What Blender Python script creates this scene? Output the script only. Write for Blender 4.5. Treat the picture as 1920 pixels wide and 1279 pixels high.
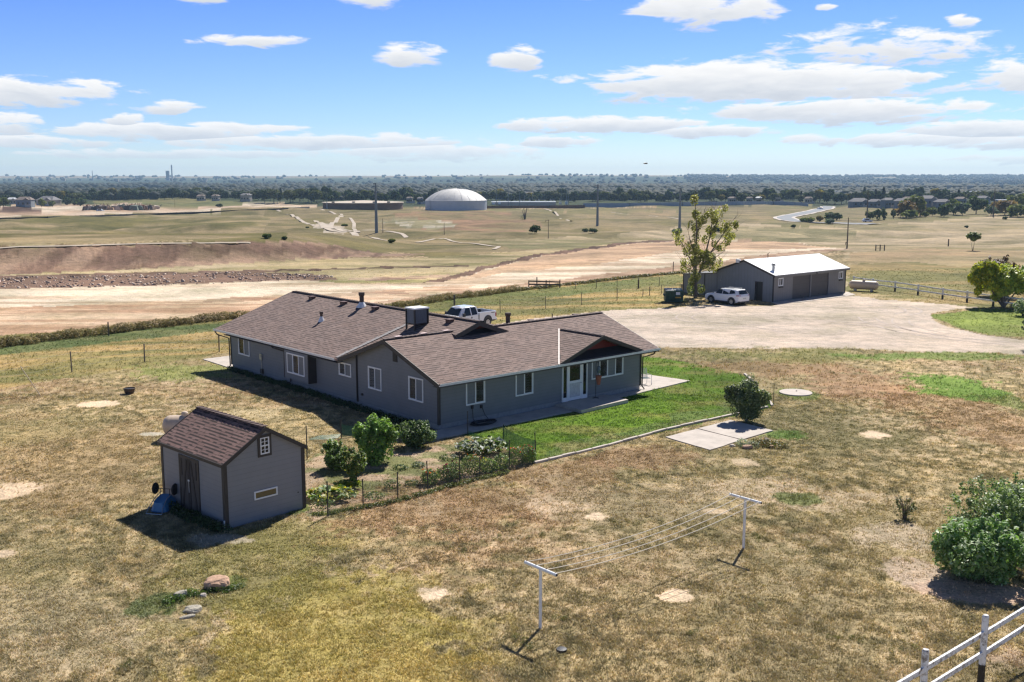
import bpy, math, random
import numpy as np
from mathutils import Vector, Matrix

scene = bpy.context.scene
for ob in list(bpy.data.objects): bpy.data.objects.remove(ob)
random.seed(7); rs = np.random.RandomState(11)
R = math.radians

# ---------------------------------------------------------------- camera
F = 1915.0; W0 = 1920.0; H0 = 1279.0; HZ = 334.0; CH = 13.2
PITCH = math.atan((H0/2-HZ)/F)
cam_d = bpy.data.cameras.new('camera'); cam = bpy.data.objects.new('camera', cam_d)
scene.collection.objects.link(cam); scene.camera = cam
cam.location = (0, 0, CH); cam.rotation_euler = (math.pi/2-PITCH, 0, 0)
cam_d.sensor_width = 36.0; cam_d.lens = 36.0*F/W0
cam_d.clip_start = 0.1; cam_d.clip_end = 40000

# ---------------------------------------------------------------- render / exposure
scene.render.engine = 'CYCLES'
scene.cycles.use_denoising = True; scene.cycles.denoising_prefilter = 'ACCURATE'; scene.cycles.denoising_input_passes = 'RGB_ALBEDO_NORMAL'; scene.cycles.use_adaptive_sampling = False; scene.cycles.pixel_filter_type = 'BLACKMAN_HARRIS'; scene.cycles.filter_width = 1.35
scene.cycles.sample_clamp_indirect = 1.5
scene.cycles.max_bounces = 6; scene.cycles.diffuse_bounces = 2; scene.cycles.glossy_bounces = 3
scene.cycles.transparent_max_bounces = 12; scene.cycles.volume_bounces = 1
scene.view_settings.view_transform = 'Standard'; scene.view_settings.look = 'None'
scene.view_settings.exposure = 0.56; scene.view_settings.gamma = 1

# ---------------------------------------------------------------- sun
SUN_AZ = 66.3; SUN_EL = 46.0           # azimuth measured from +X towards +Y
sd = bpy.data.lights.new('sun', 'SUN'); sd.energy = 4.9; sd.angle = R(0.55); sd.color = (1.0, 0.955, 0.89)
so = bpy.data.objects.new('sun', sd); scene.collection.objects.link(so)
sv_ = Vector((math.cos(R(SUN_AZ))*math.cos(R(SUN_EL)), math.sin(R(SUN_AZ))*math.cos(R(SUN_EL)), math.sin(R(SUN_EL))))
so.rotation_euler = sv_.to_track_quat('Z', 'Y').to_euler(); so.location = (0, 0, 60)

# ---------------------------------------------------------------- sky with clouds
world = bpy.data.worlds.new('World'); scene.world = world; world.use_nodes = True
wt = world.node_tree; wt.nodes.clear()
class NT:
    def __init__(s, t): s.t = t
    def n(s, typ, **kw):
        nd = s.t.nodes.new(typ)
        for k, v in kw.items():
            if k.startswith('i_'):
                key = k[2:]
                key = int(key) if key.isdigit() else key.replace('_', ' ')
                nd.inputs[key].default_value = v
            else: setattr(nd, k, v)
        return nd
    def l(s, a, b): s.t.links.new(a, b)
    def m(s, op, a, b=None, c=None, clamp=False):
        nd = s.t.nodes.new('ShaderNodeMath'); nd.operation = op; nd.use_clamp = clamp
        for i, v in enumerate((a, b, c)):
            if v is None: continue
            if isinstance(v, (int, float)): nd.inputs[i].default_value = v
            else: s.t.links.new(v, nd.inputs[i])
        return nd.outputs[0]
    def mix(s, fac, a, b, typ='RGBA', blend='MIX'):
        nd = s.t.nodes.new('ShaderNodeMix'); nd.data_type = typ; nd.blend_type = blend
        ia, ib, o = {'RGBA': (6, 7, 2), 'FLOAT': (2, 3, 0)}[typ]
        for i, v in ((0, fac), (ia, a), (ib, b)):
            if isinstance(v, tuple): nd.inputs[i].default_value = (v+(1,))[:4]
            elif isinstance(v, (int, float)): nd.inputs[i].default_value = v
            else: s.t.links.new(v, nd.inputs[i])
        return nd.outputs[o]
    def ramp(s, fac, stops, interp='LINEAR'):
        nd = s.t.nodes.new('ShaderNodeValToRGB'); cr = nd.color_ramp; cr.interpolation = interp
        while len(cr.elements) < len(stops): cr.elements.new(0.5)
        for e, (p, c) in zip(cr.elements, stops):
            e.position = p; e.color = tuple(c)+(1,) if len(c) == 3 else c
        s.t.links.new(fac, nd.inputs[0]); return nd.outputs[0]

# cloud density as a node group of the sky direction
cg = bpy.data.node_groups.new('cloud_density', 'ShaderNodeTree')
cg.interface.new_socket('Dir', in_out='INPUT', socket_type='NodeSocketVector')
cg.interface.new_socket('Density', in_out='OUTPUT', socket_type='NodeSocketFloat')
cg.interface.new_socket('Shade', in_out='OUTPUT', socket_type='NodeSocketFloat')
C = NT(cg); gi = C.n('NodeGroupInput'); go_ = C.n('NodeGroupOutput')
sx = C.n('ShaderNodeSeparateXYZ'); C.l(gi.outputs[0], sx.inputs[0])
yy = C.m('MAXIMUM', sx.outputs[1], 0.05)
A_ = C.m('DIVIDE', sx.outputs[0], yy); E_ = C.m('DIVIDE', sx.outputs[2], yy)
# noise domain on the cloud layer, flattened towards the horizon
den = C.m('ADD', E_, 0.055)
cx_ = C.n('ShaderNodeCombineXYZ'); C.l(C.m('DIVIDE', A_, C.m('POWER', den, 0.45)), cx_.inputs[0])
C.l(C.m('MULTIPLY', C.m('POWER', den, 0.6), 7.5), cx_.inputs[1])
nz = C.n('ShaderNodeTexNoise', i_Scale=9.0, i_Detail=9.0, i_Roughness=0.60, i_Distortion=0.3); C.l(cx_.outputs[0], nz.inputs['Vector'])
CLOUDS = [(1410,163,270,34,1.15),(1570,212,235,22,1.05),(1310,30,120,34,.8),(1640,98,200,38,.72),(1900,150,85,32,.9),(968,120,44,19,1.),(778,114,52,19,1.),(480,88,125,13,.55),
 (60,178,175,26,.95),(246,229,32,13,.95),(330,206,60,13,.7),(40,236,62,22,.8),(330,249,210,14,1.1),(600,268,230,14,1.05),(800,288,200,14,.95),(60,268,150,12,.85),
 (300,290,260,9,.8),(1130,238,170,13,1.15),(1330,249,105,11,1.1),(1050,268,62,11,1.),(400,7,62,15,.9),(708,12,52,17,.9),(1085,4,52,12,.7),(1775,56,32,12,.9),
 (1912,68,16,14,.9),(1850,246,140,16,1.1),(1680,265,220,12,.85),(1870,268,110,15,.95),(1530,30,22,9,.5),(1700,155,50,16,.6),(1880,300,160,9,.7),(2300,130,260,50,.9),(-280,120,200,40,.8)]
AE = C.n('ShaderNodeCombineXYZ'); C.l(A_, AE.inputs[0]); C.l(E_, AE.inputs[1])
acc = None; win = None
for (px, py, rx, ry, st) in CLOUDS:
    ca = (px-960)/F; ce = (334-py)/F; ka = F/rx/1.25; ke = F/ry/1.25
    v1 = C.n('ShaderNodeVectorMath', operation='MULTIPLY_ADD'); C.l(AE.outputs[0], v1.inputs[0])
    v1.inputs[1].default_value = (ka, ke, 0); v1.inputs[2].default_value = (-ca*ka, -ce*ke, 0)
    v2 = C.n('ShaderNodeVectorMath', operation='DOT_PRODUCT'); C.l(v1.outputs[0], v2.inputs[0]); C.l(v1.outputs[0], v2.inputs[1])
    q = C.m('SUBTRACT', st, v2.outputs['Value'])
    if True:
        v3 = C.n('ShaderNodeVectorMath', operation='DOT_PRODUCT'); C.l(v1.outputs[0], v3.inputs[0]); v3.inputs[1].default_value = (0, 1, 0)
        win = v3.outputs['Value'] if win is None else C.mix(C.m('GREATER_THAN', q, acc), win, v3.outputs['Value'], 'FLOAT')
    acc = q if acc is None else C.m('MAXIMUM', acc, q)
acc = C.m('MAXIMUM', acc, -1.2)
dn = C.m('MULTIPLY', C.m('SUBTRACT', nz.outputs[0], 0.5), 3.7)
C.l(C.m('ADD', C.m('MULTIPLY', acc, 1.0), dn), go_.inputs[0])
C.l(C.m('ADD', C.m('MULTIPLY', acc, 0.35), C.m('SUBTRACT', C.m('MULTIPLY', dn, .35), C.m('MULTIPLY', C.m('MAXIMUM', C.m('MINIMUM', win, 1.), -1.), .75))), go_.inputs[1])

Wn = NT(wt)
sky = Wn.n('ShaderNodeTexSky'); sky.sky_type = 'NISHITA'; sky.sun_disc = False
sky.sun_elevation = R(SUN_EL); sky.sun_rotation = R(90-SUN_AZ)
sky.altitude = 1500; sky.air_density = 1.0; sky.dust_density = 0.4; sky.ozone_density = 2.2
SKY_STR = 0.095
tc = Wn.n('ShaderNodeTexCoord')
g1 = Wn.n('ShaderNodeGroup'); g1.node_tree = cg; Wn.l(tc.outputs['Generated'], g1.inputs[0])
cov = Wn.n('ShaderNodeMapRange', interpolation_type='SMOOTHSTEP'); Wn.l(g1.outputs[0], cov.inputs[0]); cov.inputs[1].default_value = 0.0; cov.inputs[2].default_value = 0.62
thick = Wn.n('ShaderNodeMapRange'); Wn.l(g1.outputs[1], thick.inputs[0]); thick.inputs[1].default_value = -0.15; thick.inputs[2].default_value = .85
ccol = Wn.mix(thick.outputs[0], (7.3, 7.25, 7.2), (4.7, 5.0, 5.5))
sx2 = Wn.n('ShaderNodeSeparateXYZ'); Wn.l(tc.outputs['Generated'], sx2.inputs[0])
# photographed sky: deep azure overhead, milky towards the horizon
skyc = Wn.mix(1.0, sky.outputs[0], Wn.ramp(sx2.outputs[2], [(0.0, (.72, .76, .86)), (0.05, (.55, .67, .92)), (0.17, (.37, .535, 1.0)), (0.32, (.40, .45, .62)), (1.0, (.34, .35, .42))]), blend='MULTIPLY')
cfade = Wn.m('MULTIPLY', cov.outputs[0], Wn.ramp(sx2.outputs[2], [(0.0, (0, 0, 0)), (0.008, (.35, .35, .35)), (0.03, (.9, .9, .9)), (0.06, (1, 1, 1))]))
fin = Wn.mix(cfade, skyc, ccol)
bg = Wn.n('ShaderNodeBackground'); Wn.l(fin, bg.inputs[0]); bg.inputs[1].default_value = SKY_STR
wo = Wn.n('ShaderNodeOutputWorld'); Wn.l(bg.outputs[0], wo.inputs[0])

# ---------------------------------------------------------------- helpers
def sstep(a, b, x):
    t = np.clip((x-a)/(b-a), 0, 1); return t*t*(3-2*t)
def _h(ix, iy, s):
    n = (ix.astype(np.int64)*374761393 + iy.astype(np.int64)*668265263 + s*974711) & 0x7fffffff
    n = (n ^ (n >> 13))*1274126177 & 0x7fffffff
    return ((n ^ (n >> 16)) & 0xffff)/65535.0
def vnoise(x, y, s=0):
    x = np.asarray(x, float); y = np.asarray(y, float)
    ix = np.floor(x); iy = np.floor(y); fx = x-ix; fy = y-iy
    fx = fx*fx*(3-2*fx); fy = fy*fy*(3-2*fy)
    a = _h(ix, iy, s); b = _h(ix+1, iy, s); c = _h(ix, iy+1, s); d = _h(ix+1, iy+1, s)
    return (a*(1-fx)+b*fx)*(1-fy)+(c*(1-fx)+d*fx)*fy
def fbm(x, y, s=0, o=4):
    r = 0; a = .5; t = 0
    for i in range(o):
        r = r+a*vnoise(x, y, s+i*17); t += a; a *= .5; x = x*2.03+5.2; y = y*2.03+1.7
    return r/t

BANK_X = np.array([-900., -75., -57., -37., -27., -22., 900.]); BANK_Y = np.array([150., 140., 148., 160., 171., 180., 190.])
def hgt(X, Y):
    X = np.asarray(X, float); Y = np.asarray(Y, float)
    h = -9.0*sstep(150, 430, Y)
    far = sstep(1300, 2600, Y)
    h = h-5.0*far
    h = h+sstep(210, 330, Y)*(1-sstep(900, 1500, Y))*(1-np.exp(-(((X+45)/85)**2+((Y-760)/120)**2)**2))*(1-np.exp(-(((X-195)/120)**2+((Y-630)/200)**2)**2))*(4.6*(vnoise(X/62+3, Y/55, 5)-.5)+2.4*(vnoise(X/21, Y/24, 6)-.5)+.8*(vnoise(X/8, Y/9, 9)-.5))
    h = h+sstep(135, 200, Y)*(1-sstep(600, 900, Y))*0.35*(vnoise(X/9, Y/9, 8)-.5)
    t = Y-np.interp(X, BANK_X, BANK_Y)
    h = h+3.2*sstep(0, 20, t)*(1-sstep(45, 190, t))*(1-sstep(-44, -20, X))
    ridge = 0.72+0.5*fbm(X/2600+1.3, Y/2600, 21, 3)+0.06*(fbm(X/160, Y/400, 22, 3)-.5)
    h = h+46*sstep(3200, 8600, Y)*ridge
    h = h+12*np.exp(-((X-300)/1500)**2)*sstep(3000, 6200, Y)*(1-sstep(6500, 9000, Y))
    return h
cp, sp = math.cos(PITCH), math.sin(PITCH)
def ray(px, py):
    u = (px-W0/2)/F; v = (H0/2-py)/F
    return np.array([u, cp+sp*v, -sp+cp*v])
def gp(px, py, zoff=0.0):
    """ground point of the place seen at a photograph position"""
    r = ray(px, py); r = r/r[1]
    if r[2] > -1e-4: r[2] = -1e-4
    lo, hi = 12.0, 9500.0
    for n in (500, 40, 40):
        Ys = np.geomspace(lo, hi, n); bel = CH+r[2]*Ys < hgt(r[0]*Ys, Ys)+zoff
        k = int(np.argmax(bel)) if bel.any() else n-1
        lo, hi = Ys[max(k-1, 0)], Ys[k]
    b = (lo+hi)/2
    return (r[0]*b, b, float(hgt(r[0]*b, b)))
def zg(x, y): return float(hgt(x, y))

COL = scene.collection
def link(o, parent=None):
    COL.objects.link(o)
    if parent is not None: o.parent = parent
    return o
def tag(o, label=None, cat=None, group=None, kind=None):
    if label: o['label'] = label
    if cat: o['category'] = cat
    if group: o['group'] = group
    if kind: o['kind'] = kind
    return o
def thing(name, label, cat, loc=(0, 0, 0), rz=0, group=None):
    o = bpy.data.objects.new(name, None); o.empty_display_size = .2
    link(o); o.location = loc; o.rotation_euler = (0, 0, R(rz)); return tag(o, label, cat, group)
KIDS = {}
def dup(o, loc, rz=None, label=None, scale=None):
    if o.name not in KIDS: KIDS[o.name] = list(o.children)
    c = o.copy(); COL.objects.link(c)
    for ch in KIDS[o.name]:
        d = ch.copy(); COL.objects.link(d); d.parent = c
    c.location = loc
    if rz is not None: c.rotation_euler = (0, 0, R(rz))
    if label: c['label'] = label
    if scale: c.scale = scale if isinstance(scale, tuple) else (scale,)*3
    return c

class MB:
    def __init__(s): s.V = []; s.Fc = []; s.UV = []; s.CL = []; s.n = 0; s.uv = False; s.cl = False; s.M = np.eye(4)
    def put(s, V, Fl, UV=None, col=None):
        V = np.asarray(V, float)
        V = V@s.M[:3, :3].T+s.M[:3, 3]
        s.V.append(V)
        for k, f in enumerate(Fl):
            s.Fc.append([i+s.n for i in f])
            if UV is not None: s.uv = True; s.UV.append(UV[k])
            else: s.UV.append([(0, 0)]*len(f))
        if col is not None: s.cl = True
        c = np.ones((len(V), 3)) if col is None else np.broadcast_to(np.asarray(col, float), (len(V), 3))
        s.CL.append(c); s.n += len(V); return s
    def box(s, x0, x1, y0, y1, z0, z1, bev=0, col=None):
        V = [(x, y, z) for z in (z0, z1) for x, y in ((x0, y0), (x1, y0), (x1, y1), (x0, y1))]
        return s.put(V, [(0, 3, 2, 1), (4, 5, 6, 7), (0, 1, 5, 4), (1, 2, 6, 5), (2, 3, 7, 6), (3, 0, 4, 7)], col=col)
    def beam(s, p, q, w, h, up=(0, 0, 1), col=None):
        p = np.array(p, float); q = np.array(q, float); d = q-p; d /= np.linalg.norm(d)
        up = np.array(up, float)
        if abs(d@up) > .98: up = np.array([1., 0, 0])
        a = np.cross(d, up); a /= np.linalg.norm(a); b = np.cross(a, d)
        V = [o+a*i*w/2+b*j*h/2 for o in (p, q) for i, j in ((-1, -1), (1, -1), (1, 1), (-1, 1))]
        return s.put(V, [(0, 1, 2, 3)[::-1], (4, 5, 6, 7), (0, 1, 5, 4), (1, 2, 6, 5), (2, 3, 7, 6), (3, 0, 4, 7)], col=col)
    def tube(s, pts, r, n=8, cap=True, col=None):
        pts = [np.array(p, float) for p in pts]
        rr = r if isinstance(r, (list, tuple)) else [r]*len(pts)
        V = []; a0 = None
        for i, p in enumerate(pts):
            d = pts[min(i+1, len(pts)-1)]-pts[max(i-1, 0)]; d = d/(np.linalg.norm(d)+1e-9)
            if a0 is None:
                u = np.array([0, 0, 1.]) if abs(d[2]) < .9 else np.array([1., 0, 0])
                a0 = np.cross(d, u)
            a = a0-d*(a0@d); a /= np.linalg.norm(a)+1e-9; a0 = a; b = np.cross(d, a)
            for k in range(n):
                t = 2*math.pi*k/n; V.append(p+(a*math.cos(t)+b*math.sin(t))*rr[i])
        Fl = []
        for i in range(len(pts)-1):
            for k in range(n):
                k2 = (k+1) % n; Fl.append((i*n+k, i*n+k2, (i+1)*n+k2, (i+1)*n+k))
        if cap: Fl.append(tuple(range(n))[::-1]); Fl.append(tuple((len(pts)-1)*n+k for k in range(n)))
        return s.put(V, Fl, col=col)
    def lathe(s, prof, n=16, c=(0, 0, 0), axis='z', col=None):
        V = []
        for (r, z) in prof:
            for k in range(n):
                t = 2*math.pi*k/n; x, y = r*math.cos(t), r*math.sin(t)
                V.append({'z': (c[0]+x, c[1]+y, c[2]+z), 'x': (c[0]+z, c[1]+x, c[2]+y), 'y': (c[0]+x, c[1]+z, c[2]+y)}[axis])
        Fl = []
        for i in range(len(prof)-1):
            for k in range(n):
                k2 = (k+1) % n; Fl.append((i*n+k, i*n+k2, (i+1)*n+k2, (i+1)*n+k))
        Fl.append(tuple(range(n))[::-1]); Fl.append(tuple((len(prof)-1)*n+k for k in range(n)))
        return s.put(V, Fl, col=col)
    def poly(s, pts, uv=None): return s.put(pts, [tuple(range(len(pts)))], [uv] if uv else None)
    def prism(s, pts2, z0, z1):
        """vertical prism of a 2-D outline"""
        n = len(pts2); V = [(x, y, z0) for x, y in pts2]+[(x, y, z1) for x, y in pts2]
        return s.put(V, [tuple(range(n))[::-1], tuple(range(n, 2*n))]+[(i, (i+1) % n, (i+1) % n+n, i+n) for i in range(n)])
    def slab(s, pts3, t, uvf=None):
        """thick slab: polygon of 3-D points, thickened straight down by t"""
        n = len(pts3); P = np.array(pts3, float); Q = P.copy(); Q[:, 2] -= t
        Fl = [tuple(range(n)), tuple(range(n, 2*n))[::-1]]+[(i, i+n, (i+1) % n+n, (i+1) % n) for i in range(n)]
        V = np.vstack([P, Q])
        UV = None
        if uvf is not None: UV = [[uvf(V[i]) for i in f] for f in Fl]
        return s.put(V, Fl, UV)
    def build(s, name, mat, parent=None, smooth=False, bevel=0, loc=None):
        me = bpy.data.meshes.new(name)
        me.from_pydata(np.vstack(s.V).tolist(), [], s.Fc)
        if s.uv:
            l = me.uv_layers.new(name='UVMap'); a = np.array([p for f in s.UV for p in f], np.float32).ravel(); l.data.foreach_set('uv', a)
        if s.cl:
            ca = me.color_attributes.new('Col', 'FLOAT_COLOR', 'POINT')
            c = np.vstack(s.CL); c = np.hstack([c, np.ones((len(c), 1))]).astype(np.float32); ca.data.foreach_set('color', c.ravel())
        me.materials.append(mat)
        if smooth: me.polygons.foreach_set('use_smooth', [True]*len(me.polygons))
        me.update()
        o = bpy.data.objects.new(name, me); link(o, parent)
        if loc is not None: o.location = loc
        if bevel:
            b = o.modifiers.new('bevel', 'BEVEL'); b.width = bevel; b.segments = 2; b.limit_method = 'ANGLE'
        return o

def build_each(mb, name, mat, parent, per=1):
    """one object per piece"""
    off = 0; k = 0; out = []
    fc = list(mb.Fc); uvs = list(mb.UV); base = 0; fi = 0
    for i in range(0, len(mb.V), per):
        n = sum(len(v) for v in mb.V[i:i+per]); s = MB(); s.V = [np.vstack(mb.V[i:i+per])]; s.CL = [np.ones((n, 3))]; s.n = n
        while fi < len(fc) and fc[fi][0] < base+n: s.Fc.append([j-base for j in fc[fi]]); s.UV.append(uvs[fi]); fi += 1
        s.uv = mb.uv; base += n; out.append(s.build(name, mat, parent))
    return out

def raw_mesh(name, V, Fidx, mat, col=None, parent=None, smooth=False):
    """fast mesh from arrays; Fidx is (n,3) or (n,4)"""
    me = bpy.data.meshes.new(name); V = np.asarray(V, np.float32); Fidx = np.asarray(Fidx, np.int32); k = Fidx.shape[1]
    me.vertices.add(len(V)); me.vertices.foreach_set('co', V.ravel())
    me.loops.add(Fidx.size); me.loops.foreach_set('vertex_index', Fidx.ravel())
    me.polygons.add(len(Fidx)); me.polygons.foreach_set('loop_start', np.arange(0, Fidx.size, k, dtype=np.int32))
    try: me.polygons.foreach_set('loop_total', np.full(len(Fidx), k, np.int32))
    except Exception: pass
    if smooth: me.polygons.foreach_set('use_smooth', np.ones(len(Fidx), bool))
    if col is not None:
        ca = me.color_attributes.new('Col', 'FLOAT_COLOR', 'POINT'); c = np.ones((len(V), 4), np.float32); c[:, :col.shape[1]] = col; ca.data.foreach_set('color', c.ravel())
    me.materials.append(mat); me.update(calc_edges=True); me.validate()
    o = bpy.data.objects.new(name, me); return link(o, parent)

# ---------------------------------------------------------------- materials
def newmat(name):
    m = bpy.data.materials.new(name); m.use_nodes = True; t = m.node_tree; t.nodes.clear()
    N = NT(t); b = N.n('ShaderNodeBsdfPrincipled'); o = N.n('ShaderNodeOutputMaterial'); N.l(b.outputs[0], o.inputs[0])
    return m, N, b, o
def mat(name, c, rough=.6, var=.12, scale=6., metal=0, bump=0., bscale=40., spec=.5, streak=None, coat=0):
    m, N, b, o = newmat(name); c = tuple(c)
    tcn = N.n('ShaderNodeTexCoord'); mp = N.n('ShaderNodeMapping'); N.l(tcn.outputs['Object'], mp.inputs[0])
    if streak: mp.inputs['Scale'].default_value = streak
    nzz = N.n('ShaderNodeTexNoise', i_Scale=scale, i_Detail=6., i_Roughness=.65); N.l(mp.outputs[0], nzz.inputs['Vector'])
    d = tuple(max(0, x*(1-var*2)) for x in c); e = tuple(min(1, x*(1+var*1.6)) for x in c)
    N.l(N.ramp(nzz.outputs[0], [(.25, d), (.5, c), (.78, e)]), b.inputs['Base Color'])
    b.inputs['Roughness'].default_value = rough; b.inputs['Metallic'].default_value = metal
    b.inputs['Specular IOR Level'].default_value = spec; b.inputs['Coat Weight'].default_value = coat
    if bump:
        n2 = N.n('ShaderNodeTexNoise', i_Scale=bscale, i_Detail=4.); N.l(tcn.outputs['Object'], n2.inputs['Vector'])
        bp = N.n('ShaderNodeBump', i_Strength=bump, i_Distance=.02); N.l(n2.outputs[0], bp.inputs['Height']); N.l(bp.outputs[0], b.inputs['Normal'])
    return m
def leafmat(name, transl=.3, rough=.5):
    m, N, b, o = newmat(name)
    at = N.n('ShaderNodeAttribute', attribute_name='Col'); N.l(at.outputs[0], b.inputs['Base Color'])
    b.inputs['Roughness'].default_value = rough; b.inputs['Specular IOR Level'].default_value = .5
    tr = N.n('ShaderNodeBsdfTranslucent'); N.l(N.mix(1., at.outputs[0], (1.15, 1.2, .6), blend='MULTIPLY'), tr.inputs[0])
    ms = N.n('ShaderNodeMixShader'); ms.inputs[0].default_value = transl
    N.l(b.outputs[0], ms.inputs[1]); N.l(tr.outputs[0], ms.inputs[2]); N.l(ms.outputs[0], o.inputs[0]); return m
M_leaf = leafmat('leaf', .4, .5); M_grass = leafmat('grass_blade', .25, .7); M_farleaf = leafmat('far_leaf', .38, .8)

def siding(name, c, pitch=.19, vertical=False, dirt=True):
    m, N, b, o = newmat(name)
    t = N.n('ShaderNodeTexCoord'); s_ = N.n('ShaderNodeSeparateXYZ'); N.l(t.outputs['Object'], s_.inputs[0])
    coord = N.m('ADD', s_.outputs[0], s_.outputs[1]) if vertical else s_.outputs[2]
    fr = N.m('FRACT', N.m('DIVIDE', coord, pitch))
    gro = N.m('LESS_THAN', fr, .10 if not vertical else .14)
    nzz = N.n('ShaderNodeTexNoise', i_Scale=1.6, i_Detail=5.); N.l(t.outputs['Object'], nzz.inputs['Vector'])
    nf = N.n('ShaderNodeTexNoise', i_Scale=30., i_Detail=3.); N.l(t.outputs['Object'], nf.inputs['Vector'])
    col = N.mix(nzz.outputs[0], tuple(x*.86 for x in c), tuple(x*1.13 for x in c))
    col = N.mix(N.m('MULTIPLY', nf.outputs[0], .25), col, tuple(x*.7 for x in c))
    col = N.mix(N.m('MULTIPLY', gro, .22), col, tuple(x*.35 for x in c))
    N.l(col, b.inputs['Base Color']); b.inputs['Roughness'].default_value = .62
    bp = N.n('ShaderNodeBump', i_Strength=.25, i_Distance=.02); N.l(fr, bp.inputs['Height']); N.l(bp.outputs[0], b.inputs['Normal'])
    return m
def shingle(name, c1, c2, bw=.33, rh=.145, dark=.25):
    m, N, b, o = newmat(name)
    uv = N.n('ShaderNodeUVMap'); uv.uv_map = 'UVMap'
    br = N.n('ShaderNodeTexBrick'); N.l(uv.outputs[0], br.inputs['Vector'])
    br.inputs['Color1'].default_value = tuple(c1)+(1,); br.inputs['Color2'].default_value = tuple(c2)+(1,)
    br.inputs['Mortar'].default_value = tuple(x*dark for x in c1)+(1,)
    br.inputs['Scale'].default_value = 1; br.inputs['Brick Width'].default_value = bw; br.inputs['Row Height'].default_value = rh
    br.inputs['Mortar Size'].default_value = .012; br.inputs['Mortar Smooth'].default_value = .2; br.inputs['Bias'].default_value = -.1
    br.offset = .37; br.offset_frequency = 2; br.squash = 1.25; br.squash_frequency = 3
    sep = N.n('ShaderNodeSeparateXYZ'); N.l(uv.outputs[0], sep.inputs[0])
    fr = N.m('FRACT', N.m('DIVIDE', sep.outputs[1], rh))
    # butt edge of each laminated course: random dark tabs form a broken line
    cell = N.n('ShaderNodeTexWhiteNoise'); cell.noise_dimensions = '2D'
    cv = N.n('ShaderNodeCombineXYZ'); N.l(N.m('FLOOR', N.m('DIVIDE', N.m('ADD', sep.outputs[0], N.m('MULTIPLY', N.m('FLOOR', N.m('DIVIDE', sep.outputs[1], rh)), .13)), bw*.62)), cv.inputs[0])
    N.l(N.m('FLOOR', N.m('DIVIDE', sep.outputs[1], rh)), cv.inputs[1]); N.l(cv.outputs[0], cell.inputs[0])
    tab = N.m('MULTIPLY', N.m('GREATER_THAN', cell.outputs[0], .42), N.m('LESS_THAN', fr, .42))
    nzz = N.n('ShaderNodeTexNoise', i_Scale=1.1, i_Detail=5.); N.l(uv.outputs[0], nzz.inputs['Vector'])
    n3 = N.n('ShaderNodeTexNoise', i_Scale=60., i_Detail=2.); N.l(uv.outputs[0], n3.inputs['Vector'])
    col = N.mix(N.m('MULTIPLY', cell.outputs[0], .45), br.outputs[0], tuple(x*1.25 for x in c2))
    col = N.mix(N.m('MULTIPLY', tab, .85), col, tuple(x*dark for x in c1))
    col = N.mix(1., col, N.ramp(nzz.outputs[0], [(.3, (.84, .84, .86)), (.7, (1.12, 1.1, 1.08))]), blend='MULTIPLY')
    col = N.mix(1., col, N.ramp(n3.outputs[0], [(.3, (.85, .85, .85)), (.7, (1.13, 1.13, 1.13))]), blend='MULTIPLY')
    N.l(col, b.inputs['Base Color']); b.inputs['Roughness'].default_value = .92
    bp = N.n('ShaderNodeBump', i_Strength=.8, i_Distance=.012); N.l(N.m('SUBTRACT', 1., fr), bp.inputs['Height']); N.l(bp.outputs[0], b.inputs['Normal'])
    return m
M_side = siding('grey_lap_siding', (.195, .207, .225)); M_shedside = siding('shed_lap_siding', (.255, .262, .28), .2)
M_garside = siding('garage_steel_siding', (.20, .212, .23), .42, True); M_garfront = siding('garage_front_siding', (.225, .215, .21), .42, True)
M_roof = shingle('brown_shingles', (.185, .125, .102), (.25, .18, .153), .46, .205, .36); M_shedroof = shingle('shed_shingles', (.17, .098, .082), (.23, .14, .118), .42, .155, .07)
M_trim = mat('dark_brown_trim', (.045, .038, .034), .6, .1); M_white = mat('white_vinyl', (.84, .84, .84), .45, .03)
M_gutter = mat('pale_gutter', (.74, .74, .74), .45, .08); M_found = mat('concrete_foundation', (.30, .30, .30), .85, .15, bump=.3)
M_conc = mat('concrete_slab', (.50, .44, .38), .9, .12, 1.3, bump=.2); M_dk = mat('black_paint', (.018, .018, .02), .5, .1)
M_red = mat('red_stained_board', (.17, .012, .010), .6, .15, 9., streak=(1, 1, 8)); M_galv = mat('galvanised_steel', (.42, .43, .44), .4, .15, metal=.7)
M_cream = mat('cream_tank_paint', (.60, .47, .35), .45, .1, 3.); M_tyre = mat('tyre_rubber', (.02, .02, .02), .8, .1); M_rim = mat('alloy_rim', (.5, .5, .52), .3, .05, metal=.8)
M_bark = mat('bark', (.17, .14, .115), .9, .2, 8., bump=.8, bscale=12., streak=(1, 1, .25)); M_wood = mat('weathered_post', (.13, .105, .085), .9, .2, 12., streak=(1, 1, .15))
M_rust = mat('rusty_steel', (.09, .06, .045), .8, .2); M_soil = mat('dry_soil', (.4, .3, .21), .95, .15, bump=.5)
def glassmat(name, c, rough=.06):
    m, N, b, o = newmat(name); t = N.n('ShaderNodeTexCoord'); nzz = N.n('ShaderNodeTexNoise', i_Scale=1.3, i_Detail=2.); N.l(t.outputs['Object'], nzz.inputs['Vector'])
    N.l(N.mix(nzz.outputs[0], tuple(x*.5 for x in c), tuple(x*1.5 for x in c)), b.inputs['Base Color'])
    b.inputs['Roughness'].default_value = rough; b.inputs['Specular IOR Level'].default_value = .45; return m
M_glass = glassmat('window_glass', (.014, .016, .017)); M_blind = glassmat('glass_over_blind', (.16, .125, .085), .12); M_carglass = glassmat('car_glass', (.02, .026, .03), .05)
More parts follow.
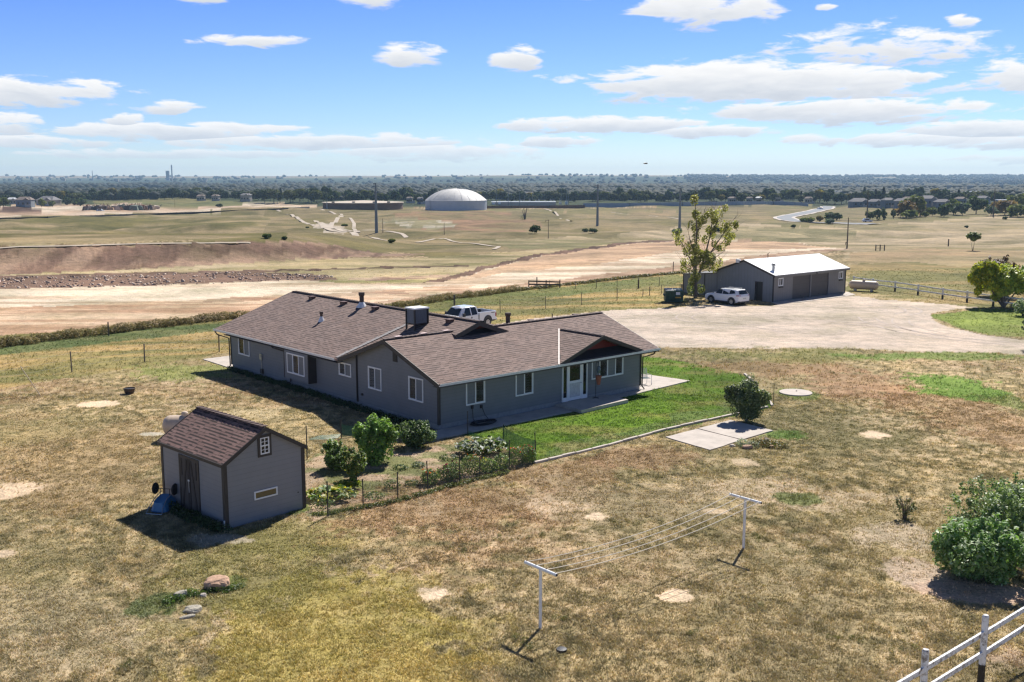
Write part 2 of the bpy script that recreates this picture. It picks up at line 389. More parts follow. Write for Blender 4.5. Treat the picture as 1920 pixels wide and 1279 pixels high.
# ---------------------------------------------------------------- ground paint (own colours of soils and grasses)
def lerp(a, b, t): return a*(1-t[:, None])+b*t[:, None]
OL = np.array([.225, .187, .090]); TAN = np.array([.435, .34, .195]); RB = np.array([.35, .215, .125]); SOIL = np.array([.60, .46, .325])
YEL = np.array([.43, .345, .10]); GRN = np.array([.13, .17, .045]); LAWN = np.array([.11, .195, .014]); LAWN2 = np.array([.19, .205, .05])
PALE = np.array([.68, .57, .44]); ORG = np.array([.46, .34, .235]); BRN = np.array([.21, .135, .10]); GRAV = np.array([.50, .415, .345])
STRAW = np.array([.47, .375, .245]); HGRN = np.array([.170, .155, .055]); MIDT = np.array([.28, .225, .12]); DKB = np.array([.12, .075, .055])
def c_(*a): return np.array(a, float)
def poly_w(pts): return np.array([gp(*p)[:2] for p in pts])
def inpoly(X, Y, P):
    r = np.zeros(X.shape, bool)
    bx = (X > P[:, 0].min()) & (X < P[:, 0].max()) & (Y > P[:, 1].min()) & (Y < P[:, 1].max())
    x = X[bx]; y = Y[bx]; q = np.zeros(x.shape, bool)
    for i in range(len(P)):
        x1, y1 = P[i]; x2, y2 = P[i-1]
        if y1 == y2: continue
        k = ((y1 > y) != (y2 > y)) & (x < (x2-x1)*(y-y1)/(y2-y1)+x1); q ^= k
    r[bx] = q; return r
ZN = []
def Z(pts, c1, c2, g=.0, ns=(6., 6.), rag=.004, thr=(.35, .65), rot=0, seed=1):
    ZN.append((poly_w(pts), c1, c2, g, ns, rag, thr, rot, seed))
# far to near
Z([(-900, 338), (2800, 338), (2800, 334.9), (-900, 334.9)], c_(.075, .10, .045), c_(.16, .17, .08), 0, (700, 1500), 0)
Z([(560, 346), (1400, 346), (1400, 334.9), (560, 334.9)], c_(.16, .19, .08), c_(.24, .24, .12), 0, (900, 700), .0)
Z([(-900, 388), (2800, 388), (2800, 338), (-900, 338)], c_(.035, .055, .022), c_(.06, .08, .03), 0, (200, 200), .0)
Z([(-900, 394), (150, 385), (480, 385), (640, 388), (1060, 390), (1500, 384), (1800, 390), (2800, 400), (2800, 452), (-900, 470)], MIDT, c_(.22, .20, .085), .1, (30, 30), .003, (.3, .6))
Z([(165, 376), (380, 371), (480, 377), (560, 387), (480, 391), (180, 387)], c_(.22, .20, .085), c_(.17, .18, .07), .1, (60, 60), .002)
Z([(-300, 413), (0, 410), (300, 400), (490, 394), (600, 385), (470, 383), (300, 390), (160, 384), (-300, 388)], c_(.62, .52, .41), c_(.50, .36, .25), 0, (60, 8), .002, (.4, .7))
Z([(-20, 397), (60, 395), (160, 394.5), (160, 392), (60, 391.5), (-20, 393)], BRN, DKB, 0, (20, 6), .002)
Z([(-20, 391), (150, 389), (150, 387), (-20, 388)], BRN, DKB, 0, (20, 6), .002)
Z([(-900, 480), (-900, 425), (0, 412), (300, 402), (490, 396), (600, 387), (640, 400), (560, 458), (240, 458), (0, 468)], HGRN, c_(.36, .285, .16), .3, (26, 30), .002, (.40, .62), seed=4)
Z([(500, 400), (640, 390), (900, 400), (1100, 402), (1280, 400), (1420, 395), (1420, 445), (1000, 480), (760, 480), (560, 460)], c_(.195, .17, .07), c_(.30, .24, .13), .2, (26, 22), .002, (.35, .6), seed=6)
Z([(740, 398), (900, 396), (1000, 412), (1010, 425), (960, 436), (800, 430), (745, 415)], c_(.33, .21, .125), c_(.25, .20, .10), .2, (22, 18), .003, (.4, .65))
Z([(1000, 398), (1270, 398), (1450, 404), (1450, 412), (1180, 404)], c_(.36, .27, .15), c_(.30, .25, .12), .2, (30, 14), .003)
Z([(590, 420), (640, 425), (655, 436), (640, 437), (605, 432)], c_(.5, .44, .36), c_(.40, .34, .25), 0, (5, 5), .004)
Z([(700, 410), (790, 410), (860, 418), (850, 428), (760, 424)], c_(.30, .27, .15), c_(.46, .42, .33), 0, (5, 4), .003, (.55, .62))
# eastern pastures
Z([(1000, 452), (1330, 415), (1460, 423), (1640, 421), (1860, 405), (2900, 400), (2900, 560), (1590, 560), (1590, 470), (1260, 455)], STRAW, c_(.30, .255, .13), .3, (30, 9), .003, (.42, .72), seed=9)
Z([(1330, 428), (1620, 430), (1590, 450), (1500, 458), (1340, 446)], c_(.42, .35, .20), c_(.24, .22, .11), .3, (30, 7), .003, (.45, .6))
Z([(1590, 474), (1720, 466), (1920, 470), (2600, 480), (2600, 520), (1920, 530), (1780, 530), (1640, 530), (1590, 520)], c_(.36, .29, .16), c_(.42, .31, .18), .6, (20, 8), .003, (.3, .7))
Z([(1590, 495), (1700, 490), (1800, 500), (2600, 520), (2600, 600), (1800, 580), (1580, 560)], c_(.185, .175, .07), c_(.31, .235, .11), .8, (14, 5), .006, (.4, .7), seed=12)
Z([(-300, 482), (760, 484), (900, 478), (1200, 455), (1330, 442), (1330, 455), (1000, 485), (900, 505), (830, 530), (-300, 545)], c_(.46, .37, .22), c_(.25, .23, .095), .3, (22, 3), .002, (.4, .7), seed=14)
Z([(900, 452), (1260, 448), (1100, 463), (960, 468)], c_(.22, .21, .10), c_(.42, .34, .2), .3, (16, 5), .003)
# excavated bank
Z([(-900, 480), (0, 467), (200, 459), (480, 455), (640, 461), (800, 476), (760, 479), (620, 484), (480, 492), (200, 508), (-100, 520), (-900, 560)], BRN, c_(.37, .255, .18), 0, (2.2, 14), .002, (.38, .66), seed=16)
Z([(380, 461), (470, 459), (620, 464), (700, 472), (560, 476), (450, 478), (380, 470)], c_(.20, .125, .09), BRN, 0, (2.5, 20), .003, (.35, .6))
Z([(-900, 530), (0, 515), (240, 506), (480, 494), (480, 500), (240, 511), (0, 517), (-900, 540)], c_(.52, .42, .27), c_(.42, .35, .2), .2, (9, 4), .002)
Z([(0, 517), (300, 510), (640, 503.5), (880, 497), (880, 499.5), (640, 506.5), (300, 513.5), (0, 520)], DKB, BRN, 0, (4, 4), .002)
Z([(-900, 560), (0, 517), (140, 516), (330, 512), (480, 508), (620, 516), (640, 524), (560, 530), (300, 538), (0, 544), (-900, 590)], BRN, c_(.20, .13, .10), 0, (2.2, 2.2), .003, (.35, .7))
Z([(640, 522), (760, 519), (850, 514), (850, 520), (700, 528)], BRN, ORG, 0, (5, 3), .002)
# haul road and cleared pan
Z([(-900, 575), (0, 542), (300, 535), (560, 524), (640, 531), (760, 532), (830, 528), (880, 512), (1000, 484), (1150, 462), (1260, 452), (1330, 447), (1400, 446), (1480, 455), (1560, 465), (1590, 467), (1530, 470), (1300, 500), (1100, 521), (950, 542), (780, 560), (640, 578), (560, 590), (400, 604), (0, 634), (-900, 690)], PALE, ORG, 0, (26, 2.2), .002, (.38, .72), rot=4, seed=20)
Z([(-900, 640), (0, 578), (300, 566), (460, 558), (640, 552), (800, 538), (900, 533), (860, 545), (700, 566), (560, 590), (400, 604), (0, 634), (-900, 690)], c_(.62, .46, .32), c_(.44, .28, .18), 0, (18, 1.6), .004, (.4, .66), rot=4, seed=21)
Z([(380, 562), (560, 552), (760, 545), (760, 551), (560, 560), (380, 567)], c_(.33, .20, .13), ORG, 0, (8, 2), .004)
Z([(1000, 484), (1150, 462), (1260, 452), (1400, 446), (1480, 455), (1560, 465), (1400, 468), (1280, 470), (1150, 490), (1050, 500), (900, 520), (880, 516)], c_(.55, .38, .25), c_(.42, .29, .19), 0, (22, 2.), .003, (.4, .7), rot=14)
Z([(620, 578), (780, 556), (950, 537), (1100, 517), (1300, 496), (1540, 468), (1600, 467), (1540, 474), (1300, 508), (1080, 530), (900, 549), (760, 566), (640, 585)], c_(.36, .235, .16), c_(.50, .36, .25), 0, (3, 2), .004, (.4, .65), rot=10)
Z([(852, 517), (900, 500), (1000, 479), (1150, 458), (1260, 450), (1260, 452.5), (1150, 462), (1000, 484), (905, 506), (862, 523), (800, 530)], BRN, DKB, 0, (4, 3), .003)
# strips between the haul road and the yard
Z([(-900, 700), (0, 630), (400, 600), (640, 583), (900, 549), (1100, 530), (1290, 508), (1290, 575), (1250, 578), (1090, 586), (985, 600), (700, 640), (440, 660), (0, 730), (-900, 900)], c_(.20, .185, .07), c_(.42, .30, .135), 1, (12, 2.0), .003, (.4, .68), rot=12, seed=25)
Z([(-900, 705), (0, 640), (400, 607), (520, 600), (520, 606), (400, 622), (0, 665), (-900, 740)], c_(.105, .14, .05), c_(.18, .19, .08), 1, (5, 2), .004)
Z([(700, 575), (900, 552), (1100, 533), (1280, 515), (1280, 530), (1000, 562), (760, 592)], c_(.16, .18, .06), c_(.21, .20, .075), 1, (10, 3), .004)
# gravel yard
Z([(985, 600), (1100, 586), (1250, 577), (1330, 571), (1390, 574), (1450, 572), (1560, 556), (1610, 553), (1650, 561), (1740, 568), (1830, 576), (1790, 583), (1745, 589), (1748, 598), (1780, 613), (1850, 629), (1925, 637), (2500, 690), (2500, 690), (1925, 663), (1700, 657), (1500, 653), (1380, 654), (1235, 650), (900, 640), (700, 640)], GRAV*1.0, c_(.58, .485, .405), 0, (13, 1.5), .004, (.3, .7), rot=-8, seed=30)
Z([(1600, 548), (1720, 556), (1760, 566), (1650, 559), (1610, 555)], c_(.22, .20, .08), TAN, .8, (4, 3), .006)
Z([(1755, 590), (1830, 580), (2500, 590), (2500, 680), (1925, 634), (1850, 627), (1785, 612)], c_(.19, .235, .055), c_(.28, .27, .10), .9, (8, 3), .005, (.45, .75))
Z([(1790, 602), (1860, 596), (1920, 600), (1920, 608), (1860, 612), (1800, 610)], c_(.24, .30, .07), c_(.2, .25, .06), .9, (6, 3), .01)
# lawn beside the house
Z([(845, 790), (905, 838), (925, 822), (945, 838), (1005, 867), (1100, 845), (1375, 780), (1448, 760), (1420, 730), (1393, 702), (1340, 690), (1262, 674), (1180, 665), (1150, 740)], LAWN, LAWN2, 1, (2.6, 1.6), .004, (.45, .75), seed=33)
Z([(1005, 866), (1100, 843), (1250, 806), (1375, 776), (1440, 752), (1420, 745), (1300, 770), (1150, 810), (1040, 836)], c_(.13, .19, .045), c_(.24, .23, .09), 1, (1.5, 1.5), .01, (.35, .65))
# vegetable plot
Z([(562, 952), (560, 870), (600, 850), (680, 850), (760, 850), (830, 832), (905, 836), (1005, 867), (860, 907), (700, 948), (590, 974)], c_(.47, .345, .25), c_(.22, .22, .10), .25, (1.3, 1.0), .006, (.42, .60), seed=36)
ZN_W = ZN
# soft-edged patches: photo x, y, rx, ry, colour, strength, grass factor
PATCH = []
def PT(x, y, rx, ry, c, s=1., g=.2, rag=.5):
    rag = max(rag, .40)
    X, Y, _ = gp(x, y); X2, _, _ = gp(x+rx, y); _, Y2, _ = gp(x, y-ry); PATCH.append((X, Y, abs(X2-X), abs(Y2-Y), np.asarray(c, float), s, g, rag))
PT(600, 1200, 330, 130, YEL, .72, 1, .8); PT(760, 1260, 160, 60, c_(.50, .38, .14), .6, 1, .8); PT(430, 1080, 200, 70, c_(.27, .24, .085), .6, 1); PT(560, 1010, 140, 40, c_(.26, .23, .08), .6, 1)
PT(860, 950, 260, 60, RB, .6, 1, .8); PT(1050, 890, 160, 35, RB, .55, 1, .7); PT(1210, 860, 120, 25, c_(.33, .2, .12), .6, 1); PT(1180, 950, 150, 40, OL, .55, 1, .9)
PT(1480, 690, 180, 20, RB, .6, 1, .8); PT(1600, 720, 130, 30, c_(.33, .2, .12), .55, 1, .8); PT(1800, 760, 160, 60, RB, .55, 1, .9); PT(1790, 725, 90, 26, c_(.13, .25, .035), .85, 1, .8); PT(1880, 750, 60, 25, c_(.15, .24, .05), .6, 1, .8)
PT(1560, 800, 150, 40, c_(.19, .17, .08), .6, 1, .9); PT(1330, 1100, 500, 120, c_(.37, .29, .17), .45, 1, .9); PT(1500, 930, 150, 22, SOIL, .55, .5, 1.4); PT(1740, 1000, 180, 60, c_(.38, .30, .17), .6, 1, .8)
PT(100, 870, 260, 90, c_(.34, .235, .13), .5, 1, .9); PT(300, 690, 260, 22, c_(.30, .25, .11), .5, 1, .8); PT(60, 800, 140, 40, c_(.3, .25, .12), .5, 1); PT(350, 700, 120, 20, c_(.20, .25, .06), .6, 1, .9)
PT(100, 1180, 260, 90, c_(.42, .34, .22), .55, .8, 1.2); PT(60, 1050, 150, 50, c_(.3, .25, .13), .5, 1, .9); PT(480, 775, 90, 18, c_(.50, .41, .26), .6, .4, 1.2)
PT(1490, 666, 210, 14, c_(.22, .22, .07), .6, 1, .9); PT(1750, 668, 200, 8, c_(.14, .24, .045), .65, 1, .8)
PT(1180, 930, 330, 40, c_(.50, .39, .27), .4, .7, 1.6); PT(1040, 950, 60, 14, SOIL, .6, .3, 1.5)
PT(185, 757, 44, 7, SOIL*1.1, 1, 0, .35); PT(25, 918, 50, 14, SOIL*1.05, .9, 0, .9); PT(815, 1114, 40, 14, SOIL*1.2, 1, 0, .3); PT(1118, 968, 30, 9, SOIL*1.25, 1, 0, .3); PT(1265, 1117, 38, 16, SOIL*1.2, 1, 0, .3)
PT(1395, 868, 30, 9, SOIL*1.05, .9, 0, .6); PT(1641, 816, 35, 9, SOIL*1.15, 1, 0, .3); PT(1340, 960, 26, 7, SOIL*1.05, .9, 0, .5); PT(1710, 1075, 70, 34, c_(.52, .40, .31), .85, .1, .7); PT(1680, 1010, 70, 28, c_(.5, .4, .3), .7, .3, 1.)
PT(1830, 1110, 130, 22, c_(.56, .40, .30), .95, .05, .5); PT(1900, 1230, 60, 20, c_(.50, .36, .27), .6, .3, .8); PT(380, 1012, 60, 16, c_(.5, .42, .33), .8, .1, .8)
PT(430, 1012, 50, 9, c_(.5, .42, .33), .8, .1, 1.); PT(1440, 905, 60, 12, SOIL, .55, .3, 1.5); PT(900, 1000, 60, 10, SOIL*.9, .4, .4, 1.5); PT(1500, 935, 50, 14, GRN, .8, 1, .5); PT(1470, 815, 50, 12, c_(.12, .22, .04), .8, 1, .6)
PT(300, 1130, 70, 26, c_(.11, .15, .05), .8, 1, .6); PT(440, 1090, 30, 14, GRN, .7, 1, .6); PT(285, 814, 30, 5, c_(.55, .5, .42), .9, 0, .3); PT(1495, 738, 45, 13, c_(.15, .22, .05), .7, 1, .4)
PT(560, 955, 30, 12, c_(.14, .19, .04), .8, 1, .6); PT(5, 1040, 22, 10, SOIL, .9, 0, .5); PT(70, 780, 60, 12, c_(.36, .26, .15), .5, 1, .8); PT(640, 1020, 60, 10, c_(.40, .30, .12), .4, 1, .9)

def paint(X, Y):
    n = len(X); d = Y
    w1 = fbm(X/3.1, Y/2.6, 31, 4); w2 = fbm(X/.9, Y/.7, 32, 4); w3 = fbm(X/11., Y/9., 33, 3)
    w4 = fbm(X/.34, Y/.42, 34, 3)
    col = lerp(np.tile(OL*.98, (n, 1)), np.tile(TAN*.97, (n, 1)), sstep(.30, .66, .13*w1+.25*w2+.62*w4))
    col = lerp(col, np.tile(RB, (n, 1)), sstep(.47, .72, w3)*.55*sstep(.3, .6, w2))
    g = np.ones(n)
    col = col*(.70+.58*w4)[:, None]
    bare = sstep(.54, .68, .22*w1+.30*w2+.48*w4+.30*(fbm(X/8., Y/5., 35, 2)-.5))*.42; col = lerp(col, np.tile(SOIL*.92, (n, 1)), bare); g = g*(1-.7*bare)
    for (P, c1, c2, gg, ns, rag, thr, rot, seed) in ZN:
        bx = (X > P[:, 0].min()-30) & (X < P[:, 0].max()+30) & (Y > P[:, 1].min()*.96) & (Y < P[:, 1].max()*1.04)
        if not bx.any(): continue
        x = X[bx]; y = Y[bx]
        ym = float(np.median(P[:, 1])); am = rag*min(ym, 900.)
        lx = ym*.018+.3; ly = lx*max(1., ym/40.)
        wx = x+am*4*(fbm(x/lx, y/ly, 41+seed, 3)-.5); wy = y+ym*am/CH*.8*(fbm(x/lx+9, y/ly, 42+seed, 3)-.5)
        ins = inpoly(wx, wy, P)
        if not ins.any(): continue
        idx = np.nonzero(bx)[0][ins]; x = x[ins]; y = y[ins]
        a = R(rot); u = x*math.cos(a)+y*math.sin(a); v = -x*math.sin(a)+y*math.cos(a)
        t = sstep(thr[0], thr[1], fbm(u/ns[0], v/ns[1], seed, 5))
        col[idx] = c1*(1-t[:, None])+c2*t[:, None]; g[idx] = gg
    for (cx, cy, rx, ry, c, s, gg, rag) in PATCH:
        bx = (np.abs(X-cx) < rx*2.3) & (np.abs(Y-cy) < ry*2.3)
        if not bx.any(): continue
        x = X[bx]; y = Y[bx]; q = np.sqrt(((x-cx)/rx)**2+((y-cy)/ry)**2)
        q = q+rag*1.6*(fbm(x/min(rx, 1.6)*.9, y/min(ry, 1.6)*.9, 51, 4)-.5)+(.35+rag*.5)*(fbm(x/.22, y/.3, 52, 3)-.5)
        t = (1-sstep(.70, .98, q))*s
        col[bx] = col[bx]*(1-t[:, None])+c*t[:, None]; g[bx] = g[bx]*(1-t)+gg*t
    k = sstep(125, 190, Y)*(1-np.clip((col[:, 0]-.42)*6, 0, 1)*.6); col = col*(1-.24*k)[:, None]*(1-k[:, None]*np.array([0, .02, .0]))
    return col, g

# tyre marks on the gravel yard and haul road
M_ground, N, b, o = newmat('ground_soil_and_grass')
at = N.n('ShaderNodeAttribute', attribute_name='Col'); t = N.n('ShaderNodeTexCoord')
na = N.n('ShaderNodeTexNoise', i_Scale=9., i_Detail=6., i_Roughness=.7); N.l(t.outputs['Object'], na.inputs['Vector'])
nb = N.n('ShaderNodeTexNoise', i_Scale=.9, i_Detail=7., i_Roughness=.65); N.l(t.outputs['Object'], nb.inputs['Vector'])
nc = N.n('ShaderNodeTexNoise', i_Scale=.05, i_Detail=8., i_Roughness=.6); N.l(t.outputs['Object'], nc.inputs['Vector'])
c = N.mix(1., at.outputs[0], N.ramp(na.outputs[0], [(.3, (.55, .54, .50)), (.5, (.98, .98, .98)), (.7, (1.38, 1.35, 1.28))]), blend='MULTIPLY')
c = N.mix(1., c, N.ramp(nb.outputs[0], [(.3, (.72, .74, .70)), (.5, (1, 1, 1)), (.72, (1.22, 1.19, 1.14))]), blend='MULTIPLY')
c = N.mix(1., c, N.ramp(nc.outputs[0], [(.36, (.66, .69, .62)), (.5, (1, 1, 1)), (.64, (1.2, 1.16, 1.1))]), blend='MULTIPLY')
nd = N.n('ShaderNodeTexNoise', i_Scale=.11, i_Detail=9., i_Roughness=.7, i_Distortion=.4); N.l(t.outputs['Object'], nd.inputs['Vector'])
c = N.mix(1., c, N.ramp(nd.outputs[0], [(.36, (.80, .82, .76)), (.5, (1, 1, 1)), (.66, (1.18, 1.16, 1.13))]), blend='MULTIPLY')
N.l(c, b.inputs['Base Color']); b.inputs['Roughness'].default_value = .95; b.inputs['Specular IOR Level'].default_value = .1
bp = N.n('ShaderNodeBump', i_Strength=.75, i_Distance=.06); N.l(na.outputs[0], bp.inputs['Height'])
bp2 = N.n('ShaderNodeBump', i_Strength=.5, i_Distance=.5); N.l(nb.outputs[0], bp2.inputs['Height']); N.l(bp.outputs[0], bp2.inputs['Normal']); N.l(bp2.outputs[0], b.inputs['Normal'])

def ground_sheet():
    ys = np.concatenate([np.linspace(1900, 950, 30)[:-1], np.arange(950, 12, -1.9), np.geomspace(12, 2.4, 60)])
    rows = CH*F/ys
    a = np.concatenate([-np.geomspace(1.15, .55, 14)[:-1], np.arange(-.55, .5501, .00105), np.geomspace(.55, 1.15, 14)[1:]])
    A, D = np.meshgrid(a, rows); X = (A*D).ravel(); Y = D.ravel(); Zh = hgt(X, Y)
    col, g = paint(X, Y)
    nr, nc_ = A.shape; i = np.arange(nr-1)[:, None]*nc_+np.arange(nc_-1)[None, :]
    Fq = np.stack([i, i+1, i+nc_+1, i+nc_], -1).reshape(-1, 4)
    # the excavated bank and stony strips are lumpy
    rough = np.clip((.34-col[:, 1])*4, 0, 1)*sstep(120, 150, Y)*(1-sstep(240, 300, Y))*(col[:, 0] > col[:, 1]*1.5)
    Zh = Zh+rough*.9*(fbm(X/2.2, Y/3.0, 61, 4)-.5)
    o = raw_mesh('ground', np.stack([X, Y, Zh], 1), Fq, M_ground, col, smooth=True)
    tag(o, kind='structure'); return o
ground_sheet()
# ---------------------------------------------------------------- windows
def window(parent, o, ax, w, h, z0, nrm, lights=2, blind=None, fw=.075, name='window', label=None):
    """window in wall plane: o = left end on wall (local xyz), ax = unit along the wall, nrm = outward normal"""
    o = np.array(o, float); ax = np.array(ax, float); nrm = np.array(nrm, float); up = np.array([0, 0, 1.])
    m = MB()
    def bar(s0, s1, t0, t1, d0, d1, mb=m):
        V = [o+ax*s+up*(z0+t)+nrm*d for d in (d0, d1) for s, t in ((s0, t0), (s1, t0), (s1, t1), (s0, t1))]
        mb.put(V, [(0, 3, 2, 1), (4, 5, 6, 7), (0, 1, 5, 4), (1, 2, 6, 5), (2, 3, 7, 6), (3, 0, 4, 7)])
    bar(0, w, 0, fw, -.05, .045); bar(0, w, h-fw, h, -.05, .04); bar(0, fw, fw, h-fw, -.05, .038); bar(w-fw, w, fw, h-fw, -.05, .038)
    for i in range(1, lights): bar(w*i/lights-.028, w*i/lights+.028, fw, h-fw, -.05, .03)
    wo_ = m.build(name, M_white, parent)
    if label: wo_['label'] = label
    for i in range(lights):
        a = fw if i == 0 else w*i/lights+.028; b = w-fw if i == lights-1 else w*(i+1)/lights-.028
        p = MB(); bar(a, b, fw, h-fw, -.045, -.012 if i % 2 == 0 else .0, p)
        isb = blind and i in blind
        p.build('blind' if isb else 'pane', M_blind if isb else M_glass, wo_)
        f = MB(); t_ = .025; d1 = (-.004 if i % 2 == 0 else .012)
        bar(a, b, fw, fw+t_, -.02, d1, f); bar(a, b, h-fw-t_, h-fw, -.02, d1, f); bar(a, a+t_, fw+t_, h-fw-t_, -.02, d1, f); bar(b-t_, b, fw+t_, h-fw-t_, -.02, d1, f)
        f.build('sash', M_white, wo_)
    return wo_

# ---------------------------------------------------------------- ranch house
HA = 41.4; HO = (-3.86, 52.58)
house = thing('ranch_house', 'long grey ranch house with brown shingle roof and many white-framed windows', 'house', (HO[0], HO[1], 0), HA)
m_ = .354; E0 = 2.65; RV = 4.4; RZ = E0+m_*(RV+.6)      # front wing: eave at v=-.6, ridge at v=4.4
UL, UR = -.42, 16.95
def zf(v): return RZ-m_*abs(v-RV)
RU = 5.8; RRZ = 4.93; VN, VF = 3.6, 25.3                 # rear wing ridge along v
mr = .352
def zr(u): return RRZ-mr*abs(u-RU)
# walls (thin-walled box with gables)
w = MB()
def wallpoly(pts, nrm, t=.14):
    P = np.array(pts, float); n = len(P); Q = P-np.array(nrm, float)*t
    w.put(np.vstack([P, Q]), [tuple(range(n)), tuple(range(n, 2*n))[::-1]]+[(i, i+n, (i+1) % n+n, (i+1) % n) for i in range(n)])
wallpoly([(0, 0, .32), (15.95, 0, .32), (15.95, 0, zf(0)-.12), (0, 0, zf(0)-.12)], (0, -1, 0))
wallpoly([(15.95, 0, .32), (15.95, 8.8, .32), (15.95, 8.8, zf(8.8)-.12), (15.95, RV, RZ-.12), (15.95, 0, zf(0)-.12)], (1, 0, 0))
wallpoly([(0, 9.2, .32), (0, 0, .32), (0, 0, zf(0)-.12), (0, RV, RZ-.12), (0, 9.2, zf(9.2)-.02)], (-1, 0, 0))
wallpoly([(.0, 23.9, .32), (.0, 9.2, .32), (.0, 9.2, 2.82), (.0, 23.9, 2.82)], (-1, 0, 0), .139)
wallpoly([(11.6, 23.9, .32), (0, 23.9, .32), (0, 23.9, zr(0)-.12), (RU, 23.9, RRZ-.12), (11.6, 23.9, zr(11.6)-.12)], (0, 1, 0))
wallpoly([(11.6, 8.8, .32), (11.6, 23.9, .32), (11.6, 23.9, zr(11.6)-.12), (11.6, 8.8, zr(11.6)-.12)], (1, 0, 0))
wallpoly([(15.9, 8.8, .32), (11.6, 8.8, .32), (11.6, 8.8, 2.75), (15.9, 8.8, 2.75)], (0, 1, 0))
w.build('wall', M_side, house)
f = MB(); f.box(.04, 15.9, .04, 8.7, -.3, .32); f.box(.045, 11.5, 8.7, 23.85, -.3, .32); f.build('foundation', M_found, house)
# dark corner boards
c = MB()
for (u0, u1, v0, v1, z1) in [(-.03, .1, -.03, .1, 2.72), (15.87, 15.98, -.03, .1, 2.72), (-.025, .1, 7.72, 7.84, 3.08), (-.03, .1, 23.82, 23.94, 2.75)]: c.box(u0, u1, v0, v1, .3, z1)
build_each(c, 'corner_board', M_trim, house)
# roof slopes
def slope(m, pts, org, along, up_, t=.12):
    org = np.array(org, float); along = np.array(along, float); up_ = np.array(up_, float); up_ /= np.linalg.norm(up_)
    m.slab(pts, t, lambda p: (float((p-org)@along)+20, float((p-org)@up_)+20))
rf = MB()
slope(rf, [(UL, -.6, zf(-.6)), (UR, -.6, zf(-.6)), (UR, RV, RZ), (UL, RV, RZ)], (0, 0, 0), (1, 0, 0), (0, 1, m_))
slope(rf, [(UR, 9.4, zf(9.4)), (UL, 9.4, zf(9.4)), (UL, RV+.001, RZ), (UR, RV+.001, RZ)], (0, 0, 0), (1, 0, 0), (0, -1, m_))
ue = -.5; vb = RV-(zr(ue)-RZ)/m_
sl = [(ue, VF, zr(ue)), (ue, vb-.05, zr(ue)-.005), (RU-(RRZ-RZ)/mr-.1, RV+.25, RZ-.045), (RU-(RRZ-RZ)/mr-.35, VN+.02, zr(RU-(RRZ-RZ)/mr-.35)), (RU, VN, RRZ), (RU, VF, RRZ)]
slope(rf, sl, (0, 0, 0), (0, -1, 0), (1, 0, mr), .13)
slope(rf, [(12.1, VF, zr(12.1)), (RU+.001, VF, RRZ), (RU+.001, VN, RRZ), (8.4, VN, zr(8.4)), (12.1, 8.0, zr(12.1))], (0, 0, 0), (0, 1, 0), (-1, 0, mr), .13)
roof = rf.build('roof', M_roof, house)
# ridge caps
rc = MB()
for k in range(58):
    u = UL+k*.3; rc.beam((u, RV, RZ+.012), (min(u+.29, UR), RV, RZ+.03), .3, .03)
M_cap = mat('ridge_cap_shingle', (.13, .095, .085), .9, .2); rc.build('ridge_cap', M_cap, roof); rc = MB()
for k in range(72):
    v = VN+k*.3; rc.beam((RU, v+.29, RRZ+.012), (RU, v, RRZ+.03), .3, .03)
rc.build('ridge_cap', M_cap, roof)
# fascia / rake boards
tr = MB()
def rake(a, b, n, h=.24, t=.035):
    a = np.array(a, float); b = np.array(b, float); n = np.array(n, float); V = []
    for q in (a, b):
        for d in (0, t):
            for z in (.02, -h): V.append(q+n*d+np.array([0, 0, z]))
    tr.put(V, [(0, 1, 3, 2), (4, 6, 7, 5), (0, 4, 5, 1), (2, 3, 7, 6), (0, 2, 6, 4), (1, 5, 7, 3)])
rake((UL, -.6, zf(-.6)-.02), (UL, RV, RZ-.02), (-1, 0, 0)); rake((UL, RV, RZ-.02), (UL, 9.2, zf(9.2)-.02), (-1, 0, 0))
rake((UR, -.6, zf(-.6)-.02), (UR, RV, RZ-.02), (1, 0, 0)); rake((UR, RV, RZ-.02), (UR, 9.4, zf(9.4)-.02), (1, 0, 0))
k4 = RU-(RRZ-RZ)/mr-.15
rake((k4-.25, VN, zr(k4-.25)-.01), (RU, VN, RRZ-.01), (0, -1, 0), .26); rake((RU, VN, RRZ-.01), (8.1, VN, zr(8.1)-.01), (0, -1, 0), .26)
rake((ue, VF, zr(ue)-.02), (RU, VF, RRZ-.02), (0, 1, 0)); rake((RU, VF, RRZ-.02), (12.1, VF, zr(12.1)-.02), (0, 1, 0))
build_each(tr, 'rake_board', M_trim, house)
so_ = MB(); so_.box(-.38, 16.9, -.55, 0, 2.42, 2.46); so_.box(-.46, 0, 9.3, 24, 2.42, 2.46); so_.box(15.95, 16.9, 0, 8.8, 2.44, 2.48); build_each(so_, 'soffit', mat('painted_soffit', (.1, .1, .105), .7), house)
# recessed red gable over the ridge
g_ = MB(); vv = RV-.12
g_.put([(k4+.1, vv, zr(k4+.1)-.14), (RU, vv, RRZ-.15), (7.4, vv, zr(7.4)-.14), (7.4, vv, 4.1), (k4+.1, vv, 4.1)], [(0, 1, 2, 3, 4)]); g_.build('gable_board', M_red, house)
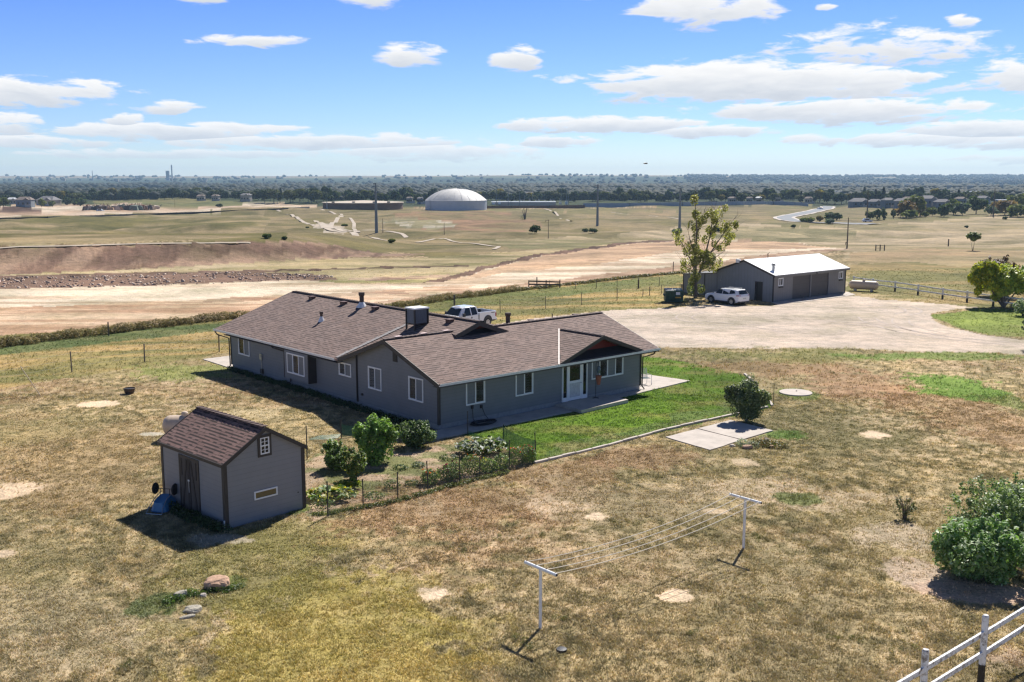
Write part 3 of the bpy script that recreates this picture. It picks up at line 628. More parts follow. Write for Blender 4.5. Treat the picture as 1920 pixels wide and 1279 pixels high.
# gutters
gu = MB()
def gutter(a, b, out):
    a = np.array(a, float); b = np.array(b, float); out = np.array(out, float)
    gu.beam(a+out*.11, b+out*.11, .022, .13); gu.beam(a+out*.055-np.array([0, 0, .055]), b+out*.055-np.array([0, 0, .055]), .11, .02)
gutter((UL-.02, -.6, 2.60), (UR+.02, -.6, 2.60), (0, -1, 0)); gutter((ue, 9.3, 2.66), (ue, VF, 2.66), (-1, 0, 0))
build_each(gu, 'gutter', M_gutter, house, 2)
for pts in [[(16.6, -.62, 2.5), (16.55, -.5, 2.3), (16.05, -.06, 2.1), (16.03, -.05, .25), (16.05, -.22, .1)], [(-.54, 25.1, 2.5), (-.5, 24.9, 2.35), (-.08, 24.0, 2.15), (-.07, 23.98, .2), (-.2, 23.98, .1)], [(-.54, 17.1, 2.56), (-.48, 17.0, 2.4), (-.09, 15.6, 2.2), (-.07, 15.5, 2.0), (-.07, 15.5, .35), (-.3, 15.6, .2)]]:
    d = MB(); d.tube(pts, .045, 6); d.build('downspout', M_trim, house)
d = MB(); d.beam((-.05, 7.78, .3), (-.05, 7.78, 3.0), .05, .07); d.tube([(-.07, 9.95, 2.5), (-.16, 9.98, 2.44)], .06, 8); build_each(d, 'wall_pipe', M_trim, house)
# bay window box, meter
b_ = MB(); b_.box(-.55, .0, 12.45, 15.35, .72, 2.5); b_.build('bay', M_side, house)
b_ = MB(); b_.box(-.57, -.0, 12.38, 12.449, .70, 2.48); b_.box(-.57, -.50, 15.35, 15.41, .70, 2.48); build_each(b_, 'bay_trim', M_trim, house)
b_ = MB(); b_.box(-.11, -.001, 19.25, 19.55, 1.25, 1.62); b_.tube([(-.05, 19.4, 1.25), (-.05, 19.4, .35), (-.05, 19.5, .1)], .025, 6); b_.lathe([(.07, 0), (.07, .05)], 12, (-.14, 19.4, 1.47), 'x'); b_.build('electric_meter', M_galv, house)
b_ = MB(); b_.box(-.12, -.001, 19.2, 19.5, .3, .62); b_.box(-.07, -.001, 7.2, 7.34, .75, .87); build_each(b_, 'junction_box', M_trim, house)
# gable vent
b_ = MB()
b_.box(-.03, -.001, 3.7, 4.12, 3.18, 3.72)
for k in range(7): b_.beam((-.045, 3.74, 3.24+k*.065), (-.045, 4.08, 3.24+k*.065), .03, .015)
b_.build('gable_vent', M_dk, house)
# windows: left wall (normal -u), seen along +v
L = lambda v: (0, v, 0)
window(house, (0, 1.33, 0), (0, 1, 0), 1.34, 1.30, 1.28, (-1, 0, 0), 2, [0]); window(house, (0, 5.28, 0), (0, 1, 0), 1.34, 1.30, 1.29, (-1, 0, 0), 2, [0])
window(house, (0, 8.42, 0), (0, 1, 0), 1.34, .80, 1.62, (-1, 0, 0), 2, [0]); window(house, (-.55, 12.85, 0), (0, 1, 0), 2.15, 1.28, 1.08, (-1, 0, 0), 3, [1])
window(house, (0, 21.1, 0), (0, 1, 0), 1.62, 1.18, 1.20, (-1, 0, 0), 2, [0])
# front wall
window(house, (1.83, 0, 0), (1, 0, 0), 1.34, 1.32, 1.08, (0, -1, 0), 2); window(house, (5.4, 0, 0), (1, 0, 0), 1.34, 1.32, 1.08, (0, -1, 0), 2)
window(house, (11.5, 0, 0), (1, 0, 0), 2.78, 1.22, 1.24, (0, -1, 0), 4)
# entrance: two sidelights and storm door
def rectbar(mb, s0, s1, t0, t1, d0, d1): mb.box(s0, s1, -d1, -d0, t0, t1)
en = MB()
for s in (9.02, 9.40, 10.62, 11.03): rectbar(en, s, s+.11 if s in (9.40, 10.62) else s+.07, .22, 2.44, -.02, .07)
rectbar(en, 9.02, 11.1, 2.44, 2.54, -.02, .072); rectbar(en, 9.09, 9.40, .22, .46, -.02, .06); rectbar(en, 10.73, 11.03, .22, .46, -.02, .06)
en.build('door_frame', M_white, house)
dr = MB(); rectbar(dr, 9.51, 10.62, .24, 1.32, .0, .05); rectbar(dr, 9.51, 9.63, 1.32, 2.44, .0, .05); rectbar(dr, 10.50, 10.62, 1.32, 2.44, .0, .05); rectbar(dr, 9.63, 10.50, 2.32, 2.44, .0, .05); rectbar(dr, 9.63, 10.5, 1.32, 1.4, .0, .051)
door = dr.build('door', M_white, house)
p = MB(); rectbar(p, 9.63, 10.50, 1.4, 2.32, .005, .02); p.build('pane', M_glass, door)
p = MB(); rectbar(p, 9.64, 10.49, .42, 1.26, .05, .058); p.build('kick_panel', mat('door_panel', (.55, .56, .57), .4), door)
p = MB(); p.tube([(10.55, -.05, 1.22), (10.55, -.12, 1.22), (10.45, -.12, 1.22)], .016, 6); p.build('handle', M_galv, door)
for s in (9.09, 10.73):
    p = MB(); rectbar(p, s, s+.31 if s < 10 else 11.03, .46, 2.44, -.01, .015); p.build('sidelight', M_glass, house)
# porch gable
pu, pz = 11.85, 3.94; mp_ = .362
def zp(u): return pz-mp_*abs(u-pu)
vb2 = -.6+(pz-E0)/m_
pg = MB()
slope(pg, [(pu-3.56, -.62, 2.66), (pu, -.62, pz+.01), (pu, vb2+.1, pz+.01)], (pu, 0, 0), (0, -1, 0), (1, 0, mp_), .1)
slope(pg, [(pu, vb2+.1, pz+.01), (pu, -.62, pz+.01), (pu+3.56, -.62, 2.66)], (pu, 0, 0), (0, 1, 0), (-1, 0, mp_), .1)
pgo = pg.build('porch_gable', M_roof, house)
tr = MB(); rake((pu-3.6, -.63, zp(pu-3.6)+.05), (pu, -.63, pz+.02), (0, -1, 0), .2); rake((pu, -.63, pz+.02), (pu+3.6, -.63, zp(pu+3.6)+.05), (0, -1, 0), .2); build_each(tr, 'rake_board', M_trim, pgo)
p = MB(); p.put([(pu-2.85, .35, zp(pu-2.85)-.1), (pu, .35, pz-.1), (pu+2.85, .35, zp(pu+2.85)-.1), (pu+2.85, .35, 2.85), (pu-2.85, .35, 2.85)], [(0, 1, 2, 3, 4)]); p.build('gable_board', M_red, pgo)
p = MB(); n_ = np.array([0, 0, .03]); a = np.array([pu-3.62, -.62, 2.655]); b = np.array([pu-.05, vb2+.05, zf(vb2+.05)]); sd_ = np.array([-.10, 0, 0])
p.put([a+n_, b+n_, b+n_+sd_*.9, a+n_+sd_], [(0, 1, 2, 3)]); p.put([a+n_*.2, b+n_*.2, b+n_*.2+sd_*.9, a+n_*.2+sd_], [(3, 2, 1, 0)]); p.build('valley_strip', mat('cream_flashing', (.52, .46, .42), .6), pgo)
M_gableshade = mat('painted_gable_shade', (.03, .028, .03), .9)  # near-black colour for added sheets that paint the shade under both gables
p = MB(); p.slab([(pu-3.3, -.5, zf(-.5)+.02), (pu+3.3, -.5, zf(-.5)+.02), (pu+2.8, .34, zf(.34)+.02), (pu-2.8, .34, zf(.34)+.02)], .015); p.build('shade_sheet', M_gableshade, pgo)
p = MB(); p.slab([(4.3, 3.72, zf(3.72)+.02), (7.3, 3.72, zf(3.72)+.02), (7.3, 4.27, zf(4.27)+.02), (4.3, 4.27, zf(4.27)+.02)], .015); p.build('shade_sheet', M_gableshade, roof)
p = MB()
for k in range(12):
    v = -.6+k*.3
    if v+.28 < vb2: p.beam((pu, v+.28, pz+.02), (pu, v, pz+.04), .26, .03)
p.build('ridge_cap', bpy.data.materials['ridge_cap_shingle'], pgo)
# row of pale grey strips on the rear slope beside the front wing
M_palestrip = mat('pale_grey_strip', (.34, .315, .30), .7, .25, 14.)
p = MB()
A0 = np.array([-.42, 9.2, zr(-.42)+.035]); A1 = np.array([4.3, 8.45, zr(4.3)+.035]); n0 = np.array([0, .34, 0])
for k in range(17):
    q0 = A0+(A1-A0)*k/17; q1 = A0+(A1-A0)*(k+.93)/17; s = .75+.35*((k*7) % 5)/5
    p.put([q0, q1, q1+n0*s, q0+n0*s], [(0, 1, 2, 3)])
p.build('valley_strip', M_palestrip, roof)
p = MB()
for u_ in (.55, 2.3, 3.95):
    p.beam((u_-.2, RV+.03, RZ+.07), (u_+.22, RV+.03, RZ+.07), .3, .03)
build_each(p, 'ridge_flashing', mat('pink_flashing', (.62, .47, .43), .6), roof)
# roof vents, pipes, cooler
def on_rear(u, v): return (u, v, zr(u))
def vent(u, v, onr=True, s=1.):
    z = zr(u) if onr else zf(v); m = MB()
    m.box(u-.17*s, u+.17*s, v-.2*s, v+.2*s, z-.05, z+.12); m.box(u-.21*s, u+.19*s, v-.24*s, v+.24*s, z+.12, z+.17)
    return m.build('roof_vent', M_brownvent, roof)
M_brownvent = mat('brown_vent', (.12, .06, .045), .6)
for (x, y) in [(593, 556), (650, 567), (711, 576), (853, 598)]:
    r_ = ray(x, y); n3 = np.array([-mr*math.cos(R(HA)), -mr*math.sin(R(HA)), 1.]); P0 = np.array([HO[0], HO[1], zr(0)])
    q = np.array([0, 0, CH])+r_*(((P0-[0, 0, CH])@n3)/(r_@n3)); q2 = q[:2]-np.array(HO); a_ = R(HA)
    vent(min(5.25, q2[0]*math.cos(a_)+q2[1]*math.sin(a_)), -q2[0]*math.sin(a_)+q2[1]*math.cos(a_))
def pipe(u, v, z, h, r, cone=0):
    m = MB(); m.lathe([(r, -.25), (r, h*.72), (r*1.0, h*.72), (r*1.35, h*.8), (r*1.35, h), (r*.2, h+.02)], 12, (u, v, z)); o_ = m.build('chimney_pipe', M_rust, roof, smooth=False)
    if cone:
        m = MB(); m.lathe([(r*2.6, -.06), (r*1.3, .22), (r*1.05, .3)], 12, (u, v, z)); m.build('flashing', M_gutter, roof)
pipe(5.3, 15.3, zr(5.3), .95, .15, 1); pipe(2.85, 16.4, zr(2.85), .62, .09, 1); pipe(9.0, 4.75, zf(4.75), .75, .14)
for u_ in (7.6, 10.9, 14.8):
    vent(u_, 4.75, False, .7)
m = MB(); m.tube([(12.9, 4.9, zf(4.9)), (12.9, 4.9, RZ+.22)], .035, 6); m.build('plumbing_vent', M_rust, roof)
# evaporative cooler, slatted sides on legs
cx0, cx1, cy0, cy1 = 3.75, 4.72, 7.2, 8.05
cb = RRZ-.42; ct = cb+.98
m = MB(); m.box(cx0+.03, cx1-.03, cy0+.03, cy1-.03, cb+.1, ct-.06); m.box(cx0, cx1, cy0, cy1, cb, cb+.1)
cooler = m.build('roof_cooler', M_dk, roof)
m = MB()
for x in (cx0, cx1):
    for y in (cy0, cy1): m.beam((x, y, zr(x)-.05), (x, y, ct), .09, .09)
build_each(m, 'cooler_leg', M_dk, roof)
m = MB(); m.box(cx0-.07, cx1+.07, cy0-.07, cy1+.07, ct-.05, ct+.035); m.build('cooler_lid', M_white, roof)
M_slat = mat('grey_slats', (.15, .17, .20), .6, .3, 5, streak=(12, 12, .6))
m = MB()
for k in range(13):
    y = cy0+.06+k*(cy1-cy0-.12)/13; m.box(cx0-.002, cx0+.03, y, y+.05, cb+.08, ct-.06)
for k in range(11):
    x = cx0+.06+k*(cx1-cx0-.12)/11; m.box(x, x+.05, cy0-.002, cy0+.03, cb+.08, ct-.06)
m.build('cooler_slats', M_slat, roof)
def hw(u, v, z=0):
    a = R(HA); return (HO[0]+u*math.cos(a)-v*math.sin(a), HO[1]+u*math.sin(a)+v*math.cos(a), z)

# ---------------------------------------------------------------- concrete around the house (setting)
def flat_struct(name, pts, z0, z1, m=M_conc, wob=0):
    p2 = []
    for i in range(len(pts)):
        a = np.array(pts[i], float); b = np.array(pts[(i+1) % len(pts)], float); n = max(1, int(np.linalg.norm(b-a)/.5)) if wob else 1
        for k in range(n):
            q = a+(b-a)*k/n; p2.append((q[0]+(random.random()-.5)*wob, q[1]+(random.random()-.5)*wob))
    mb = MB(); mb.prism(p2, z0, z1); o_ = mb.build(name, m); tag(o_, kind='structure'); return o_
H2 = lambda u, v: hw(u, v)[:2]
flat_struct('walkway', [H2(-.3, -1.45), H2(8.5, -1.55), H2(8.5, -.02), H2(-.05, -.02), H2(-.3, -.02), H2(-1.5, -1.0), H2(-1.2, -1.4)], -.05, .07)
flat_struct('doorstep', [H2(8.5, -2.15), H2(12.6, -2.0), H2(12.6, -.02), H2(8.5, -.02)], -.05, .2)
flat_struct('patio', [H2(12.65, -.9), H2(14.4, -.75), H2(20.5, -.3), H2(19.9, 3.2), H2(17.5, 4.5), H2(16.0, 4.5), H2(16.0, -.03), H2(12.65, -.03)], -.05, .06)
flat_struct('rear_patio', [H2(.0, 28.6), H2(-.1, 24.2), H2(4.5, 24.2), H2(4.5, 28.6)], -.05, .05)
flat_struct('concrete_pad', [H2(7.55, -11.95), H2(10.3, -11.8), H2(10.45, -8.85), H2(7.9, -8.85)], -.05, .045, wob=.05)
flat_struct('concrete_pad', [H2(10.42, -11.8), H2(13.2, -11.7), H2(13.45, -8.8), H2(10.57, -8.82)], -.05, .05, wob=.05)
flat_struct('garage_apron', [gp(1455, 571)[:2], gp(1500, 567)[:2], gp(1582, 556.5)[:2], gp(1604, 553)[:2], gp(1590, 548)[:2], gp(1500, 556)[:2], gp(1440, 564)[:2]], -.05, .04)
lid = MB(); cx, cy, _ = gp(1492, 737); lid.lathe([(.0, -.05), (1.0, -.05), (1.0, .06), (.97, .075), (.0, .075)], 40, (cx, cy, 0)); lid.lathe([(.05, .07), (.05, .13)], 8, (cx+.1, cy+.2, 0)); tag(lid.build('septic_lid', M_conc), 'round concrete tank lid set flush in the dry lawn', 'tank lid')
# kerb edging of the lawn
ed = MB()
pts = [gp(x, y) for x, y in [(1003, 869), (1080, 851), (1140, 836), (1250, 806), (1376, 778), (1440, 764)]]
for a, b in zip(pts[:-1], pts[1:]):
    a = np.array(a); b = np.array(b); n = int(np.linalg.norm(b-a)/1.2)+1
    for k in range(n):
        j = (rs.rand(3)-.5)*[.05, .05, .03]; ed.beam(a+(b-a)*k/n+j+[0, 0, .03], a+(b-a)*(k+.94)/n+j*.5+[0, 0, .03], .15, .14)
pts = [gp(x, y) for x, y in [(1448, 762), (1440, 748)]]+[gp(x, y) for x, y in [(1412, 716), (1396, 702)]]
tag(ed.build('lawn_edging', M_conc), 'long pale concrete edging strip along the front of the green lawn', 'edging'); ed = MB()
ed.beam(np.array(pts[0])+[0, 0, .03], np.array(pts[1])+[0, 0, .03], .14, .12); tag(ed.build('lawn_edging', M_conc), 'short piece of edging behind the glossy bush', 'edging'); ed = MB(); ed.beam(np.array(pts[2])+[0, 0, .03], np.array(pts[3])+[0, 0, .03], .14, .12); tag(ed.build('lawn_edging', M_conc), 'slanting piece of edging at the far corner of the green lawn', 'edging')


# ---------------------------------------------------------------- garden shed
SA = 46.; SO = (-10.87, 37.23)
shed = thing('garden_shed', 'small grey wooden shed with dark brown shingle roof and plank double doors', 'shed', (SO[0], SO[1], 0), SA)
m = MB(); sw, sl_ = 3.6, 4.85; e_ = 2.52; ap = 3.58
w = MB()
wallpoly([(0, 0, -.1), (sw, 0, -.1), (sw, 0, e_), (sw/2, 0, ap), (0, 0, e_)], (0, -1, 0), .1)
wallpoly([(0, sl_, -.1), (0, 0, -.1), (0, 0, e_), (0, sl_, e_)], (-1, 0, 0), .1)
wallpoly([(sw, 0, -.1), (sw, sl_, -.1), (sw, sl_, e_), (sw, 0, e_)], (1, 0, 0), .1)
wallpoly([(sw, sl_, -.1), (0, sl_, -.1), (0, sl_, e_), (sw/2, sl_, ap), (sw, sl_, e_)], (0, 1, 0), .1)
w.build('wall', M_shedside, shed)
ms = (ap-e_)/(sw/2); rz = ap+.12
m = MB()
slope(m, [(-.1, sl_+.1, rz-ms*(sw/2+.1)), (-.1, -.12, rz-ms*(sw/2+.1)), (sw/2, -.12, rz), (sw/2, sl_+.1, rz)], (0, 0, 0), (0, -1, 0), (1, 0, ms), .09)
slope(m, [(sw+.1, -.12, rz-ms*(sw/2+.1)), (sw+.1, sl_+.1, rz-ms*(sw/2+.1)), (sw/2+.001, sl_+.1, rz), (sw/2+.001, -.12, rz)], (0, 0, 0), (0, 1, 0), (-1, 0, ms), .09)
sroof = m.build('roof', M_shedroof, shed)
m = MB()
for k in range(17): m.beam((sw/2, -.1+k*.3+.28, rz+.01), (sw/2, -.1+k*.3, rz+.03), .26, .03)
m.build('ridge_cap', mat('shed_ridge_cap', (.10, .065, .055), .9), sroof)
tr = MB(); rake((-.1, -.12, rz-ms*(sw/2+.1)), (sw/2, -.12, rz), (0, -1, 0), .15); rake((sw/2, -.12, rz), (sw+.1, -.12, rz-ms*(sw/2+.1)), (0, -1, 0), .15); rake((-.1, sl_+.1, rz-ms*(sw/2+.1)), (sw/2, sl_+.1, rz), (0, 1, 0), .15)
tr.beam((-.115, -.1, rz-ms*(sw/2+.1)-.07), (-.115, sl_+.1, rz-ms*(sw/2+.1)-.07), .03, .13); build_each(tr, 'rake_board', M_trim, shed)
c = MB()
for (x0, x1, y0, y1) in [(-.025, .13, -.025, .13), (sw-.13, sw+.025, -.025, .13), (-.025, .13, sl_-.13, sl_+.025)]: c.box(x0, x1, y0, y1, -.1, e_+.02)
build_each(c, 'corner_board', M_trim, shed)
m = MB()
for (a, b) in ((1.5, 2.1),):
    m.box(a, b, -.04, -.001, 2.52, 2.62); m.box(a, b, -.04, -.001, 3.28, 3.38); m.box(a, a+.1, -.04, -.001, 2.62, 3.28); m.box(b-.1, b, -.04, -.001, 2.62, 3.28)
m.build('window_trim', M_trim, shed)
m = MB(); a, b, z0, z1 = 1.6, 2.0, 2.62, 3.28
for (x0, x1, y0, y1) in [(a, b, z0, z0+.05), (a, b, z1-.04, z1), (a, a+.045, z0+.05, z1-.04), (b-.045, b, z0+.05, z1-.04), (a+.045, b-.045, 2.93, 2.98), (1.785, 1.815, z0+.05, 2.93), (1.785, 1.815, 2.98, z1-.04), (a+.045, 1.785, 2.78, 2.8), (1.815, b-.045, 2.78, 2.8), (a+.045, 1.785, 3.1, 3.12), (1.815, b-.045, 3.1, 3.12)]: m.box(x0, x1, -.05, -.002, y0, y1)
wn = m.build('window', M_white, shed); wn['label'] = 'small white grid window under the gable'
m = MB(); m.box(a+.03, b-.03, -.02, -.001, z0+.03, z1-.03); m.build('pane', M_glass, wn)
m = MB(); a, b, z0, z1 = 1.26, 2.3, .86, 1.2
for q in [(a, b, z0, z0+.055), (a, b, z1-.055, z1), (a, a+.055, z0+.055, z1-.055), (b-.055, b, z0+.055, z1-.055)]: m.box(q[0], q[1], -.04, -.001, q[2], q[3])
wn = m.build('window', M_white, shed); wn['label'] = 'low narrow white window'
m = MB(); m.box(a+.05, b-.05, -.015, -.001, z0+.05, z1-.05); m.build('pane', mat('amber_pane', (.16, .13, .06), .2), wn)
m = MB(); m.lathe([(.03, -.01), (.03, 0)], 10, (3.27, -.003, .73), 'y'); m.build('cable_hole', M_dk, shed)
# double doors with diagonal battens
M_door = mat('weathered_door', (.085, .075, .068), .8, .35, 6., streak=(8, 8, .6)); M_batt = mat('door_batten', (.045, .036, .032), .8, .2)
m = MB(); m.box(-.035, -.001, 1.84, 1.93, .05, 2.25); m.box(-.035, -.001, 3.30, 3.39, .05, 2.25); m.box(-.036, -.001, 1.84, 3.39, 2.25, 2.34); m.build('door_frame', M_trim, shed)
for (y0, y1, fl) in ((1.93, 2.61, 1), (2.62, 3.30, -1)):
    m = MB()
    for k in range(5): m.box(-.022, -.001, y0+.137*k, y0+.137*k+.13, .06, 2.25)
    dd = m.build('door', M_door, shed)
    m = MB(); m.box(-.04, -.021, y0 if fl < 0 else y1-.09, y0+.09 if fl < 0 else y1, .06, 2.25)
    ya, yb = (y0+.12, y1-.16) if fl > 0 else (y1-.12, y0+.16)
    m.beam((-.032, ya, .12), (-.032, yb, 2.2), .02, .1, up=(0, 1, 0)); m.beam((-.030, ya if fl > 0 else ya, 1.5), (-.030, ya, 2.2), .02, .07, up=(0, 1, 0)); m.build('batten', M_batt, dd)
m = MB(); m.box(-.07, -.04, 2.56, 2.66, 1.36, 1.42); m.tube([(-.06, 2.6, 1.36), (-.06, 2.6, .9)], .008, 5); m.build('latch', M_white, shed)
m = MB(); m.tube([(-.05, .02, .02), (-.05, .02, .35)], .03, 8); m.build('drain_pipe', M_white, shed)

# ---------------------------------------------------------------- two-wheeled garden cart leaning on the shed
def sw_(u, v, z=0):
    a = R(SA); return (SO[0]+u*math.cos(a)-v*math.sin(a), SO[1]+u*math.sin(a)+v*math.cos(a), z)
M_blue = mat('blue_plastic', (.045, .19, .36), .35, .1)
cart = thing('garden_cart', 'blue two-wheeled garden cart tipped nose-down beside the shed doors', 'garden cart', gp(308, 955), 80)
def cxf(o_): o_.matrix_local = Matrix.Translation((0, 0, .16))@Matrix.Rotation(R(-14), 4, 'Y')
m = MB()   # upturned tub
V = []; 
for (z, sx_, sy_) in ((.0, .52, .40), (.34, .36, .26)):
    for k in range(16):
        t = 2*math.pi*k/16; c_t, s_t = math.cos(t), math.sin(t); V.append((sx_*math.copysign(abs(c_t)**.5, c_t), sy_*math.copysign(abs(s_t)**.5, s_t), z))
m.put(V, [(k, (k+1) % 16, (k+1) % 16+16, k+16) for k in range(16)]+[tuple(range(16, 32))]); m.put([(x*1.04, y*1.05, z) for (x, y, z) in V[:16]]+[(x*1.04, y*1.05, .03) for (x, y, z) in V[:16]], [(k, (k+1) % 16, (k+1) % 16+16, k+16) for k in range(16)])
cxf(m.build('tub', M_blue, cart, bevel=.01))
m = MB(); m.tube([(.45, -.28, .38), (-.1, -.26, .42), (-.62, -.3, .25), (-.8, -.34, .1)], .017, 6); m.tube([(.45, .28, .38), (-.1, .26, .42), (-.62, .3, .25), (-.8, .34, .1)], .017, 6); m.tube([(-.8, -.34, .1), (-.8, .34, .1)], .017, 6); cxf(m.build('handle', M_galv, cart))
m = MB(); m.tube([(.3, -.42, .6), (.3, .42, .6)], .014, 6); m.tube([(.3, -.2, .6), (.2, -.2, .36)], .014, 6); m.tube([(.3, .2, .6), (.2, .2, .36)], .014, 6); cxf(m.build('axle', M_dk, cart))
for s in (-1, 1):
    m = MB(); m.lathe([(.10, -.045), (.2, -.05), (.235, -.02), (.235, .02), (.2, .05), (.10, .045)], 20, (.3, s*.42, .6), 'y'); wl = m.build('wheel', M_tyre, cart, smooth=False); cxf(wl)
    m = MB(); m.lathe([(.03, -.03), (.12, -.035), (.12, .035), (.03, .03)], 14, (.3, s*.42, .6), 'y'); m.build('rim', M_blue, wl)

# ---------------------------------------------------------------- gas tanks
def gas_tank(name, label, loc, rz, r=.48, L_=3.0):
    t = thing(name, label, 'gas tank', loc, rz); n = 8
    prof = [(.02, -L_/2-r*.75)]+[(r*math.sin(a), -L_/2-r*.75*math.cos(a)) for a in np.linspace(.15, math.pi/2, n)]+[(r*math.cos(a), L_/2+r*.75*math.sin(a)) for a in np.linspace(0, math.pi/2-.15, n)]+[(.02, L_/2+r*.75)]
    m = MB(); m.lathe(prof, 28, (0, 0, r+.2), 'x'); m.build('tank', M_cream, t, smooth=True)
    m = MB()
    for k in (-L_/2, 0, L_/2): m.lathe([(r+.004, -.02), (r+.004, .02)], 28, (k, 0, r+.2), 'x')
    build_each(m, 'weld_seam', M_cream, t)
    m = MB(); m.lathe([(.17, 0), (.17, .16), (.12, .22), (.02, .24)], 16, (0, 0, 2*r+.17)); m.build('valve_dome', M_cream, t)
    for k in (-L_*.36, L_*.36):
        m = MB(); m.box(k-.12, k+.12, -.34, .34, 0, .34); m.build('support', M_conc, t)
    return t
gas_tank('propane_tank', 'cream gas tank half hidden behind the small shed', (-16.7, 50.9, 0), 4., .52, 1.5)
gas_tank('propane_tank', 'tan gas tank standing by the garage and the white rail fence', gp(1619, 546), -30., .52, 2.6)

# ---------------------------------------------------------------- garage
GA = 40.5; GO = (28.05, 109.14)
gar = thing('garage', 'grey steel garage with white metal roof and two roll-up doors behind the gravel yard', 'garage', (GO[0], GO[1], 0), GA)
gw, gd = 14.05, 7.6; ge = 2.95; ga = 4.28
w = MB()
wallpoly([(0, 0, -.3), (3.55, 0, -.3), (3.55, 0, ge), (0, 0, ge)], (0, -1, 0)); wallpoly([(10.55, 0, -.3), (gw, 0, -.3), (gw, 0, ge), (10.55, 0, ge)], (0, -1, 0)); wallpoly([(3.55, 0, 2.55), (10.55, 0, 2.55), (10.55, 0, ge), (3.55, 0, ge)], (0, -1, 0)); wallpoly([(6.95, .001, -.3), (7.12, .001, -.3), (7.12, .001, 2.55), (6.95, .001, 2.55)], (0, -1, 0))
w.build('front_wall', M_garfront, gar)
w = MB()
wallpoly([(0, gd, -.3), (0, 2.3, -.3), (0, 2.3, 2.03), (0, 1.45, 2.03), (0, 1.45, -.3), (0, .0, -.3), (0, 0, ge), (0, gd/2, ga), (0, gd, ge)], (-1, 0, 0)); wallpoly([(gw, 0, -.3), (gw, gd, -.3), (gw, gd, ge), (gw, gd/2, ga), (gw, 0, ge)], (1, 0, 0)); wallpoly([(gw, gd, -.3), (0, gd, -.3), (0, gd, ge), (gw, gd, ge)], (0, 1, 0))
w.build('wall', M_garside, gar)
M_whroof = mat('white_metal_roof', (.86, .86, .86), .35, .03)
m = MB(); mg = (ga-ge)/(gd/2); o2 = .25
m.slab([(-o2, -.35, ga+.1-mg*(gd/2+.35)), (gw+o2, -.35, ga+.1-mg*(gd/2+.35)), (gw+o2, gd/2, ga+.1), (-o2, gd/2, ga+.1)], .07); m.slab([(gw+o2, gd+.35, ga+.1-mg*(gd/2+.35)), (-o2, gd+.35, ga+.1-mg*(gd/2+.35)), (-o2, gd/2+.001, ga+.1), (gw+o2, gd/2+.001, ga+.1)], .07)
for k in range(32):
    x = -o2+.2+k*.45; a = np.array([x, -.34, ga+.112-mg*(gd/2+.34)]); b = np.array([x, gd/2-.02, ga+.112]); m.beam(a, b, .035, .03)
groof = m.build('roof', M_whroof, gar)
tr = MB(); rake((-o2, -.35, ga+.06-mg*(gd/2+.35)), (-o2, gd/2, ga+.06), (-1, 0, 0), .18); rake((-o2, gd/2, ga+.06), (-o2, gd+.35, ga+.06-mg*(gd/2+.35)), (-1, 0, 0), .18)
build_each(tr, 'rake_board', M_trim, gar)
m = MB(); m.box(-o2, gw+o2, -.39, -.351, ge-.24, ge-.02); m.build('fascia', M_garfront, gar)
m = MB(); m.box(-.03, .08, -.03, .08, -.2, ge-.02); m.box(gw-.08, gw+.03, -.03, .08, -.2, ge-.02); build_each(m, 'corner_board', M_dk, gar)
M_roll = siding('roll_up_door', (.105, .094, .088), .53)
for (a, b) in ((3.56, 6.94), (7.13, 10.54)):
    m = MB(); m.box(a, b, .12, .16, -.1, 2.54); dd = m.build('roll_up_door', M_roll, gar)
    m = MB(); m.box((a+b)/2-.15, (a+b)/2+.15, .10, .119, .3, .36); m.build('handle', M_dk, dd)
m = MB(); m.box(.16, .2, 1.4, 2.35, -.1, 2.1); dd = m.build('doorway', M_dk, gar); dd['label'] = 'open dark doorway'
m = MB(); m.box(-.03, .1, 1.37, 1.45, -.1, 2.1); m.box(-.03, .1, 2.3, 2.38, -.1, 2.1); m.box(-.03, .1, 1.45, 2.3, 2.03, 2.1); m.build('door_frame', M_trim, gar)
window(gar, (.85, 0, 0), (1, 0, 0), .88, .88, 1.68, (0, -1, 0), 2, None, .09); window(gar, (12.55, 0, 0), (1, 0, 0), .88, .84, 1.72, (0, -1, 0), 2, None, .09)
m = MB(); m.box(.95, 1.6, -.16, -.001, 1.5, 1.62); m.box(12.65, 13.3, -.16, -.001, 1.52, 1.64); build_each(m, 'window_shelf', M_trim, gar)
m = MB(); m.lathe([(.15, -.3), (.15, .5), (.26, .55), (.26, .62), (.13, .7), (.26, .78), (.02, .82)], 10, (1.0, .8, ga+.1-mg*(gd/2-.8))); m.build('flue', M_galv, groof)
m = MB(); m.box(-.4, -.1, 4.35, 4.75, 4.0, 4.35); m.box(-.42, -.08, 4.33, 4.77, 4.35, 4.4); m.build('vent_hood', M_gutter, gar)
m = MB(); m.tube([(4.7, gd/2+.4, ga), (4.7, gd/2+.4, ga+.5)], .05, 6); m.tube([(4.5, gd/2+.4, ga+.45), (5., gd/2+.4, ga+.6)], .03, 5); m.build('vent_pipe', M_rust, groof)
m = MB(); m.tube([(7.4, -.4, 2.85), (7.4, -.5, 2.8)], .05, 8); m.lathe([(.12, 0), (.05, .1)], 10, (7.4, -.5, 2.72)); m.build('wall_lamp', M_dk, gar)
m = MB(); m.tube([(-.01, 6.95, 2.35), (-.1, 6.9, 2.2), (-.05, 7.0, 1.8)], .03, 5); m.build('wall_pipe', M_galv, gar)
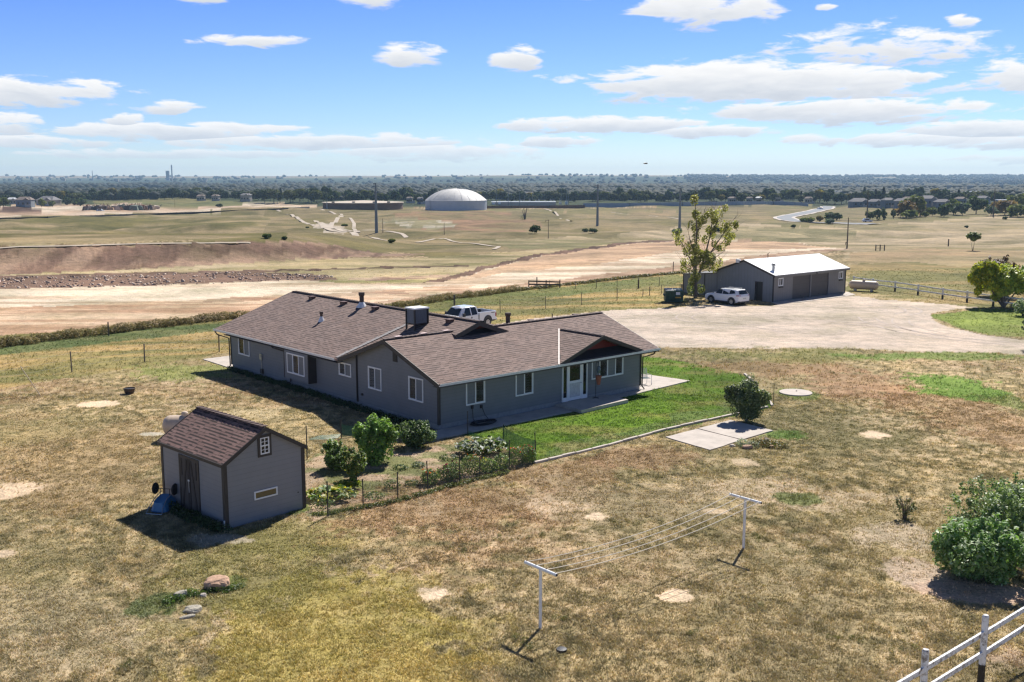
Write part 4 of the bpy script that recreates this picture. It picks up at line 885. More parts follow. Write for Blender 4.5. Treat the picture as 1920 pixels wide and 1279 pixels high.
# lean-to at the far end
w = MB()
wallpoly([(0.05, 12.5, -.3), (0.05, gd+.02, -.3), (0.05, gd+.02, 2.62), (0.05, 9.35, 2.5), (.05, 12.5, 2.2)], (-1, 0, 0), .12); w.build('lean_to_wall', M_garside, gar)
m = MB(); m.slab([(-.1, 12.6, 2.24), (-.1, gd+.01, 2.68), (8, gd+.01, 2.68), (8, 12.6, 2.24)], .07); m.build('lean_to_roof', M_trim, gar)
m = MB(); m.box(.02, .1, 9.3, 9.42, -.1, 2.45); m.box(.0, .1, 12.42, 12.52, -.1, 2.2); build_each(m, 'lean_to_post', M_dk, gar)
# ---------------------------------------------------------------- vehicles
M_carwhite = mat('white_car_paint', (.82, .83, .84), .22, .02, coat=.6); M_plastic = mat('black_car_trim', (.03, .03, .032), .5, .1)
M_tail = mat('red_tail_lamp', (.35, .02, .015), .2); M_plate = mat('number_plate', (.5, .52, .5), .5)
def loft(mb, st):
    """st: list of (x, [(y, z)...]) half sections from bottom centre to top centre"""
    n = len(st[0][1]); V = []; 
    for x, sec in st:
        V += [(x, y, z) for y, z in sec]+[(x, -y, z) for y, z in sec[::-1]]
    k = 2*n; Fl = []
    for i in range(len(st)-1):
        for j in range(k): Fl.append((i*k+j, i*k+(j+1) % k, (i+1)*k+(j+1) % k, (i+1)*k+j))
    Fl.append(tuple(range(k))[::-1]); Fl.append(tuple((len(st)-1)*k+j for j in range(k)))
    mb.put(V, Fl)
def wheel(parent, x, y, r, w_=.23):
    s = 1 if y > 0 else -1
    m = MB(); m.lathe([(r*.6, -w_/2), (r*.93, -w_/2), (r, -w_*.35), (r, w_*.35), (r*.93, w_/2), (r*.6, w_/2)], 28, (x, y, r), 'y'); wl = m.build('wheel', M_tyre, parent)
    m = MB(); m.lathe([(r*.6, -.02), (r*.62, .05), (r*.5, .05), (r*.48, .0)], 24, (x, y+s*(w_/2-.045), r), 'y')
    for k in range(10):
        a = 2*math.pi*k/10; m.beam((x, y+s*(w_/2-.01), r), (x+math.cos(a)*r*.6, y+s*(w_/2-.005), r+math.sin(a)*r*.6), .045, .02, up=(0, 1, 0))
    m.lathe([(.07, -.02), (.07, .03)], 12, (x, y+s*(w_/2-.02), r), 'y'); m.build('rim', M_rim, wl)
    return wl
def suv(loc, rz, label, cat='car'):
    t = thing('parked_car', label, cat, loc, rz)
    def sec(zb, zs, zr_, wb, wr): return [(0, zb), (wb*.9, zb), (wb*.985, zb+.2), (wb, (zb+zs)/2), (wb*.985, zs), (wr+.02, zr_-.06 if zr_-zs > .2 else zr_-.01), (wr*.8, zr_), (0, zr_+.015)]
    S = [(2.36, sec(.35, .62, .70, .70, .6)), (2.30, sec(.26, .78, .86, .86, .72)), (1.95, sec(.24, .86, .98, .93, .80)), (1.35, sec(.22, .92, 1.04, .945, .84)), (1.02, sec(.22, .96, 1.09, .95, .84)),
         (.35, sec(.22, .98, 1.58, .95, .66)), (.05, sec(.22, .99, 1.64, .95, .66)), (-.9, sec(.22, 1.01, 1.66, .95, .66)), (-1.65, sec(.22, 1.03, 1.62, .945, .64)), (-1.98, sec(.26, 1.05, 1.55, .93, .62)), (-2.26, sec(.34, 1.0, 1.12, .90, .78)), (-2.36, sec(.42, .8, .9, .80, .72))]
    m = MB(); loft(m, S); m.build('body', M_carwhite, t, smooth=False, bevel=.03)
    for s in (1, -1):
        def yy_(z): return s*(.945-(z-.99)*(.28/.6)+.008)
        for nm, P in (('side_window', [(.88, 1.10), (.40, 1.52), (-.05, 1.57), (-.05, 1.08)]), ('side_window', [(-.12, 1.08), (-.12, 1.575), (-.95, 1.575), (-.95, 1.10)]), ('side_window', [(-1.02, 1.11), (-1.02, 1.57), (-1.55, 1.50), (-1.80, 1.25)])):
            m = MB(); V = [(x, yy_(z), z) for x, z in P]; n = len(V); V2 = [(x, yy_(z)-s*.03, z) for x, z in P]
            m.put(V+V2, [tuple(range(n)) if s < 0 else tuple(range(n))[::-1]]+[(i, (i+1) % n, (i+1) % n+n, i+n) for i in range(n)]); m.build(nm, M_carglass, t)
        m = MB(); m.box(-1.2, 1.2, s*.94-.02, s*.94+.03, .23, .36)
        for xw in (1.38, -1.38):
            pts = [(xw+.47*math.cos(a), s*.945, .36+.44*math.sin(a)) for a in np.linspace(-.15, math.pi+.15, 14)]; m.tube(pts, .045, 6)
            m.lathe([(.40, -.01), (.40, .0)], 20, (xw, s*.955, .37), 'y')
        m.build('arch_trim', M_plastic, t)
        m = MB(); m.tube([(.25, s*.6, 1.68), (.15, s*.6, 1.72), (-1.4, s*.58, 1.72), (-1.5, s*.58, 1.67)], .02, 6); m.build('roof_rail', M_galv, t)
        m = MB(); m.box(.72, .9, s*.98-.1, s*.98+.1, 1.06, 1.2); m.build('mirror', M_carwhite, t, bevel=.03)
        m = MB(); m.box(2.1, 2.3, s*.72-.12, s*.72+.12, .74, .82); m.build('headlight', M_carglass, t)
        m = MB(); m.put([(-2.02, s*.935, .98), (-2.30, s*.86, .95), (-2.33, s*.55, .98), (-2.33, s*.55, 1.06), (-2.26, s*.88, 1.08), (-2.0, s*.94, 1.06)], [(0, 1, 4, 5), (1, 2, 3, 4)] if s < 0 else [(5, 4, 1, 0), (4, 3, 2, 1)]); m.build('tail_light', M_tail, t)
        m = MB(); m.box(-.35, -.2, s*.955-.012, s*.955+.012, .92, .95); m.box(-1.2, -1.05, s*.955-.012, s*.955+.012, .94, .97); m.build('door_handle', M_carwhite, t)
    m = MB(); m.put([(1.0, -.72, 1.12), (1.0, .72, 1.12), (.40, .6, 1.575), (.40, -.6, 1.575)], [(0, 1, 2, 3)]); m.build('windscreen', M_carglass, t)
    m = MB(); m.put([(-2.25, .70, 1.16), (-2.25, -.70, 1.16), (-2.02, -.56, 1.52), (-2.02, .56, 1.52)], [(0, 1, 2, 3)]); m.build('rear_window', M_carglass, t)
    m = MB(); m.box(-2.36, -2.0, -.84, .84, .27, .44); m.build('rear_bumper', M_plastic, t, bevel=.02)
    m = MB(); m.box(-2.375, -2.36, -.26, .26, .66, .78); m.build('number_plate', M_plate, t)
    m = MB(); m.put([(-2.05, -.5, 1.6), (-2.05, .5, 1.6), (-1.9, .52, 1.645), (-1.9, -.52, 1.645)], [(0, 1, 2, 3)]); m.build('spoiler', M_carwhite, t)
    for x in (1.38, -1.38):
        for y in (.86, -.86): wheel(t, x, y, .36)
    return t
SUVC = (22.95, 108.45, .0)
suv(SUVC, 128.4, 'white sports utility car parked in front of the garage gable wall')

def pickup(loc, rz, label):
    t = thing('pickup_truck', label, 'pickup truck', loc, rz)
    def sec(zb, zs, zt, wb, wt): return [(0, zb), (wb*.92, zb), (wb, zb+.25), (wb, zs), (wt, zt-.03), (wt*.85, zt), (0, zt+.015)]
    m = MB(); loft(m, [(3.0, sec(.5, .85, 1.0, .85, .8)), (2.9, sec(.45, 1.02, 1.16, .97, .88)), (2.0, sec(.45, 1.10, 1.24, 1.0, .92)), (1.5, sec(.45, 1.14, 1.28, 1.0, .92)), (.95, sec(.45, 1.16, 1.9, 1.0, .72)), (.6, sec(.45, 1.18, 1.97, 1.0, .74)), (-.55, sec(.45, 1.2, 1.98, 1.0, .74)), (-.8, sec(.45, 1.2, 1.90, 1.0, .74)), (-.86, sec(.45, 1.2, 1.3, 1.0, .9))]); m.build('cab', M_carwhite, t, bevel=.03)
    m = MB()
    m.box(-3.0, -.9, .92, 1.02, .6, 1.38); m.box(-3.0, -.9, -1.02, -.92, .6, 1.38); m.box(-3.04, -2.96, -.92, .92, .6, 1.38); m.box(-.98, -.9, -.92, .92, .6, 1.38); bed = m.build('cargo_bed', M_carwhite, t)
    m = MB(); m.box(-2.95, -.99, -.91, .91, .62, .75); m.build('bed_liner', M_plastic, bed)
    m = MB()
    for s in (1, -1):
        m.box(-2.94, -1.0, s*.905-.01, s*.905+.01, .76, 1.37)
    m.box(-1.01, -.985, -.9, .9, .76, 1.37); m.build('bed_lining', M_plastic, bed)
    for s in (1, -1):
        def y_(z): return s*(1.0-(z-1.18)*(.26/.76)+.01)
        for P in ([(1.05, 1.22), (.62, 1.86), (.12, 1.88), (.12, 1.22)], [(.0, 1.22), (.0, 1.88), (-.62, 1.86), (-.7, 1.24)]):
            m = MB(); V = [(x, y_(z), z) for x, z in P]; m.put(V, [tuple(range(4)) if s < 0 else tuple(range(4))[::-1]]); m.build('side_window', M_carglass, t)
        m = MB()
        for xw in (2.0, -1.95):
            m.lathe([(.47, -.01), (.47, .0)], 22, (xw, s*1.025, .52), 'y'); m.tube([(xw+.5*math.cos(a), s*1.02, .5+.52*math.sin(a)) for a in np.linspace(0, math.pi, 12)], .05, 6)
        m.build('arch_trim', M_plastic, t)
        m = MB(); m.box(1.05, 1.2, s*1.15-.12, s*1.15+.12, 1.2, 1.48); m.build('mirror', M_plastic, t)
        m = MB(); m.box(-3.05, -2.9, s*.97-.055, s*.97+.055, .85, 1.2); m.build('tail_light', M_tail, t)
        m = MB(); m.box(-.02, .1, s*1.01-.01, s*1.01+.01, .95, 1.08); m.box(-.86, -.8, s*1.02-.01, s*1.02+.01, .8, 1.2); m.box(-2.8, -2.35, s*1.03-.004, s*1.03+.004, 1.2, 1.26); m.build('side_badge', M_plastic, t)
    m = MB(); m.put([(1.55, -.82, 1.30), (1.55, .82, 1.30), (.98, .68, 1.87), (.98, -.68, 1.87)], [(0, 1, 2, 3)]); m.build('windscreen', M_carglass, t)
    m = MB()
    for y in (-.3, -.15, 0, .15, .3): m.box(.8, .88, y-.03, y+.03, 1.97, 2.0)
    m.build('cab_lamps', mat('amber_lens', (.4, .18, .03), .3), t)
    m = MB(); m.box(-3.2, -3.04, -.95, .95, .5, .68); m.build('rear_bumper', M_galv, t)
    m = MB(); m.box(-3.0, 2.8, -.8, .8, .42, .62); m.build('chassis', M_dk, t)
    for x in (2.0, -1.95):
        for y in (.9, -.9): wheel(t, x, y, .40, .27)
    return t
pickup((-4.25, 90.25, 0), 226.5, 'white crew-cab pickup truck parked behind the ranch house')

# ---------------------------------------------------------------- dumpster
dmx, dmy, _ = gp(1265, 568)
dump = thing('dumpster', 'dark green steel dumpster beside the tall poplar', 'dumpster', (dmx, dmy+1.0, 0), -2)
M_dgreen = mat('green_dumpster_paint', (.012, .06, .04), .5, .25, 5.); M_dgreen2 = mat('teal_dumpster_face', (.015, .075, .055), .5, .2)
m = MB(); m.put([(-.95, -.8, .12), (.95, -.8, .12), (.95, .8, .12), (-.95, .8, .12), (-.95, -.95, 1.25), (.95, -.95, 1.25), (.95, .9, 1.35), (-.95, .9, 1.35)], [(0, 3, 2, 1), (0, 1, 5, 4), (1, 2, 6, 5), (2, 3, 7, 6), (3, 0, 4, 7), (4, 5, 6, 7)]); bdy = m.build('container', M_dgreen, dump)
m = MB()
for x in (-.9, -.45, 0.0, .9): m.beam((x, -.83, .15), (x, -.965, 1.2), .06, .05)
m.beam((-.97, -.97, 1.25), (.97, -.97, 1.25), .08, .08); m.beam((-.97, -.8, .14), (.97, -.8, .14), .08, .1); m.build('rib', M_dgreen2, dump)
for s in (-1, 1):
    m = MB(); m.slab([(.03 if s > 0 else -.93, -.9, 1.32), (.93 if s > 0 else -.03, -.9, 1.32), (.93 if s > 0 else -.03, .85, 1.42), (.03 if s > 0 else -.93, .85, 1.42)], .05); m.build('lid', M_dk if s < 0 else M_dgreen, dump)
m = MB(); m.box(.15, .6, -.975, -.955, .85, 1.15); m.build('white_sticker', mat('white_sticker', (.7, .72, .72), .5), dump)
m = MB(); m.box(.1, .7, -.955, -.925, .5, .64); m.build('yellow_sticker', mat('yellow_sticker', (.55, .3, .04), .5), dump)
m = MB()
for s in (-1, 1): m.box(s*1.02-.06, s*1.02+.06, -.5, .5, .7, .85)
m.build('fork_pocket', M_dgreen2, dump)

# ---------------------------------------------------------------- patio chair, planter stand, hose reel
cq = hw(17.3, .85)
chair = thing('patio_chair', 'pale metal mesh armchair on the corner patio', 'chair', (cq[0], cq[1], .06), HA-20)
M_mesh = mat('pale_metal_mesh', (.42, .50, .47), .5, .1)
m = MB()
for k in range(13): m.tube([(-.3+k*.05, -.28, .42), (-.3+k*.05, .25, .40)], .008, 4)
for k in range(12): m.tube([(-.31, -.28+k*.048, .42), (.31, -.28+k*.048, .42)], .007, 4)
m.build('seat', M_mesh, chair)
m = MB()
for k in range(13): m.tube([(-.3+k*.05, .27, .42), (-.3+k*.05, .42, .98)], .008, 4)
for k in range(12): m.tube([(-.31, .27+k*.0136, .42+k*.05), (.31, .27+k*.0136, .42+k*.05)], .007, 4)
m.build('backrest', M_mesh, chair)
for s in (-1, 1):
    m = MB(); m.tube([(s*.33, -.3, 0), (s*.33, -.3, .64), (s*.33, .3, .64)], .016, 6); m.build('arm', M_gutter, chair)
    m = MB(); m.tube([(s*.33, .32, 0), (s*.33, .26, .42), (s*.33, .43, 1.0)], .016, 6); m.build('leg', M_gutter, chair)
    m = MB(); m.tube([(s*.33, -.3, .01), (s*.33, -.34, .015), (s*.33, -.28, .42)], .014, 6); m.build('leg', M_gutter, chair)
cq = hw(11.45, -.42)
st_ = thing('plant_stand', 'tall black stand with a terracotta pot beside the front door', 'plant stand', (cq[0], cq[1], .2), HA)
m = MB(); m.tube([(0, 0, 0), (0, 0, 2.05), (.0, -.05, 2.18), (0, -.2, 2.2), (0, -.25, 2.08)], .018, 6); m.tube([(-.25, 0, .02), (.25, 0, .02)], .015, 5); m.tube([(0, -.25, .02), (0, .25, .02)], .015, 5); m.build('pole', M_dk, st_)
m = MB(); m.lathe([(.10, .85), (.17, 1.32), (.19, 1.32), (.19, 1.4), (.15, 1.4), (.14, 1.3)], 16, (0, -.22, 0)); m.build('pot', mat('terracotta', (.36, .11, .06), .8), st_)
m = MB(); m.tube([(0, -.22, 1.45), (0, -.22, 2.1)], .006, 4); m.lathe([(.09, 1.55), (.13, 1.75), (.09, 1.95), (.02, 2.0)], 12, (0, -.22, 0)); m.build('lantern', mat('glass_lantern', (.10, .13, .14), .2), st_)
cq = hw(2.6, -.55)
hz_ = thing('garden_hose', 'black hose coiled on the path under its wall bracket', 'hose', (cq[0], cq[1], .07), HA)
m = MB()
for k in range(9):
    r_ = .34+.05*(k % 5); z = .03+.04*(k//3); m.tube([(r_*1.6*math.cos(a), r_*.8*math.sin(a), z+.02*math.sin(3*a+k)) for a in np.linspace(0, 6.283, 25)], .025, 6)
m.build('coil', M_dk, hz_)
m = MB(); m.tube([(-.35, .5, .9), (-.35, .45, .25), (-.3, .3, .05)], .02, 5); m.tube([(.3, .5, .85), (.42, .4, .4), (.6, .2, .05)], .02, 5); m.box(-.42, -.28, .48, .54, .8, 1.0); m.box(.22, .36, .48, .54, .75, .92); m.build('bracket', M_dk, hz_)

# ---------------------------------------------------------------- fences
M_post = mat('dark_steel_post', (.035, .035, .032), .7, .2); M_wire = mat('fence_wire', (.25, .24, .22), .5)
def netmat(name, c, cell=.12, wdt=.16, base=.0):
    m, N, b, o = newmat(name); b.inputs['Base Color'].default_value = tuple(c)+(1,); b.inputs['Roughness'].default_value = .5
    uv = N.n('ShaderNodeUVMap'); uv.uv_map = 'UVMap'; s = N.n('ShaderNodeSeparateXYZ'); N.l(uv.outputs[0], s.inputs[0])
    a = N.m('LESS_THAN', N.m('FRACT', N.m('DIVIDE', s.outputs[0], cell)), wdt); d = N.m('LESS_THAN', N.m('FRACT', N.m('DIVIDE', s.outputs[1], cell)), wdt)
    al = N.m('MAXIMUM', N.m('MAXIMUM', a, d), base); tr_ = N.n('ShaderNodeBsdfTransparent'); ms = N.n('ShaderNodeMixShader')
    N.l(al, ms.inputs[0]); N.l(tr_.outputs[0], ms.inputs[1]); N.l(b.outputs[0], ms.inputs[2]); N.l(ms.outputs[0], o.inputs[0]); return m
M_net = netmat('wire_netting', (.22, .21, .18), .07, .10); M_gnet = netmat('green_plastic_netting', (.03, .16, .09), .05, .34)
def sheet(mb, a, b, z0, z1, sag=0, n=8):
    a = np.array(a, float); b = np.array(b, float); L_ = np.linalg.norm((b-a)[:2])
    for k in range(n):
        t0, t1 = k/n, (k+1)/n; s0 = sag*4*t0*(1-t0); s1 = sag*4*t1*(1-t1); p, q = a+(b-a)*t0, a+(b-a)*t1
        mb.put([(p[0], p[1], z0), (q[0], q[1], z0), (q[0], q[1], z1-s1), (p[0], p[1], z1-s0)], [(0, 1, 2, 3)], [[(t0*L_, z0), (t1*L_, z0), (t1*L_, z1-s1), (t0*L_, z1-s0)]])
gf = thing('garden_fence', 'wire mesh fence on black steel posts around the vegetable plot', 'garden fence', gp(803, 920))
def gpost(x, y, h, lean=(0, 0)):
    p = gp(x, y); m = MB(); q = np.array(p)-np.array(gf.location); m.beam(q+[0, 0, -.1], q+[lean[0], lean[1], h], .045, .045); m.beam(q+[lean[0]*.93, lean[1]*.93, h*.93], q+[lean[0], lean[1], h], .05, .05); m.build('post', M_post, gf); return q
fp = [gpost(615, 968, 1.42), gpost(681, 950, 1.15), gpost(746, 937, 1.2), gpost(803, 922, 1.35, (-.05, 0)), gpost(862, 906, 1.42), gpost(900, 895, .95), gpost(955, 883, 1.45), gpost(1005, 866, 1.42, (-.06, 0))]
m = MB()
for a, b in zip(fp[:-1], fp[1:]): sheet(m, a, b, .02, .95, .03)
m.build('netting', M_net, gf)
bp_ = gpost(943, 838, 1.15, (.03, 0)); cp_ = gpost(877, 815, 1.25)
m = MB(); sheet(m, fp[-1], bp_, .02, 1.05, .12); sheet(m, bp_, cp_, .02, .25, .1); m.build('green_netting', M_gnet, gf)
p3 = gpost(576, 862, 1.65); p4 = gpost(640, 822, 1.0)
m = MB(); b3 = np.array(gp(700, 812))-np.array(gf.location); sheet(m, p4, b3, .02, .75, .2); m.build('green_netting', M_gnet, gf)
# slack sheet of netting lying by the fence corner
m = MB(); a = np.array(gp(570, 828)); b = np.array(gp(612, 838)); c0 = np.array(gp(640, 822))
g8 = [gp(576, 826), gp(604, 829), gp(634, 823), gp(640, 818), gp(628, 818), gp(600, 821)]
M_pnet = netmat('pale_netting', (.22, .34, .27), .05, .22)
m.put([(p[0], p[1], .05+.08*(i % 2)) for i, p in enumerate(g8)], [tuple(range(6))], [[(p[0], p[1]) for p in g8]]); tag(m.build('fallen_netting', M_pnet), 'pale green netting lying slack on the grass by the shadow of the house', 'netting')

def rail_fence(name, label, pts, h, mt, dark_base=True, rails=(.92, .5), pw=.17, rl=.13, rot=0):
    base = np.array(pts[0], float); t = thing(name, label, 'rail fence', tuple(base))
    Q = [np.array(p, float)-base for p in pts]
    for q in Q:
        m = MB(); m.lathe([(pw/2, .31*h if dark_base else -.1), (pw/2, h-.04), (pw/2-.02, h), (.01, h+.005)], 12, tuple(q)); po = m.build('post', mt, t)
        if dark_base: m = MB(); m.lathe([(pw/2+.004, -.15), (pw/2+.004, .32*h)], 12, tuple(q)); m.build('post_base', M_dk, po)
    for a, b in zip(Q[:-1], Q[1:]):
        for k, f_ in enumerate(rails):
            j = (random.random()-.5)*.04; d = (b-a)/np.linalg.norm(b-a); m = MB(); m.beam(a+d*.0+[0, 0, h*f_-.04+j], b-d*.0+[0, 0, h*f_-.04-j], .06, rl); m.build('rail', mt, t)
    return t
# peeling white paint
M_peel, N, b, o = newmat('peeling_white_paint'); t = N.n('ShaderNodeTexCoord'); nn = N.n('ShaderNodeTexNoise', i_Scale=7., i_Detail=9., i_Roughness=.72); N.l(t.outputs['Object'], nn.inputs['Vector'])
N.l(N.ramp(nn.outputs[0], [(.36, (.22, .19, .16)), (.44, (.5, .48, .46)), (.5, (.80, .80, .80)), (.8, (.86, .86, .87))]), b.inputs['Base Color']); b.inputs['Roughness'].default_value = .7
fa = np.array(gp(1726, 1362)); fb = np.array(gp(1838, 1288))
rail_fence('rail_fence', 'peeling white two-rail fence in the near right corner', [tuple(fa-(fb-fa)*1.), tuple(fa), tuple(fb), tuple(fb+(fb-fa)*1.02), tuple(fb+(fb-fa)*2.04)], 2.0, M_peel, rails=(.77, .49))
rail_fence('rail_fence', 'weathered white rail fence running behind the tan gas tank', [gp(1600, 536), gp(1636, 541), gp(1678, 546), gp(1721, 552.5), gp(1767, 560), gp(1813, 566), gp(1862, 573), gp(1915, 580), gp(1975, 588)], 1.2, M_peel, dark_base=True, rails=(.9, .45), pw=.22, rl=.14)

def post_line(label, pts, hs, wires=3, thick=.06, mt=None, name='wire_fence'):
    base = np.array(pts[0], float); t = thing(name, label, 'wire fence', tuple(base)); Q = [np.array(p, float)-base for p in pts]
    for q, h in zip(Q, hs):
        m = MB(); w_ = thick*(1+.3*random.random()); m.beam(q+[0, 0, -.15], q+[(random.random()-.5)*.08, 0, h], w_, w_); m.build('post', mt or M_wood, t)
    m = MB()
    for k in range(wires):
        for a, b, ha, hb in zip(Q[:-1], Q[1:], hs[:-1], hs[1:]):
            z = .35+.65*k/max(1, wires-1)
            pts3 = [a+(b-a)*s+[0, 0, (ha+(hb-ha)*s)*z*.92-.05*4*s*(1-s)] for s in (0, .25, .5, .75, 1)]; m.tube(pts3, .006, 4, cap=False)
    m.build('wire', M_wire, t); return t
post_line('thin wire fence crossing the dry field left of the ranch house', [gp(-140, 742), gp(135, 698), gp(271, 679), gp(411, 660), gp(520, 645)], [1.4, 1.45, 1.35, 1.3, 1.3], 3)
post_line('thin wire fence behind the gravel yard, between the pickup and the poplar', [gp(852, 590), gp(938, 587), gp(1023, 579), gp(1090, 572), gp(1157, 563), gp(1205, 556), gp(1218, 554), gp(1240, 552), gp(1275, 553)], [1.3, 1.35, 1.3, 1.35, 1.3, .8, 1.0, 1.1, 1.3], 3, .055)
post_line('old wire fence along the weeds by the haul road', [gp(1030, 541), gp(1079, 541), gp(1118, 541), gp(1157, 539), gp(1197, 537), gp(1236, 536)], [1.0, .9, 1.0, 1.0, 1.1, 1.1], 2, .05)
post_line('row of old field posts on the rise between dirt pan and pasture', [gp(1262, 509), gp(1300, 505), gp(1350, 500)], [1.4, 1.2, 1.2], 2, .1)
def single_post(label, x, y, h, w_=.12, mt=None, lean=(0, 0), name='fence_post'):
    p = gp(x, y); m = MB(); m.tube([(0, 0, -.2), (lean[0]*.5, lean[1]*.5, h*.5), (lean[0], lean[1], h)], [w_/2, w_/2*.96, w_/2*.9], 8); o = m.build(name, mt or M_wood, loc=p); tag(o, label, 'post'); return o
single_post('stout dark post left in the dry field by the left edge of the weeds', 204, 630, 1.2)
single_post('dark wooden post standing by the grassy corner behind the poplar', 1278, 557, 1.45, .18)
single_post('thick weathered post in the green strip left of the poplar', 1197, 541, 1.1, .2)
single_post('short post behind the roof of the parked pickup', 852, 572, 1.1, .2)
single_post('thin steel stake beside the round shrub on the lawn edge', 1450, 760, 1.3, .035, M_rust)
single_post('lone stub post in the straw-coloured pasture at right', 1778, 462, 1.6, .3)
m = MB(); p = gp(76, 742); m.tube([(0, 0, .0), (-1.35, .5, 1.75)], .022, 6); tag(m.build('leaning_pole', mat('pale_pole', (.5, .4, .28), .7), loc=p), 'thin pale pole leaning to the left in the dry field', 'pole')
p = gp(1650, 470); cg_ = thing('cattle_gate', 'low three-post wooden gate far off in the pasture', 'gate', p)
for k in (-1, 0, 1):
    m = MB(); m.beam((k*.85, 0, -.1), (k*.85, 0, 1.15), .16, .16); m.build('post', M_wood, cg_)
m = MB(); m.beam((-.85, 0, .5), (.85, 0, .5), .05, .08); m.beam((-.85, 0, .95), (.85, 0, .95), .05, .08); m.build('rail', M_wood, cg_)
p = gp(1010, 541); cg_ = thing('loading_chute', 'small dark wooden pen among weeds by the haul road', 'pen', p)
for k, x in enumerate((-1.2, -.2, .9, 2.6)):
    m = MB(); m.beam((x, (k % 2)*.8, -.1), (x, (k % 2)*.8, 1.0+.3*(k == 1)), .13, .13); m.build('post', M_wood, cg_)
m = MB(); m.beam((-1.2, 0, .9), (2.6, .8, .7), .06, .16); m.beam((-1.2, 0, .5), (2.6, .8, .4), .06, .16); m.build('rail', M_wood, cg_)

# ---------------------------------------------------------------- clothesline
P1 = np.array(gp(1013, 1178)); P2 = np.array(gp(1394, 1028)); d = P2-P1; Ld = np.linalg.norm(d[:2]); az = math.degrees(math.atan2(d[1], d[0]))
cl = thing('clothesline', 'white T-post washing line with slack lines on the dry lawn', 'washing line', tuple(P1), az)
ln = [-.62, -.24, .2, .6]
for k in (0, 1):
    x = k*Ld
    m = MB(); m.tube([(x, 0, -.1), (x, 0, 1.80)], .048, 12); po = m.build('post', M_white, cl)
    m = MB(); m.tube([(x, -.68, 1.86), (x, .68, 1.86)], .05, 12); m.build('crossbar', M_white, cl)
    m = MB(); m.tube([(x, -.69, 1.86), (x, -.68, 1.86)], .04, 10); m.tube([(x, .68, 1.86), (x, .69, 1.86)], .04, 10)
    for y in ln: m.tube([(x, y, 1.84), (x, y, 1.96)], .008, 5)
    m.build('hook', M_dk, cl)
M_line = mat('cream_line', (.80, .72, .58), .6)
for i, y in enumerate(ln):
    sag = [.36, .33, .28, .24][i]
    m = MB(); m.tube([(Ld*s, y*(1-.25*4*s*(1-s)), 1.9-sag*4*s*(1-s)) for s in np.linspace(0, 1, 25)], .013, 5); m.build('line', M_line, cl)

# ---------------------------------------------------------------- rocks, basket, small litter
def rock(name, label, x, y, s, c, seed, sc=(1, 1, 1), rz=0, sink=.3, cat='boulder'):
    import bmesh
    bm = bmesh.new(); bmesh.ops.create_icosphere(bm, subdivisions=4, radius=1)
    P = np.array([v.co for v in bm.verts]); n = 1+.55*(fbm(P[:, 0]*1.1+seed, P[:, 1]*1.1+P[:, 2]*.9, seed, 4)-.5)+.12*(fbm(P[:, 0]*5+seed, P[:, 1]*5+P[:, 2]*5, seed, 3)-.5)
    P = P*n[:, None]; P = np.clip(P, -.84, .8); P = P*np.array(sc)*s
    for v, q in zip(bm.verts, P): v.co = q
    me = bpy.data.meshes.new(name); bm.to_mesh(me); bm.free(); me.materials.append(c); o = bpy.data.objects.new(name, me); link(o)
    g = gp(x, y); o.location = (g[0], g[1], g[2]+s*sc[2]*sink); o.rotation_euler = (.1, -.12, R(rz)); tag(o, label, cat); return o
M_rockp = mat('pink_sandstone', (.52, .33, .22), .9, .25, 3., bump=1., bscale=9.); M_rockg = mat('grey_rock', (.42, .38, .30), .95, .25, 5., bump=1.2, bscale=12.)
rock('boulder', 'flat-topped pink sandstone boulder on the near lawn', 408, 1103, .46, M_rockp, 3, (1.05, .75, .62), 12, .45)
rock('boulder', 'pitted pale grey rock lying just below the pink boulder', 361, 1145, .34, M_rockg, 8, (1., .75, .42), -20, .2)
rock('boulder', 'small upright brownish rock at the left end of the stone group', 339, 1120, .24, M_rockg, 12, (1., .6, .8), 40, .3)
rock('boulder', 'little white stone tucked between the pink boulder and grey rock', 381, 1119, .12, M_conc, 15, (1., .8, .8), 10, .3)
rock('boulder', 'low flat brown rock at the foot of the grey rock', 352, 1158, .2, M_rockg, 19, (1.4, .5, .4), 25, .1)
m = MB(); m.lathe([(.06, 0), (.16, .01), (.15, .06), (.05, .07)], 10, (0, 0, 0)); tag(m.build('sprinkler_cap', M_dk, loc=gp(1053, 1220)), 'small black cap lying in the dry grass below the washing line', 'cap')
bx_, by_, _ = gp(243, 738)
bk = thing('planter_tub', 'dark rusty half-barrel planter standing alone on the left lawn', 'planter', (bx_, by_, 0))
m = MB(); m.lathe([(.24, 0), (.36, .34), (.34, .36), (.32, .3), (.02, .28)], 18); m.build('tub', M_rust, bk); 
m = MB(); m.lathe([(.30, .1), (.31, .14)], 18); m.lathe([(.345, .27), (.355, .31)], 18); m.build('hoop', M_dk, bk)
for k, (u, v, s_, sc) in enumerate([(9.3, -12.9, .22, (1.3, .8, .6)), (10.3, -13.6, .16, (1, .8, .6)), (11.2, -12.7, .2, (1.4, .7, .5)), (9.0, -12.2, .15, (1, 1, .7))]):
    q = hw(u, v); import bmesh
    o = rock('stone', ['pale pink stone at the left of the weedy heap by the slabs', 'small pinkish stone at the front of the weedy heap by the slabs', 'dark flat stone on the right of the weedy heap by the slabs', 'bleached stone at the slab corner of the weedy heap'][k], 900, 900, s_, [M_rockp, M_rockp, M_rust, M_conc][k], 30+k, sc, k*40, .3, 'stone'); o.location = (q[0], q[1], s_*.25)
